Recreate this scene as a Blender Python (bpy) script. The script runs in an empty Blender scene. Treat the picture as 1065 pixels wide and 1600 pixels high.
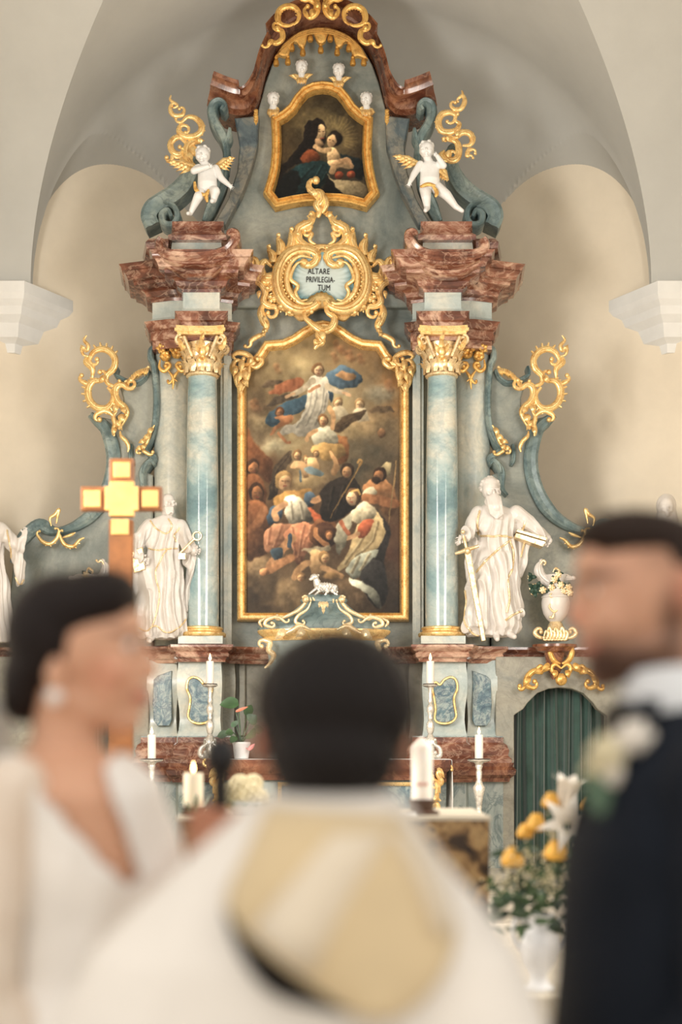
import bpy, bmesh, math, random
import numpy as np
from mathutils import Vector, Matrix

scene = bpy.context.scene
# ---------------------------------------------------------------- camera
FPX, CX, HY, CAMZ = 2222.2, 532.5, 1170.0, 1.43     # focal length in pixels, eye line, eye height
cam_data = bpy.data.cameras.new('camera')
cam_data.sensor_fit = 'VERTICAL'; cam_data.sensor_height = 36.0; cam_data.sensor_width = 24.0
cam_data.lens = 50.0
cam_data.shift_y = (HY - 800.0) / 1600.0
cam_data.clip_start = 0.05; cam_data.clip_end = 100
cam_data.dof.use_dof = True; cam_data.dof.focus_distance = 11.9; cam_data.dof.aperture_fstop = 1.35
cam = bpy.data.objects.new('camera', cam_data); scene.collection.objects.link(cam)
cam.location = (0, 0, CAMZ); cam.rotation_euler = (math.pi / 2, 0, 0)
scene.camera = cam
# ---------------------------------------------------------------- world, window light, exposure
world = bpy.data.worlds.new('nave_daylight'); scene.world = world; world.use_nodes = True
bg = world.node_tree.nodes['Background']; bg.inputs[0].default_value = (1.0, 0.95, 0.88, 1); bg.inputs[1].default_value = 1.0
def area_light(name, loc, target, sx, sy, watts, col):
    l = bpy.data.lights.new(name, 'AREA'); l.shape = 'RECTANGLE'; l.size = sx; l.size_y = sy
    l.energy = watts; l.color = col
    o = bpy.data.objects.new(name, l); scene.collection.objects.link(o); o.location = loc
    o.rotation_euler = (Vector(target) - Vector(loc)).to_track_quat('-Z', 'Z').to_euler()
    return o
# daylight through the two tall choir windows in the side walls, in front of the altar
area_light('choir_window_light_left', (-3.48, 6.2, 4.0), (0.4, 10.6, 3.2), 1.3, 4.0, 430, (1.0, 0.95, 0.87))
area_light('choir_window_light_right', (3.48, 6.2, 4.0), (-0.4, 10.6, 3.2), 1.3, 4.0, 265, (1.0, 0.95, 0.88))
scene.view_settings.view_transform = 'Standard'; scene.view_settings.look = 'None'
scene.view_settings.gamma = 1.0; scene.view_settings.use_curve_mapping = False
scene.view_settings.exposure = 0.36
scene.cycles.use_denoising = True
scene.cycles.max_bounces = 6

# ---------------------------------------------------------------- helpers
col = scene.collection
rng = random.Random(11)
TAU = 2 * math.pi
def P(px, py, Y): return Vector(((px - CX) / FPX * Y, Y, CAMZ + (HY - py) / FPX * Y))
def X_(px, Y): return (px - CX) / FPX * Y
def Z_(py, Y): return CAMZ + (HY - py) / FPX * Y
def s2l(c): 
    c = c / 255.0
    return c / 12.92 if c <= 0.04045 else ((c + 0.055) / 1.055) ** 2.4
def rgb(r, g, b): return (s2l(r), s2l(g), s2l(b), 1.0)
def crop(x0, y0, s): return lambda u, v: (x0 + u / s, y0 + v / s)

def tag(o, label=None, cat=None, group=None, kind=None):
    if label: o['label'] = label
    if cat: o['category'] = cat
    if group: o['group'] = group
    if kind: o['kind'] = kind
    return o
def thing(name, loc, label, cat, group=None):
    o = bpy.data.objects.new(name, None); col.objects.link(o); o.location = loc; o.empty_display_size = 0.1
    return tag(o, label, cat, group)
def world_loc(o):
    v = Vector((0, 0, 0))
    while o is not None:
        v = v + Vector(o.location); o = o.parent
    return v
def link_mesh(name, me, m, parent=None, origin=None):
    o = bpy.data.objects.new(name, me); col.objects.link(o)
    if isinstance(m, str): m = MAT[m]
    if not me.materials: me.materials.append(m)
    if parent is not None:
        o.parent = parent
        base = world_loc(parent)
        me.transform(Matrix.Translation(-base))
    else:
        if origin is None:
            n = len(me.vertices)
            co = np.empty(n * 3); me.vertices.foreach_get('co', co); co = co.reshape(-1, 3)
            origin = Vector(((co[:, 0].min() + co[:, 0].max()) / 2, (co[:, 1].min() + co[:, 1].max()) / 2, co[:, 2].min()))
        me.transform(Matrix.Translation(-Vector(origin))); o.location = origin
    return o
def copy_tree(o, parent=None):
    c = o.copy(); col.objects.link(c); c.parent = parent
    for ch in list(o.children): copy_tree(ch, c)
    return c

def catmull(pts, n=6, closed=False):
    pts = [Vector(p) for p in pts]
    out = []; N = len(pts)
    rngi = range(N if closed else N - 1)
    for i in rngi:
        p0 = pts[(i - 1) % N] if (closed or i > 0) else pts[0] * 2 - pts[1]
        p1 = pts[i]; p2 = pts[(i + 1) % N]
        p3 = pts[(i + 2) % N] if (closed or i + 2 < N) else pts[-1] * 2 - pts[-2]
        for k in range(n):
            t = k / n
            out.append(0.5 * ((2 * p1) + (p2 - p0) * t + (2 * p0 - 5 * p1 + 4 * p2 - p3) * t * t + (3 * p1 - p0 - 3 * p2 + p3) * t ** 3))
    if not closed: out.append(pts[-1])
    return out

class MB:
    """collects verts and faces for one mesh object"""
    def __init__(s): s.v = []; s.f = []
    def add(s, vs, fs):
        b = len(s.v); s.v += [tuple(v) for v in vs]; s.f += [tuple(i + b for i in f) for f in fs]
        return s
    def box(s, x0, x1, y0, y1, z0, z1):
        return s.add([(x0,y0,z0),(x1,y0,z0),(x1,y1,z0),(x0,y1,z0),(x0,y0,z1),(x1,y0,z1),(x1,y1,z1),(x0,y1,z1)],
                     [(0,3,2,1),(4,5,6,7),(0,1,5,4),(1,2,6,5),(2,3,7,6),(3,0,4,7)])
    def tube(s, pts, rad, seg=8, flat=1.0, up=Vector((0, 1, 0)), cap=True):
        """sweep an oval section along pts; rad is a number or a list; flat squashes along `up`"""
        pts = [Vector(p) for p in pts]; n = len(pts)
        rs = rad if isinstance(rad, (list, tuple)) else [rad] * n
        vs = []; fs = []
        for i in range(n):
            d = (pts[min(i + 1, n - 1)] - pts[max(i - 1, 0)])
            if d.length < 1e-9: d = Vector((0, 0, 1))
            d.normalize(); a = up - d * up.dot(d)
            if a.length < 1e-4: a = Vector((1, 0, 0)) - d * d.x
            if a.length < 1e-4: a = Vector((0, 0, 1)) - d * d.z
            a.normalize(); b = d.cross(a)
            for k in range(seg):
                t = TAU * k / seg
                vs.append(pts[i] + b * (math.cos(t) * rs[i]) + a * (math.sin(t) * rs[i] * flat))
        for i in range(n - 1):
            for k in range(seg):
                k2 = (k + 1) % seg
                fs.append((i * seg + k, i * seg + k2, (i + 1) * seg + k2, (i + 1) * seg + k))
        if cap:
            fs.append(tuple(range(seg))[::-1]); fs.append(tuple((n - 1) * seg + k for k in range(seg)))
        return s.add(vs, fs)
    def lathe(s, prof, c, seg=24, squash=1.0, a0=0.0, a1=TAU):
        c = Vector(c); n = len(prof); full = abs(a1 - a0 - TAU) < 1e-6
        m = seg if full else seg + 1
        vs = []; fs = []
        for r, z in prof:
            for k in range(m):
                t = a0 + (a1 - a0) * k / seg
                vs.append((c.x + r * math.cos(t), c.y + r * squash * math.sin(t), c.z + z))
        for i in range(n - 1):
            for k in range(seg):
                k2 = (k + 1) % m if full else k + 1
                fs.append((i * m + k, i * m + k2, (i + 1) * m + k2, (i + 1) * m + k))
        if full:
            fs.append(tuple(range(m))[::-1]); fs.append(tuple((n - 1) * m + k for k in range(m)))
        return s.add(vs, fs)
    def ell(s, c, r, rot=None, seg=10, rings=7):
        c = Vector(c); r = Vector((r, r, r)) if isinstance(r, (int, float)) else Vector(r)
        vs = []; fs = []
        for i in range(1, rings):
            a = math.pi * i / rings
            for k in range(seg):
                t = TAU * k / seg
                vs.append(Vector((r.x * math.sin(a) * math.cos(t), r.y * math.sin(a) * math.sin(t), r.z * math.cos(a))))
        vs.append(Vector((0, 0, r.z))); vs.append(Vector((0, 0, -r.z)))
        T = len(vs) - 2; B = T + 1
        for i in range(rings - 2):
            for k in range(seg):
                k2 = (k + 1) % seg
                fs.append((i * seg + k, (i + 1) * seg + k, (i + 1) * seg + k2, i * seg + k2))
        for k in range(seg):
            k2 = (k + 1) % seg
            fs.append((T, k, k2)); fs.append((B, (rings - 2) * seg + k2, (rings - 2) * seg + k))
        if rot is not None: vs = [rot @ v for v in vs]
        return s.add([c + v for v in vs], fs)
    def cone(s, p0, r0, p1, r1, seg=10):
        """tapered capsule"""
        p0, p1 = Vector(p0), Vector(p1); d = p1 - p0; L = max(d.length, 1e-6); d = d / L
        pts = []; rs = []
        for k in range(4):
            a = math.pi / 2 * k / 4
            pts.append(p0 - d * (r0 * math.cos(a))); rs.append(max(r0 * math.sin(a), r0 * 0.03))
        for t in (0.0, 0.33, 0.66, 1.0):
            pts.append(p0 + d * L * t); rs.append(r0 + (r1 - r0) * t)
        for k in range(3, -1, -1):
            a = math.pi / 2 * k / 4
            pts.append(p1 + d * (r1 * math.cos(a))); rs.append(max(r1 * math.sin(a), r1 * 0.03))
        up = Vector((0, 1, 0)) if abs(d.y) < 0.9 else Vector((1, 0, 0))
        return s.tube(pts, rs, seg, up=up)
    def plate(s, pts, Y0, Y1, bev=0.0):
        """polygon of (px,py) drawn at depth Y0, extruded back to Y1 (world units), with a small bevelled front edge"""
        front = [P(x, y, Y0) for x, y in pts]
        return s.plate3(front, Y1 - Y0, bev)
    def plate3(s, front, depth, bev=0.0):
        front = [Vector(p) for p in front]; n = len(front)
        area = sum(front[i].x * front[(i + 1) % n].z - front[(i + 1) % n].x * front[i].z for i in range(n))
        if area < 0: front = front[::-1]
        vs = []; fs = []
        if bev > 0:
            ins = []
            for i in range(n):
                a = front[i - 1]; b = front[i]; c = front[(i + 1) % n]
                d1 = (b - a); d2 = (c - b)
                if d1.length < 1e-7 or d2.length < 1e-7: ins.append(b); continue
                d1.normalize(); d2.normalize()
                n1 = Vector((-d1.z, 0, d1.x)); n2 = Vector((-d2.z, 0, d2.x)); m = n1 + n2
                m = m / max(m.length, 1e-6); k = 1.0 / max(0.5, m.dot(n1))
                ins.append(b + m * bev * k)
            vs = ins + [p + Vector((0, bev, 0)) for p in front] + [p + Vector((0, depth, 0)) for p in front]
            fs.append(tuple(range(n)))
            for l in (0, 1):
                for i in range(n):
                    j = (i + 1) % n
                    fs.append((l * n + i, (l + 1) * n + i, (l + 1) * n + j, l * n + j))
            fs.append(tuple(2 * n + i for i in range(n))[::-1])
        else:
            vs = front + [p + Vector((0, depth, 0)) for p in front]
            fs.append(tuple(range(n)))
            for i in range(n):
                j = (i + 1) % n
                fs.append((i, n + i, n + j, j))
            fs.append(tuple(n + i for i in range(n))[::-1])
        return s.add(vs, fs)
    def prism(s, plan, z0, z1):
        n = len(plan)
        area = sum(plan[i][0] * plan[(i + 1) % n][1] - plan[(i + 1) % n][0] * plan[i][1] for i in range(n))
        if area < 0: plan = plan[::-1]
        vs = [(x, y, z0) for x, y in plan] + [(x, y, z1) for x, y in plan]
        fs = [tuple(range(n))[::-1], tuple(range(n, 2 * n))]
        for i in range(n):
            j = (i + 1) % n; fs.append((i, j, n + j, n + i))
        return s.add(vs, fs)
    def molding(s, path, prof, closed=False):
        """plan path of (x,y) from left to right, profile of (out,z); out is towards the viewer"""
        n = len(path); m = len(prof); vs = []; fs = []
        pv = [Vector((p[0], p[1])) for p in path]
        for i in range(n):
            ds = []
            if i > 0 or closed: ds.append((pv[i] - pv[i - 1]).normalized())
            if i < n - 1 or closed: ds.append((pv[(i + 1) % n] - pv[i]).normalized())
            ns = [Vector((d.y, -d.x)) for d in ds]
            mm = ns[0] if len(ns) == 1 else (ns[0] + ns[1])
            mm = mm / max(mm.length, 1e-6); k = 1.0 / max(0.35, mm.dot(ns[0]))
            for o, z in prof:
                q = pv[i] + mm * (o * k); vs.append((q.x, q.y, z))
        for i in range(n if closed else n - 1):
            j = (i + 1) % n
            for a in range(m - 1):
                fs.append((i * m + a, j * m + a, j * m + a + 1, i * m + a + 1))
        if not closed:
            fs.append(tuple(range(m))); fs.append(tuple((n - 1) * m + a for a in range(m))[::-1])
        return s.add(vs, fs)
    def frame(s, pts, prof, closed=True, wid=None):
        """moulding around 3D outline pts lying in an XZ plane; prof of (out, fwd): out = away from centre (left normal), fwd = towards viewer"""
        pts = [Vector(p) for p in pts]; n = len(pts); m = len(prof); vs = []; fs = []
        for i in range(n):
            ds = []
            if i > 0 or closed: ds.append((pts[i] - pts[i - 1]).normalized())
            if i < n - 1 or closed: ds.append((pts[(i + 1) % n] - pts[i]).normalized())
            ns = [Vector((-d.z, 0, d.x)) for d in ds]
            mm = ns[0] if len(ns) == 1 else (ns[0] + ns[1])
            mm = mm / max(mm.length, 1e-6); k = 1.0 / max(0.4, mm.dot(ns[0]))
            for o, f in prof:
                w_ = wid[i] if wid else 1.0
                vs.append(pts[i] + mm * (o * k * w_) + Vector((0, -f, 0)))
        for i in range(n if closed else n - 1):
            j = (i + 1) % n
            for a in range(m - 1):
                fs.append((i * m + a, i * m + a + 1, j * m + a + 1, j * m + a))
        if not closed:
            fs.append(tuple(range(m))[::-1]); fs.append(tuple((n - 1) * m + a for a in range(m)))
        return s.add(vs, fs)
    def build(s, name, m, parent=None, smooth=None, origin=None):
        me = bpy.data.meshes.new(name); me.from_pydata(s.v, [], s.f); me.validate(); me.update()
        if smooth is not None:
            me.polygons.foreach_set('use_smooth', [True] * len(me.polygons))
            if smooth < 180: me.set_sharp_from_angle(angle=math.radians(smooth))
        return link_mesh(name, me, m, parent, origin)

# ---- gilded scroll work: curves traced in the plane of the altar, given thickness and relief
def scroll(mb, pts, w, Y, taper=(0.35, 0.35), flat=0.75, n=5, seg=8, bulge=1.0, curl=(0, 0)):
    """pts px coords; w half-width in px; curl: turns of a small volute at start / end (sign = side)"""
    q = [Vector((x, y)) for x, y in pts]
    c = catmull([Vector((p.x, p.y, 0)) for p in q], n)
    u = Y / FPX
    def volute(p, d, turns):
        out = []; sg = 1 if turns > 0 else -1; r0 = w * 1.6; nn = Vector((-d.y, d.x, 0)) * sg
        ctr = p + nn * r0
        a0 = math.atan2(p.y - ctr.y, p.x - ctr.x)
        for k in range(1, int(abs(turns) * 12) + 1):
            t = k / 12.0; r = r0 * (1 - 0.55 * t / abs(turns))
            a = a0 + sg * TAU * t
            out.append(Vector((ctr.x + r * math.cos(a), ctr.y + r * math.sin(a), 0)))
        return out
    pre = []; post = []
    if curl[0]: pre = volute(c[0], (c[0] - c[1]).normalized(), curl[0])[::-1]
    if curl[1]: post = volute(c[-1], (c[-1] - c[-2]).normalized(), curl[1])
    full = pre + c + post; N = len(full)
    rs = []
    for i in range(N):
        t = i / max(N - 1, 1)
        k = taper[0] + (1 - taper[0]) * min(1, t / 0.35) if t < 0.5 else taper[1] + (1 - taper[1]) * min(1, (1 - t) / 0.35)
        rs.append(w * u * k)
    pp = [P(p.x, p.y, Y) for p in full]
    mb.tube(pp, rs, seg, flat)
    if pre: mb.ell(pp[0], rs[len(pre)] * 1.15, seg=8, rings=5)
    if post: mb.ell(pp[-1], rs[-len(post) - 1] * 1.15, seg=8, rings=5)
    # raised spine on broad scrolls
    if w >= 4.5 and N > 6:
        sp = [p + Vector((0, -rs[i] * flat * 0.85, 0)) for i, p in enumerate(pp)]
        mb.tube(sp[2:-2], [r * 0.32 for r in rs[2:-2]], 6)
    return full
def teeth(mb, pts, Y, side, ln, w, step, n=6, skip=0):
    """row of small rocaille lobes along one side of a traced curve (px units)"""
    c = catmull([Vector((x, y, 0)) for x, y in pts], n); acc = 0; u = Y / FPX; cnt = 0
    for i in range(1, len(c) - 1):
        acc += (c[i] - c[i - 1]).length
        if acc >= step:
            acc = 0; cnt += 1
            if cnt <= skip: continue
            d = (c[i + 1] - c[i - 1]).normalized(); nn = Vector((-d.y, d.x, 0)) * side
            tip = c[i] + nn * ln + d * ln * 0.25
            a, b = P(c[i].x, c[i].y, Y), P(tip.x, tip.y, Y)
            mb.cone(a, w * u, b, w * u * 0.55, seg=6)
def leaf(mb, p0, p1, w, Y, lift=0.02, curlback=0.3, seg=5):
    """small pointed acanthus leaf from p0 to p1 (px), raised towards the viewer"""
    a, b = P(p0[0], p0[1], Y), P(p1[0], p1[1], Y); d = b - a; L = d.length
    if L < 1e-6: return
    d.normalize(); sd = Vector((d.z, 0, -d.x)); u = Y / FPX
    vs = []; fs = []
    for i in range(seg + 1):
        t = i / seg; wd = w * u * math.sin(math.pi * (0.12 + 0.88 * t) ** 0.8) * (1.0 if t < 0.99 else 0.1)
        c = a + d * L * t + Vector((0, -lift * math.sin(math.pi * t * 0.8), 0))
        vs += [c - sd * wd, c + Vector((0, -0.35 * wd - 0.004, 0)), c + sd * wd, c + Vector((0, 0.012, 0))]
    for i in range(seg):
        for k in range(4):
            k2 = (k + 1) % 4
            fs.append((i * 4 + k, i * 4 + k2, (i + 1) * 4 + k2, (i + 1) * 4 + k))
    fs.append((0, 1, 2, 3)); fs.append((seg * 4 + 3, seg * 4 + 2, seg * 4 + 1, seg * 4))
    mb.add(vs, fs)

# ---- figures: overlapping solids fused into one continuous skin
class Sculpt:
    """traced in pixel units at depth Y0: x,y as in the photograph, d = pixels behind (+) or before (-) the plane Y0"""
    def __init__(s, Y0): s.Y0 = Y0; s.u = Y0 / FPX; s.mb = MB()
    def pt(s, x, y, d=0): 
        p = P(x, y, s.Y0); return Vector((p.x, p.y + d * s.u, p.z))
    def e(s, x, y, d, rx, rd, ry, rot=0.0, tilt=0.0, yaw=0.0):
        m = Matrix.Rotation(yaw, 3, 'Z') @ Matrix.Rotation(rot, 3, 'Y') @ Matrix.Rotation(tilt, 3, 'X')
        s.mb.ell(s.pt(x, y, d), (rx * s.u, rd * s.u, ry * s.u), m, seg=20, rings=12); return s
    def c(s, a, ra, b, rb):
        s.mb.cone(s.pt(*a), ra * s.u, s.pt(*b), rb * s.u, seg=14); return s
    def chain(s, pts, rs):
        for i in range(len(pts) - 1): s.c(pts[i], rs[i], pts[i + 1], rs[i + 1])
        return s
    def loft(s, rings, seg=28):
        """rings of (x,y,d,rx,rd)"""
        vs = []; fs = []
        for x, y, d, rx, rd in rings:
            for k in range(seg):
                t = TAU * k / seg
                vs.append(s.pt(x + rx * math.cos(t), y, d + rd * math.sin(t)))
        n = len(rings)
        for i in range(n - 1):
            for k in range(seg):
                k2 = (k + 1) % seg
                fs.append((i * seg + k, (i + 1) * seg + k, (i + 1) * seg + k2, i * seg + k2))
        fs.append(tuple(range(seg))); fs.append(tuple((n - 1) * seg + k for k in range(seg))[::-1])
        s.mb.add(vs, fs); return s
    def mesh(s, name, voxel_px=1.2, smooth=6, disp=None):
        me = bpy.data.meshes.new(name); me.from_pydata(s.mb.v, [], s.mb.f); me.validate()
        bm = bmesh.new(); bm.from_mesh(me); bmesh.ops.recalc_face_normals(bm, faces=bm.faces); bm.to_mesh(me); bm.free()
        o = bpy.data.objects.new(name, me); col.objects.link(o)
        r = o.modifiers.new('r', 'REMESH'); r.mode = 'VOXEL'; r.voxel_size = voxel_px * s.u; r.use_smooth_shade = True
        if smooth:
            q = o.modifiers.new('s', 'SMOOTH'); q.factor = 0.5; q.iterations = smooth
        dg = bpy.context.evaluated_depsgraph_get()
        m2 = bpy.data.meshes.new_from_object(o.evaluated_get(dg)); m2.name = name
        bpy.data.objects.remove(o); bpy.data.meshes.remove(me)
        if disp is not None:
            n = len(m2.vertices); co = np.empty(n * 3); no = np.empty(n * 3)
            m2.vertices.foreach_get('co', co); m2.vertices.foreach_get('normal', no)
            co = co.reshape(-1, 3); no = no.reshape(-1, 3)
            px = co[:, 0] / s.Y0 * FPX + CX; py = HY - (co[:, 2] - CAMZ) / s.Y0 * FPX; pd = (co[:, 1] - s.Y0) / s.u
            amt = disp(px, py, pd, no) * s.u
            co = co + no * amt[:, None]
            m2.vertices.foreach_set('co', co.ravel()); m2.update()
        m2.polygons.foreach_set('use_smooth', [True] * len(m2.polygons))
        return m2
    def build(s, name, m, parent=None, **kw):
        return link_mesh(name, s.mesh(name, **kw), m, parent)
# ---------------------------------------------------------------- materials
MAT = {}
def new_mat(name):
    m = bpy.data.materials.new(name); m.use_nodes = True; MAT[name] = m
    nt = m.node_tree; b = nt.nodes['Principled BSDF']
    return m, nt, b
def N(nt, t, **kw):
    n = nt.nodes.new(t)
    for k, v in kw.items():
        if hasattr(n, k): setattr(n, k, v)
    return n
def ramp(nt, stops, interp='LINEAR'):
    r = nt.nodes.new('ShaderNodeValToRGB'); e = r.color_ramp; e.interpolation = interp
    while len(e.elements) < len(stops): e.elements.new(0.5)
    for i, (p, c) in enumerate(stops): e.elements[i].position = p; e.elements[i].color = c
    return r
def tex_noise(nt, scale, detail=6, rough=0.6, dist=0.0, vec=None):
    n = nt.nodes.new('ShaderNodeTexNoise'); n.inputs['Scale'].default_value = scale; n.inputs['Detail'].default_value = detail
    n.inputs['Roughness'].default_value = rough; n.inputs['Distortion'].default_value = dist
    if vec is not None: nt.links.new(vec, n.inputs['Vector'])
    return n
def geo_pos(nt, sc=(1, 1, 1)):
    g = nt.nodes.new('ShaderNodeTexCoord'); mp = nt.nodes.new('ShaderNodeMapping'); mp.inputs['Scale'].default_value = sc
    nt.links.new(g.outputs['Object'], mp.inputs['Vector']); return mp.outputs['Vector']
def bump(nt, b, height, strength=0.3, dist=0.01):
    n = nt.nodes.new('ShaderNodeBump'); n.inputs['Strength'].default_value = strength; n.inputs['Distance'].default_value = dist
    nt.links.new(height, n.inputs['Height']); nt.links.new(n.outputs['Normal'], b.inputs['Normal'])
def mix(nt, fac, a, b, mode='MIX'):
    n = nt.nodes.new('ShaderNodeMix'); n.data_type = 'RGBA'; n.blend_type = mode
    if isinstance(fac, (int, float)): n.inputs[0].default_value = fac
    else: nt.links.new(fac, n.inputs[0])
    for i, v in ((6, a), (7, b)):
        if isinstance(v, tuple): n.inputs[i].default_value = v
        else: nt.links.new(v, n.inputs[i])
    return n.outputs[2]
def plain(name, c, rough=0.5, metal=0.0, var=0.06, nscale=8.0, bmp=0.0, bscale=60.0, spec=0.5, sheen=0.0):
    m, nt, b = new_mat(name); v = geo_pos(nt)
    n = tex_noise(nt, nscale, 5, 0.6, vec=v)
    lo = tuple(x * (1 - var * 2.2) for x in c[:3]) + (1,); hi = tuple(min(1, x * (1 + var * 1.5)) for x in c[:3]) + (1,)
    r = ramp(nt, [(0.3, lo), (0.7, hi)]); nt.links.new(n.outputs['Fac'], r.inputs['Fac'])
    nt.links.new(r.outputs['Color'], b.inputs['Base Color'])
    b.inputs['Roughness'].default_value = rough; b.inputs['Metallic'].default_value = metal
    b.inputs['Specular IOR Level'].default_value = spec
    if sheen: b.inputs['Sheen Weight'].default_value = sheen
    if bmp:
        n2 = tex_noise(nt, bscale, 4, 0.6, vec=v); bump(nt, b, n2.outputs['Fac'], bmp, 0.005)
    return m
def marble(name, stops, scale=1.6, rough=0.28, dist=1.2, vein=None, vein_amt=0.35, sc=(1, 1, 1), fine=None, coat=0.0):
    m, nt, b = new_mat(name); v = geo_pos(nt, sc)
    n = tex_noise(nt, scale, 8, 0.62, dist, v); r = ramp(nt, stops); nt.links.new(n.outputs['Fac'], r.inputs['Fac'])
    c = r.outputs['Color']
    if vein is not None:
        n2 = tex_noise(nt, scale * 2.2, 7, 0.6, 0.9, v)
        mth = N(nt, 'ShaderNodeMath', operation='SUBTRACT'); nt.links.new(n2.outputs['Fac'], mth.inputs[0]); mth.inputs[1].default_value = 0.5
        ab = N(nt, 'ShaderNodeMath', operation='ABSOLUTE'); nt.links.new(mth.outputs[0], ab.inputs[0])
        rr = ramp(nt, [(0.0, (vein_amt,) * 3 + (1,)), (0.045, (0, 0, 0, 1))]); nt.links.new(ab.outputs[0], rr.inputs['Fac'])
        c = mix(nt, rr.outputs['Color'], c, vein)
    n3 = tex_noise(nt, 26, 5, 0.7, 0.5, v)
    rr2 = ramp(nt, [(0.3, (0.80, 0.80, 0.80, 1)), (0.7, (1.12, 1.12, 1.12, 1))]); nt.links.new(n3.outputs['Fac'], rr2.inputs['Fac'])
    c = mix(nt, 0.55, c, rr2.outputs['Color'], 'MULTIPLY')
    nt.links.new(c, b.inputs['Base Color']); b.inputs['Roughness'].default_value = rough
    if coat: b.inputs['Coat Weight'].default_value = coat; b.inputs['Coat Roughness'].default_value = 0.12
    return m
# altar marbling
marble('marble_blue', [(0.30, rgb(96, 128, 136)), (0.42, rgb(136, 164, 168)), (0.50, rgb(172, 188, 186)), (0.58, rgb(214, 210, 194)), (0.72, rgb(140, 168, 172))],
       0.85, 0.16, 0.5, rgb(90, 115, 124), 0.25, (1, 1, 1.4), coat=0.7)
marble('marble_pale', [(0.30, rgb(136, 156, 160)), (0.45, rgb(182, 192, 188)), (0.56, rgb(216, 213, 198)), (0.72, rgb(164, 180, 180))],
       1.0, 0.25, 0.6, rgb(120, 138, 140), 0.2, coat=0.3)
marble('marble_grey', [(0.28, rgb(92, 102, 100)), (0.45, rgb(132, 138, 131)), (0.58, rgb(164, 164, 152)), (0.72, rgb(112, 122, 118))],
       1.1, 0.5, 0.9, rgb(82, 94, 98), 0.16)
marble('marble_smoke', [(0.28, rgb(50, 66, 78)), (0.45, rgb(92, 104, 108)), (0.58, rgb(140, 136, 124)), (0.72, rgb(66, 84, 94))],
       2.0, 0.45, 1.4, rgb(45, 58, 68), 0.5)
marble('marble_teal', [(0.30, rgb(78, 100, 104)), (0.48, rgb(120, 138, 138)), (0.62, rgb(158, 170, 164)), (0.75, rgb(94, 114, 116))],
       2.2, 0.4, 1.2, rgb(48, 70, 80), 0.4)
marble('marble_inlay', [(0.30, rgb(56, 82, 96)), (0.45, rgb(98, 124, 132)), (0.55, rgb(158, 170, 166)), (0.66, rgb(80, 106, 118)), (0.78, rgb(130, 146, 148))],
       4.5, 0.3, 2.4, rgb(38, 66, 92), 0.6)
marble('marble_red', [(0.30, rgb(66, 34, 24)), (0.44, rgb(104, 60, 45)), (0.53, rgb(138, 88, 68)), (0.61, rgb(204, 168, 144)), (0.70, rgb(100, 56, 42))],
       2.6, 0.22, 1.0, rgb(214, 180, 156), 0.35, (1, 1, 1.6), coat=0.5)
marble('marble_red_dark', [(0.28, rgb(56, 26, 18)), (0.46, rgb(98, 54, 38)), (0.58, rgb(142, 92, 66)), (0.72, rgb(80, 42, 30))],
       3.0, 0.25, 1.4, rgb(176, 130, 100), 0.4, coat=0.4)
marble('stone_beige', [(0.28, rgb(126, 122, 108)), (0.5, rgb(160, 156, 142)), (0.7, rgb(140, 142, 134))], 2.2, 0.5, 1.2, rgb(110, 108, 98), 0.3)
marble('marble_base', [(0.30, rgb(96, 112, 112)), (0.5, rgb(158, 168, 164)), (0.7, rgb(190, 194, 186))], 2.6, 0.35, 2.0, rgb(70, 96, 100), 0.6, (1, 1, 0.6))
# gilding, silver, paint
def gilding(name, base, dark, rough=0.26):
    m, nt, b = new_mat(name); v = geo_pos(nt)
    n = tex_noise(nt, 22, 6, 0.65, 0.3, v)
    r = ramp(nt, [(0.30, dark), (0.52, base), (0.8, tuple(min(1, x * 1.12) for x in base[:3]) + (1,))]); nt.links.new(n.outputs['Fac'], r.inputs['Fac'])
    nt.links.new(r.outputs['Color'], b.inputs['Base Color'])
    b.inputs['Metallic'].default_value = 0.62
    rr = ramp(nt, [(0.3, (rough + 0.22,) * 3 + (1,)), (0.7, (rough - 0.05,) * 3 + (1,))]); nt.links.new(n.outputs['Fac'], rr.inputs['Fac'])
    nt.links.new(rr.outputs['Color'], b.inputs['Roughness'])
    n2 = tex_noise(nt, 55, 4, 0.6, 0, v); bump(nt, b, n2.outputs['Fac'], 0.35, 0.006)
    return m
gilding('gold', rgb(248, 214, 150), rgb(202, 150, 82))
gilding('gold_deep', rgb(238, 194, 116), rgb(176, 122, 58), 0.3)
gilding('gold_pale', rgb(244, 222, 180), rgb(206, 166, 112), 0.24)
gilding('gold_matt', rgb(205, 156, 78), rgb(160, 112, 50), 0.42)
gilding('silver', rgb(226, 222, 214), rgb(150, 146, 140), 0.2)
plain('white_statue', rgb(216, 210, 204), 0.32, var=0.03, nscale=14)
plain('white_bisque', rgb(230, 229, 227), 0.38, var=0.03, nscale=14)
# room
plain('plaster_beige', rgb(234, 222, 202), 0.9, var=0.035, nscale=1.4, bmp=0.12, bscale=40, spec=0.15)
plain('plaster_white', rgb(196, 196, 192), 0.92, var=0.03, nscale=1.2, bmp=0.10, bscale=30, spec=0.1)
plain('impost_white', rgb(236, 236, 234), 0.8, var=0.03, nscale=3, spec=0.2)
marble('floor_stone', [(0.3, rgb(168, 158, 144)), (0.55, rgb(206, 198, 184)), (0.75, rgb(186, 176, 162))], 2.0, 0.4)
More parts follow.
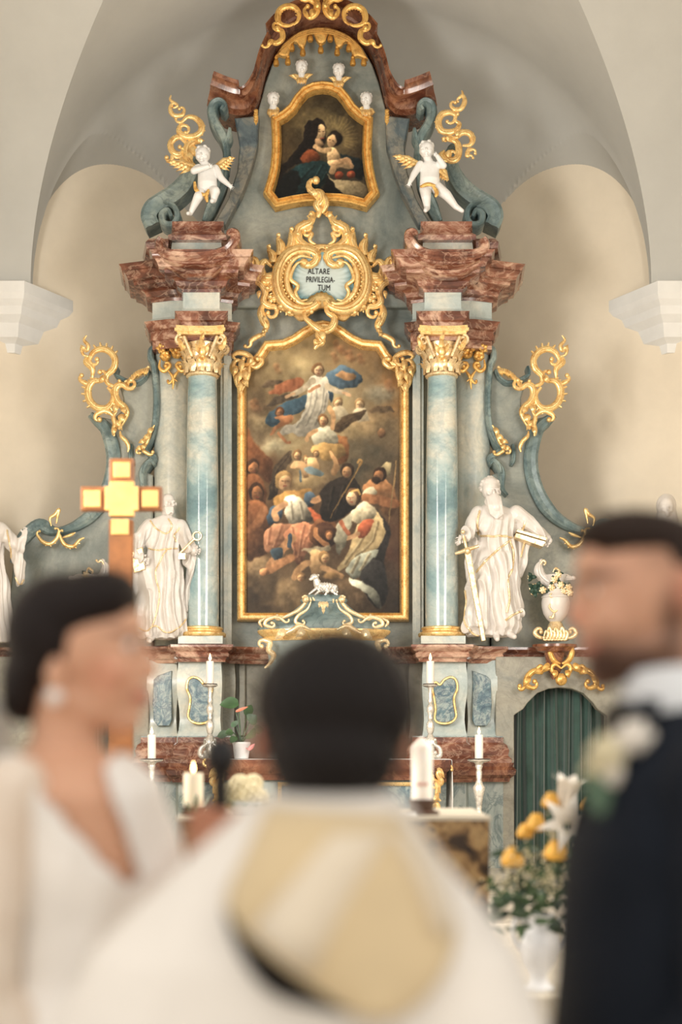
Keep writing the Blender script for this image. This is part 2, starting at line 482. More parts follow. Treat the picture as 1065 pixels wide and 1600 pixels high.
# colour carried by the mesh (paintings: flat print)
def painted(name, rough=0.45):
    m, nt, b = new_mat(name); a = N(nt, 'ShaderNodeAttribute'); a.attribute_name = 'Col'
    nt.links.new(a.outputs['Color'], b.inputs['Base Color']); b.inputs['Roughness'].default_value = rough
    b.inputs['Specular IOR Level'].default_value = 0.25
    n = tex_noise(nt, 220, 3, 0.6, 0, geo_pos(nt)); bump(nt, b, n.outputs['Fac'], 0.12, 0.003)
    return m
painted('oil_paint'); painted('oil_paint_dark', 0.5)
# ================================================================ the choir: walls, vault, floor
ZS, RX, RISE, YB = 5.56, 2.77, 2.56, 12.7
A_, B_ = Vector((3.2, 12.7)), Vector((1.1, 14.0))
def vault_height(x, y):
    ax = np.abs(x)
    h1 = RISE * np.sqrt(np.clip(1 - (x / RX) ** 2, 0, 1))
    yc, hy = YB - 4.2, 4.2
    yy = y - yc
    h2 = RISE * np.sqrt(np.clip(1 - (yy / hy) ** 2, 0, 1))
    bay = np.maximum(h1, h2)
    dome = RISE * np.sqrt(np.clip(1 - (x / RX) ** 2 - ((y - YB) / 1.45) ** 2, 0, 1))
    d = (B_ - A_); L = d.length; d = d / L; nx, ny = -abs(d.y), -abs(d.x)     # inward normal of the right diagonal wall
    rx_, ry_ = ax - A_.x, y - A_.y
    al = (rx_ * d.x + ry_ * d.y) - L * 0.55; dist = rx_ * nx + ry_ * ny
    cap = (1.36 + 0.75 * np.clip(dist, 0, 3)) * np.sqrt(np.clip(1 - (np.abs(al) / (L * 0.385)) ** 2.2, 0, 1))
    back = (1.5 + 0.6 * np.clip(14.0 - y, 0, 3)) * np.sqrt(np.clip(1 - (x / 1.1) ** 2, 0, 1))
    apse = np.maximum(np.maximum(dome, cap * (dist > -0.6)), back * (y > 12.7))
    return ZS + np.where(y <= YB, bay, apse)
xs = np.concatenate([[-3.6, -3.3, -3.1, -2.9], RX * np.sin(np.linspace(-math.pi / 2, math.pi / 2, 190)), [2.9, 3.1, 3.3, 3.6]])
ys = np.concatenate([np.linspace(3.0, YB - 8.42, 5), (YB - 4.2) + 4.2 * np.sin(np.linspace(-math.pi / 2, math.pi / 2, 190)), np.linspace(YB + 0.006, 14.2, 190)])
XX, YY = np.meshgrid(xs, ys); ZZ = vault_height(XX, YY)
nx_, ny_ = len(xs), len(ys)
vv = np.stack([XX.ravel(), YY.ravel(), ZZ.ravel()], 1)
ii = np.arange(nx_ * ny_).reshape(ny_, nx_)
q0, q1, q2, q3 = ii[:-1, :-1].ravel(), ii[1:, :-1].ravel(), ii[1:, 1:].ravel(), ii[:-1, 1:].ravel()
diag = ((vv[q0, 0] + vv[q2, 0]) * ((vv[q0, 1] + vv[q2, 1]) / 2 - (YB - 4.2)) > 0)      # split each cell along the groin
ff = np.concatenate([np.stack([q0[diag], q1[diag], q2[diag]], 1), np.stack([q0[diag], q2[diag], q3[diag]], 1), np.stack([q0[~diag], q1[~diag], q3[~diag]], 1), np.stack([q1[~diag], q2[~diag], q3[~diag]], 1)])
mb = MB(); mb.v = [tuple(r) for r in vv.tolist()]; mb.f = [tuple(r) for r in ff.tolist()]
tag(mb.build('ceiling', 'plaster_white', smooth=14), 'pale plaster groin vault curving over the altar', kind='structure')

def wall(name, a, b, z0, z1, label, th=0.12, m='plaster_beige'):
    a, b = Vector(a), Vector(b); d = (b - a).normalized(); n = Vector((d.y, -d.x))   # n = visible side, wall goes behind it
    q = [a, b, b - n * th, a - n * th]
    w = MB().prism([(p.x, p.y) for p in q], z0, z1).build(name, m); return tag(w, label, kind='structure')
wall('wall_back', (-B_.x, B_.y), (B_.x, B_.y), 0, 8.6, 'beige plaster apse wall behind the altar')
wall('wall_back_left', (-A_.x, A_.y), (-B_.x, B_.y), 0, 8.6, 'beige plaster apse wall slanting beside the altar, cross side')
wall('wall_back_right', (B_.x, B_.y), (A_.x, A_.y), 0, 8.6, 'beige plaster apse wall slanting beside the altar, curtain side')
def side_wall(name, sx, label):
    w = MB(); x0, x1 = (3.2, 3.4)
    for (y0, y1, z0, z1) in ((6.9, 12.75, 0, 8.6), (3.0, 5.5, 0, 8.6), (5.5, 6.9, 0, 1.95), (5.5, 6.9, 6.05, 8.6)):
        w.box(min(sx * x0, sx * x1), max(sx * x0, sx * x1), y0, y1, z0, z1)
    return tag(w.build(name, 'plaster_beige'), label, kind='structure')
wl = side_wall('wall_left', -1, 'beige plaster choir side wall with a tall window opening, cross side')
wr = side_wall('wall_right', 1, 'beige plaster choir side wall with a tall window opening, flower side')
for i, sx in enumerate((-1, 1)):
    w = MB(); x = sx * 3.3
    for y in (5.5, 6.2, 6.87): w.box(x - 0.025, x + 0.025, y, y + 0.03, 1.95, 6.05)
    for z in (1.95, 2.97, 3.99, 5.01, 6.02): w.box(x - 0.02, x + 0.02, 5.5, 6.9, z, z + 0.03)
    tag(w.build('window_%d' % (i + 1), 'impost_white'), 'white glazing bars of the choir side window', kind='structure')
f = MB().box(-3.3, 3.3, 3.6, 14.1, -0.1, 0.15); f.box(-3.3, 3.3, 9.2, 14.1, 0.15, 0.30); f.box(-3.3, 3.3, 9.8, 14.1, 0.30, 0.42)
fl = MB().box(-25, 25, -30, 3.6, -0.1, 0.0); fl.v += []; 
tag(fl.build('floor', 'floor_stone'), 'stone nave floor before the chancel step', kind='structure')
tag(f.build('floor_chancel', 'floor_stone'), 'raised stone chancel floor with altar steps', kind='structure')
# imposts: white corbel cornices from which the vault springs
for i, sx in enumerate((-1, 1)):
    path = [(3.3, 12.58), (2.80, 12.58), (2.40, 13.28), (2.62, 13.5)]
    path = [(sx * x, y) for x, y in path]
    if sx > 0: path = path[::-1]
    z1 = ZS
    prof = [(-0.3, z1 - 0.56), (-0.24, z1 - 0.56), (-0.23, z1 - 0.48), (-0.16, z1 - 0.44), (-0.145, z1 - 0.37), (-0.135, z1 - 0.32), (-0.075, z1 - 0.26), (-0.06, z1 - 0.19), (-0.02, z1 - 0.14), (0, z1 - 0.09), (0, z1 + 0.01), (-0.3, z1 + 0.01)]
    w = MB().molding(path, prof)
    w.prism([(sx * x, y) for x, y in [(3.3, 12.66), (2.86, 12.66), (2.5, 13.28), (2.62, 13.45), (3.3, 13.0)]], z1 - 0.1, z1 + 0.008)
    w.prism([(sx * x, y) for x, y in [(3.3, 12.86), (2.96, 12.86), (2.72, 13.26), (2.9, 13.3), (3.3, 13.0)]], z1 - 0.558, z1 - 0.05)
    tag(w.build('trim_%d' % (i + 1), 'impost_white'), 'white moulded impost corbel under the vault spring, %s side' % ('cross' if sx < 0 else 'flower'), kind='structure')
# ================================================================ the high altar: architecture
AX = 503.0
def mir(pts, on=True): return [(2 * AX - x, y) for x, y in pts] if on else list(pts)
YM = 12.45
altar = thing('high_altar', (X_(AX, YM), YM, 0.42), 'tall baroque high altar of blue and red marbled architecture with twin columns', 'altar')
def part(mb, name, m, smooth=None, parent=None): return mb.build(name, m, parent or altar, smooth)
# main wall of the retable behind the columns
part(MB().plate([(243, 1020), (763, 1020), (763, 470), (243, 470)], YM, YM + 0.3, 0.01), 'main_panel', 'marble_grey')
half = [(318, 480), (330, 390), (338, 350), (366, 305), (385, 262), (398, 215), (404, 170), (414, 130), (425, 100), (440, 74), (468, 54), (503, 46)]
part(MB().plate(half + mir(half)[::-1][1:], YM - 0.08, YM + 0.2, 0.01), 'upper_panel', 'marble_grey', 30)
for sd in (False, True):
    nm = 'right' if sd else 'left'
    # concave flank of the upper storey
    q = [(332, 352), (356, 310), (370, 268), (374, 228), (366, 184), (404, 180), (402, 225), (392, 262), (378, 300), (352, 350)]
    part(MB().plate(mir(q, sd), YM - 0.22, YM + 0.1, 0.012), 'upper_flank', 'marble_smoke', 30)
    q = [(372, 184), (410, 176), (406, 215), (396, 262), (380, 302), (355, 345), (351, 345), (377, 300), (391, 262), (400, 215)]
    # big scroll volutes beside the upper storey
    m = MB()
    U = YM - 0.25
    vol = [(268, 338), (262, 328), (253, 334), (256, 348), (270, 350), (277, 338), (272, 322), (256, 315)]
    band = [(238, 352), (232, 338), (237, 324), (252, 313), (270, 302), (285, 288), (296, 270), (302, 250)]
    def strap(mb, pts, w, Y, dep, n=6, ends=(0.5, 0.5)):
        """flat strapwork: rectangular band drawn in the altar plane, w half width px, dep = depth m"""
        c = catmull([Vector((x, y, 0)) for x, y in pts], n); u = Y / FPX; vs = []; fs = []; N_ = len(c)
        for i in range(N_):
            d = (c[min(i + 1, N_ - 1)] - c[max(i - 1, 0)]).normalized(); nn = Vector((-d.y, d.x, 0)); t = i / (N_ - 1)
            ww = w * (ends[0] + (1 - ends[0]) * min(1, t / 0.3) if t < 0.5 else ends[1] + (1 - ends[1]) * min(1, (1 - t) / 0.3))
            a = c[i] + nn * ww; b = c[i] - nn * ww; mid = c[i]
            pa, pb = P(a.x, a.y, Y), P(b.x, b.y, Y); a2 = c[i] + nn * ww * 0.62; b2 = c[i] - nn * ww * 0.62
            pa2, pb2 = P(a2.x, a2.y, Y), P(b2.x, b2.y, Y)
            vs += [pa, pa2 + Vector((0, -0.02, 0)), P(mid.x, mid.y, Y) + Vector((0, -0.006, 0)), pb2 + Vector((0, -0.02, 0)), pb, pb + Vector((0, dep, 0)), pa + Vector((0, dep, 0))]
        for i in range(N_ - 1):
            for k in range(7):
                k2 = (k + 1) % 7; fs.append((i * 7 + k, i * 7 + k2, (i + 1) * 7 + k2, (i + 1) * 7 + k))
        fs.append(tuple(range(7))[::-1]); fs.append(tuple((N_ - 1) * 7 + k for k in range(7)))
        mb.add(vs, fs)
    strap(m, mir(band, sd), 13, U, 0.24, ends=(0.9, 0.7))
    strap(m, mir(vol, sd), 5.5, U - 0.02, 0.2)
    strap(m, mir([(302, 262), (306, 248), (300, 232), (290, 226)], sd), 7, U, 0.18)
    part(m, 'volute', 'marble_teal', 40)
    m = MB()
    strap(m, mir([(346, 172), (350, 164), (342, 158), (333, 164), (331, 178), (337, 194), (346, 208), (351, 222), (353, 240), (352, 262)], sd), 7.5, U - 0.05, 0.2)
    strap(m, mir([(350, 226), (357, 214), (359, 200)], sd), 4.5, U - 0.05, 0.14)
    strap(m, mir([(352, 255), (345, 285), (330, 318), (318, 345)], sd), 7, U, 0.2)
    part(m, 'upper_scroll', 'marble_teal', 40)
    # broken curved cornice of the top storey
    path = [(324, 168), (346, 177), (370, 184), (390, 181), (403, 164), (411, 134), (419, 104), (431, 78)]
    pts = [P(v.x, v.y, YM - 0.1) for v in catmull([Vector((x, y, 0)) for x, y in mir(path, sd)], 4)]
    if sd: pts = pts[::-1]
    prof = [(0, -0.3), (0, 0.05), (0.018, 0.065), (0.03, 0.10), (0.045, 0.11), (0.075, 0.13), (0.10, 0.17), (0.11, 0.21), (0.14, 0.225), (0.165, 0.24), (0.175, 0.26), (0.205, 0.27), (0.205, -0.3), (0, -0.3)]
    wid = [1.0 - 0.68 * max(0.0, min(1.0, (i / (len(pts) - 1) - 0.35) / 0.35)) for i in range(len(pts))]
    if sd: wid = wid[::-1]
    m = MB(); m.frame(pts, prof, closed=False, wid=wid)
    part(m, 'broken_cornice', 'marble_red_dark', 35)
# arched crown cornice
arch = [(431, 78), (446, 62), (470, 47), (503, 40), (536, 47), (560, 62), (575, 78)]
pts = [P(v.x, v.y, YM - 0.1) for v in catmull([Vector((x, y, 0)) for x, y in arch], 5)]
prof = [(0, -0.3), (0, 0.10), (0.03, 0.16), (0.05, 0.17), (0.07, 0.24), (0.085, 0.27), (0.09, 0.30), (0.10, 0.32), (0.10, -0.3), (0, -0.3)]
part(MB().frame(pts, prof, closed=False), 'crown_cornice', 'marble_red_dark', 35)
# lambrequin valance with tassels
c3 = crop(380, 0, 4.096)
top = [(200, 362), (260, 272), (350, 203), (430, 178), (500, 170), (580, 182), (680, 227), (750, 292), (797, 372)]
low = [(770, 366), (735, 352), (710, 355), (692, 322), (684, 285), (668, 262), (645, 264), (628, 290), (605, 292), (588, 262), (575, 220), (555, 202), (538, 214), (524, 255), (497, 271), (470, 255), (452, 212), (428, 200), (412, 218), (398, 268), (380, 295), (358, 288), (340, 264), (312, 264), (298, 310), (284, 352), (255, 354), (230, 345)]
top_s = [(v.x, v.y) for v in catmull([Vector((x, y, 0)) for x, y in top], 4)]
low_s = [(v.x, v.y) for v in catmull([Vector((x, y, 0)) for x, y in low], 3)]
val = MB().plate([c3(*p) for p in top_s + low_s], YM - 0.30, YM - 0.24, 0.012)
for k in range(3):
    ln = [c3(x, y + 14 + k * 12) for x, y in top]
    val.tube([P(x, y, YM - 0.305) for x, y in ln][1:-1], 0.006, 6)
lamb = part(val, 'valance', 'gold_deep', 30)
for (u, v) in [(428, 232), (555, 232), (310, 292), (380, 322), (495, 305), (600, 320), (675, 295), (210, 388), (285, 380), (700, 385), (770, 385)]:
    x, y = c3(u, v); p = P(x, y, YM - 0.27); t = MB()
    t.lathe([(0.004, 0.05), (0.012, 0.035), (0.018, 0.02), (0.012, 0.012), (0.02, 0.0), (0.026, -0.03), (0.022, -0.045)], p, 10)
    t.build('tassel', 'gold_matt', lamb, 60)

# ---------------- entablatures over the columns
def path_px(pts, sd):
    """pts of (px, Y) left to right for the left-hand side; mirrored for the right-hand side"""
    out = [(X_(x, Y), Y) for x, Y in (pts if not sd else [(2 * AX - x, Y) for x, Y in pts][::-1])]
    return out
ENT = [(240, 12.5), (238, 12.14), (268, 12.08), (286, 12.08), (286, 11.86), (343, 11.86), (343, 12.12), (362, 12.16), (362, 12.5)]
for sd in (False, True):
    pth = path_px(ENT, sd)
    arch_prof = [(-0.06, 4.835), (0.0, 4.835), (0.0, 4.905), (0.015, 4.91), (0.015, 4.985), (0.035, 4.995), (0.05, 5.02), (0.05, 5.035), (0.07, 5.06), (-0.06, 5.06)]
    part(MB().molding(pth, arch_prof), 'architrave', 'marble_red', 30)
    part(MB().molding(pth, [(-0.15, 5.05), (0.0, 5.05), (0.015, 5.075), (0.0, 5.10), (0.0, 5.25), (-0.15, 5.25)]), 'frieze', 'marble_pale', 30)
    cor = [(-0.1, 5.235), (0.01, 5.235), (0.015, 5.26), (0.05, 5.275), (0.065, 5.31), (0.10, 5.335), (0.15, 5.35), (0.155, 5.375), (0.20, 5.385), (0.215, 5.42), (0.235, 5.445), (0.25, 5.45), (0.255, 5.475), (0.275, 5.50), (-0.1, 5.50)]
    part(MB().molding(pth, cor), 'cornice', 'marble_red', 30)
    # swept-up front of the cornice with scrolled horns
    horn = MB()
    fl_ = [(246, 386), (250, 392), (262, 398), (300, 402), (340, 398), (358, 388), (366, 372), (374, 362), (379, 370), (374, 378)]
    def up(pts, w, Y, dep): 
        strap(horn, mir(pts, sd), w, Y, dep, n=5, ends=(0.8, 0.6))
    up([(252, 372), (248, 380), (252, 391), (270, 398), (300, 400), (335, 397), (355, 389), (366, 375), (367, 364), (360, 362), (357, 368)], 8, 11.6, 0.22)
    up([(258, 404), (275, 410), (300, 412), (335, 410), (352, 402), (364, 390), (371, 376)], 6, 11.63, 0.25)
    up([(262, 414), (282, 424), (300, 427), (330, 425), (348, 414)], 6, 11.68, 0.25)
    part(horn, 'swept_cornice_front', 'marble_red', 35)
    # attic block and cap that carry the putto
    blk = path_px([(262, 12.3), (264, 11.86), (350, 11.86), (352, 12.3)], sd)
    part(MB().molding(blk, [(-0.1, 5.48), (0.0, 5.48), (-0.015, 5.58), (-0.03, 5.70), (-0.1, 5.70)]), 'attic_block', 'marble_pale', 30)
    blk2 = path_px([(276, 12.3), (278, 11.9), (340, 11.9), (342, 12.3)], sd)
    part(MB().molding(blk2, [(-0.2, 5.66), (0.08, 5.66), (0.085, 5.70), (0.04, 5.735), (0.025, 5.77), (0.05, 5.79), (0.05, 5.825), (-0.35, 5.835), (-0.4, 5.66)]), 'attic_cap', 'marble_red', 30)
    blk3 = path_px([(232, 12.45), (236, 12.12), (266, 12.12), (268, 12.3)], sd)
    part(MB().molding(blk3, [(-0.1, 5.49), (0.0, 5.49), (-0.01, 5.66), (0.04, 5.68), (0.05, 5.73), (0.02, 5.77), (-0.1, 5.78)]), 'outer_attic_block', 'marble_red', 30)
    # pilasters behind the columns: rounded outer, flat inner
    c = (X_(268 if not sd else 2 * AX - 268, 12.35), 12.38, 0)
    pil = MB().lathe([(0.155, Z_(1008, 12.2)), (0.155, Z_(545, 12.2))], c, 28, squash=1.0)
    part(pil, 'outer_pilaster', 'marble_pale', 40)
    x0, x1 = sorted((X_(345 if not sd else 2 * AX - 345, 12.35), X_(362 if not sd else 2 * AX - 362, 12.35)))
    part(MB().box(x0, x1, 12.32, 12.5, Z_(1010, 12.3), 4.86).box(x0 + 0.03, x1 - 0.03, 12.29, 12.33, Z_(1010, 12.3), 4.86), 'inner_pilaster', 'marble_pale')
    # column: plinth, gilded base, shaft, capital
    xc = 316 if not sd else 2 * AX - 316
    YC = 11.98; base = P(xc, 1008, YC)
    colm = bpy.data.objects.new('column', None); col.objects.link(colm); colm.parent = altar
    colm.location = base - Vector(altar.location)
    MB().box(base.x - 0.185, base.x + 0.185, YC - 0.17, YC + 0.17, base.z, base.z + 0.065).build('plinth', 'marble_pale', colm)
    z = base.z + 0.065
    MB().lathe([(0.19, 0.0), (0.20, 0.012), (0.20, 0.03), (0.185, 0.04), (0.168, 0.046), (0.165, 0.06), (0.175, 0.066), (0.176, 0.078), (0.16, 0.086), (0.14, 0.09)], (base.x, YC, z), 40).build('column_base', 'gold', colm, 40)
    ztop = Z_(590, YC); h = ztop - z - 0.08
    pr = [(0.138 + 0.003 * math.sin(math.pi * k / 10) - 0.018 * (k / 10) ** 1.6, 0.085 + h * k / 10) for k in range(11)]
    MB().lathe(pr, (base.x, YC, z), 48).build('shaft', 'marble_blue', colm, 60)
    # capital
    cap = MB(); cz = ztop
    cap.lathe([(0.124, -0.01), (0.136, 0.0), (0.136, 0.015), (0.124, 0.02), (0.120, 0.1), (0.128, 0.2), (0.15, 0.27)], (base.x, YC, cz), 30)
    for ring, (zz, ln, n, off, rr, ww) in enumerate(((0.02, 0.12, 12, 0, 0.128, 0.032), (0.11, 0.12, 12, 0.5, 0.132, 0.032), (0.19, 0.09, 8, 0.0, 0.14, 0.03))):
        for k in range(n):
            a = TAU * (k + off) / n; ca, sa = math.cos(a), math.sin(a); t_ = Vector((-sa, ca, 0)); o_ = Vector((ca, sa, 0)); vs = []; fs = []
            for i in range(6):
                t = i / 5; wd = ww * (0.75 + 0.5 * math.sin(math.pi * t)) * (1 if i < 5 else 0.45)
                rad = rr + 0.012 + 0.055 * max(0, t - 0.45) ** 1.3 * 2.2; hgt = zz + ln * (t if t < 0.85 else 0.85 - (t - 0.85) * 0.6)
                cc = Vector((base.x, YC, cz + hgt)) + o_ * rad
                vs += [cc - t_ * wd, cc + o_ * 0.018, cc + t_ * wd, cc - o_ * 0.01]
            for i in range(5):
                for q_ in range(4):
                    q2 = (q_ + 1) % 4; fs.append((i * 4 + q_, i * 4 + q2, (i + 1) * 4 + q2, (i + 1) * 4 + q_))
            fs.append((20, 21, 22, 23)); cap.add(vs, fs)
    for sx in (-1, 1):
        for sy in (-1, 1):
            pc = Vector((base.x + sx * 0.165, YC + sy * 0.15, cz + 0.275)); sp = []
            for k in range(18):
                t = k / 17; r = 0.045 * (1 - 0.75 * t); a = math.pi * 0.5 + sx * -1 * t * 3.2 * math.pi
                sp.append(pc + Vector((math.cos(a) * r, -0.02 * sy * t, math.sin(a) * r)))
            cap.tube(sp, [0.016 - 0.008 * k / 17 for k in range(18)], 6)
            cap.cone(pc + Vector((-sx * 0.09, 0, -0.13)), 0.014, pc + Vector((-sx * 0.03, 0, 0.02)), 0.018, 6)
    capo = cap.build('capital', 'gold_pale', colm, 50)
    ab = MB()
    pl = [(-0.20, -0.2), (-0.1, -0.175), (0.1, -0.175), (0.20, -0.2), (0.175, -0.1), (0.175, 0.1), (0.2, 0.2), (-0.2, 0.2), (-0.175, 0.1), (-0.175, -0.1)]
    for (z0, z1, k) in ((0.315, 0.335, 0.95), (0.335, 0.36, 1.05), (0.36, 0.385, 1.0)): ab.prism([(base.x + a * k, YC + b * k) for a, b in pl], cz + z0, cz + z1)
    ab.build('abacus', 'gold', colm)
    fle = MB(); fx, fy = xc, 545
    for (a, b, w) in (((0, 14), (-2, -18), 6), ((-3, 8), (-11, -8), 4), ((3, 8), (11, -8), 4), ((-2, -10), (3, -26), 3.5), ((0, 14), (-9, 22), 4), ((0, 14), (9, 22), 4)):
        leaf(fle, (fx + a[0], fy + a[1]), (fx + b[0], fy + b[1]), w, YC - 0.22, 0.03)
    fle.ell(P(fx, fy + 3, YC - 0.24), (0.035, 0.025, 0.045)); fle.ell(P(fx, fy + 12, YC - 0.25), 0.02)
    for sg in (-1, 1):
        cl_ = MB(); leaf(cl_, (fx + sg * 30, fy + 2), (fx + sg * 38, fy - 18), 4, YC - 0.15, 0.03); leaf(cl_, (fx + sg * 30, fy + 2), (fx + sg * 26, fy - 6), 3, YC - 0.15, 0.02); cl_.build('corner_leaf', 'gold', colm, 50)
    fle.build('capital_flower', 'gold', colm, 50)
    # gilded pendant capital on the outer pilaster
    pn = MB(); ox = lambda x: x if not sd else 2 * AX - x; Yp = 12.16
    for (cx_, cy_, r) in ((258, 556, 9), (276, 552, 9), (290, 556, 8), (252, 545, 7), (268, 542, 8), (284, 543, 7)):
        pn.ell(P(ox(cx_), cy_, Yp), (r * 0.0054, 0.035, r * 0.0054), seg=8, rings=6)
        for k in range(5):
            a = TAU * k / 5 + cx_; leaf(pn, (ox(cx_), cy_), (ox(cx_) + 9 * math.cos(a), cy_ + 9 * math.sin(a)), 3.5, Yp - 0.03, 0.02)
    for pts, w, cu in (([(250, 562), (249, 574), (256, 580), (264, 574)], 3.2, (0, -0.8)), ([(294, 562), (292, 574), (284, 580), (277, 574)], 3.2, (0, 0.8)), ([(262, 578), (268, 586), (271, 594), (270, 608)], 2.6, (0, 0)), ([(280, 578), (274, 586), (271, 594)], 2.6, (0, 0)), ([(266, 598), (271, 592), (277, 596)], 2, (0.5, 0))):
        q = mir(pts, sd); scroll(pn, q, w, Yp - 0.01, curl=tuple(-c if sd else c for c in cu))
    part(pn, 'pilaster_capital', 'gold_deep', 50)

# ---------------- side wings with scrolled outlines
for sd in (False, True):
    YW = 12.28
    wing = [(238, 1015), (238, 742), (224, 736), (231, 724), (238, 716), (225, 706), (232, 690), (240, 662), (243, 620), (239, 585), (232, 575), (226, 590), (214, 598), (198, 598), (188, 590), (182, 578), (178, 586), (186, 602), (192, 622), (192, 640), (176, 655), (160, 652), (141, 650), (150, 658), (163, 668), (173, 688), (177, 718), (172, 752), (158, 784), (138, 808), (112, 824), (90, 830), (62, 822), (40, 836), (22, 870), (16, 920), (14, 1015)]
    part(MB().plate(mir(wing, sd), YW, YW + 0.16, 0.012), 'side_wing', 'marble_grey', 30)
    m = MB()
    strap(m, mir([(141, 648), (150, 656), (164, 668), (173, 690), (177, 720), (172, 752), (158, 784), (138, 808), (112, 824), (90, 830)], sd), 11, YW - 0.05, 0.16, n=5)
    strap(m, mir([(94, 830), (78, 828), (62, 820), (44, 832), (30, 850), (20, 880)], sd), 10, YW - 0.05, 0.16, n=5)
    part(m, 'wing_edge_band', 'marble_teal', 40)
    m = MB()
    strap(m, mir([(242, 548), (239, 543), (235, 548), (235, 560), (240, 570), (242, 590), (244, 620), (243, 650), (238, 676), (228, 697), (224, 708)], sd), 5, YW - 0.07, 0.2, n=6)
    strap(m, mir([(224, 700), (231, 708), (240, 716), (230, 724), (222, 738), (222, 762), (214, 774)], sd), 5.5, YW - 0.07, 0.2, n=5)
    strap(m, mir([(241, 726), (236, 720), (228, 726), (224, 740)], sd), 4.5, YW - 0.08, 0.16, n=5)
    strap(m, mir([(205, 694), (204, 716), (208, 728)], sd), 4, YW - 0.04, 0.1)
    strap(m, mir([(182, 572), (180, 584), (190, 592), (200, 596), (214, 598), (226, 590), (232, 578)], sd), 4, YW - 0.05, 0.14, n=5)
    part(m, 'wing_scroll', 'marble_teal', 40)

# ---------------- pedestals, ledge, lower storey
YP = 11.9
LED = [(-46, 12.2), (228, 12.2), (228, 12.1), (272, 12.06), (280, 11.86), (350, 11.86), (356, 12.1), (420, 12.2), (586, 12.2)]
zt = Z_(1008, 11.86)
for sd in (False, True):
    lp = path_px(LED[:-1] + [(503, 12.2)], sd)
    zl = zt
    part(MB().molding(lp, [(-0.1, zl - 0.14), (0.01, zl - 0.14), (0.015, zl - 0.115), (0.04, zl - 0.10), (0.045, zl - 0.075), (0.035, zl - 0.06), (0.07, zl - 0.04), (0.085, zl - 0.02), (0.085, zl), (-0.3, zl)]), 'ledge', 'marble_red', 30)
    core = [(X_(x if not sd else 2 * AX - x, Y), Y) for x, Y in LED[1:-1]]
    core = core + [(core[-1][0], 12.6), (core[0][0], 12.6)]
    part(MB().prism(core, zl - 0.03, zl - 0.002), 'ledge_top', 'stone_beige')
    # bombe pedestal under the column
    ox = lambda x: x if not sd else 2 * AX - x
    def bombe(x0, x1, Yf, prof, name, m):
        mm = MB(); vs = []; fs = []; zz = [Z_(y, 11.9) for y, _ in prof]
        a, b = sorted((X_(ox(x0), Yf), X_(ox(x1), Yf))); n = len(prof)
        for (y, o), z in zip(prof, zz): vs += [(a - o * 0.35, 12.5, z), (a - o * 0.35, Yf - o, z), (b + o * 0.35, Yf - o, z), (b + o * 0.35, 12.5, z)]
        for i in range(n - 1):
            for k in range(3): fs.append((i * 4 + k, (i + 1) * 4 + k, (i + 1) * 4 + k + 1, i * 4 + k + 1)[::-1])
        fs.append((0, 1, 2, 3)); mm.add(vs, fs); return part(mm, name, m, 30)
    wave = [(1024, 0.0), (1040, 0.01), (1055, 0.03), (1072, 0.035), (1090, 0.02), (1108, -0.01), (1125, -0.02), (1140, 0.0), (1150, 0.03), (1160, 0.03)]
    bombe(279, 345, 11.92, wave, 'pedestal', 'marble_pale')
    bombe(232, 276, 12.08, wave, 'outer_pedestal', 'marble_pale')
    bombe(345, 366, 12.15, wave, 'inner_pedestal', 'stone_beige')
    # inlaid panels
    ped = [(294, 1063), (302, 1058), (312, 1062), (319, 1070), (326, 1066), (331, 1074), (328, 1092), (326, 1108), (327, 1124), (318, 1130), (303, 1129), (294, 1120), (296, 1104), (297, 1090), (292, 1076)]
    if not sd: ped = ped
    q = [(v.x, v.y) for v in catmull([Vector((x, y, 0)) for x, y in mir(ped, sd)], 4, True)]
    pn = part(MB().plate(q, 11.875, 11.96, 0.004), 'pedestal_inlay', 'marble_inlay', 30)
    part(MB().tube([P(x, y, 11.873) for x, y in q + q[:1]], 0.011, 6), 'inlay_gilt_edge', 'gold', 60, parent=None)
    q = [(240, 1062), (246, 1056), (268, 1048), (268, 1125), (264, 1134), (246, 1134), (240, 1126), (238, 1100)]
    part(MB().plate(mir(q, sd), 12.035, 12.1, 0.004), 'outer_inlay', 'marble_inlay', 30)
    # red base mouldings
    BP = [(218, 12.4), (220, 12.02), (274, 12.02), (278, 11.84), (362, 11.84), (362, 12.4)]
    bp = path_px(BP, sd); z0, z1, z2 = Z_(1222, 11.9), Z_(1192, 11.9), Z_(1152, 11.9)
    part(MB().molding(bp, [(-0.2, z1), (0.07, z1), (0.075, z1 + 0.03), (0.04, z1 + 0.06), (0.05, z1 + 0.1), (0.03, z1 + 0.15), (0.0, z1 + 0.17), (0.0, z2), (-0.2, z2)]), 'base_moulding', 'marble_red', 30)
    part(MB().molding(bp, [(-0.2, z0), (0.05, z0), (0.06, z0 + 0.03), (0.10, z0 + 0.06), (0.11, z0 + 0.10), (0.08, z0 + 0.13), (0.09, z1), (-0.2, z1)]), 'base_ledge', 'marble_red_dark', 30)
    cr = [(X_(ox(x), Y), Y) for x, Y in BP]
    part(MB().prism([(x, y + 0.02) for x, y in cr], 0.42, Z_(1150, 11.9)), 'base_block', 'marble_base')
    # bay with the curtained doorway
    x0, x1 = (20, 205)
    op = [(204, 1340), (204, 1118), (201, 1115), (190, 1108), (183, 1098), (168, 1083), (150, 1076), (132, 1074), (114, 1076), (96, 1083), (81, 1098), (74, 1108), (64, 1115), (60, 1118), (60, 1340)]
    op = [(x - 1, y) for x, y in op]
    YD = 12.05
    bay = [(14, 1340), (14, 1020), (232, 1020), (232, 1340)]
    out_poly = [(232, 1500), (232, 1026), (-46, 1026), (-46, 1500), (59, 1500)] + [(x, y) for x, y in op[::-1]][0:] + [(203, 1500)]
    out_poly = [p if p[1] != 1340 else (p[0], 1500) for p in out_poly]
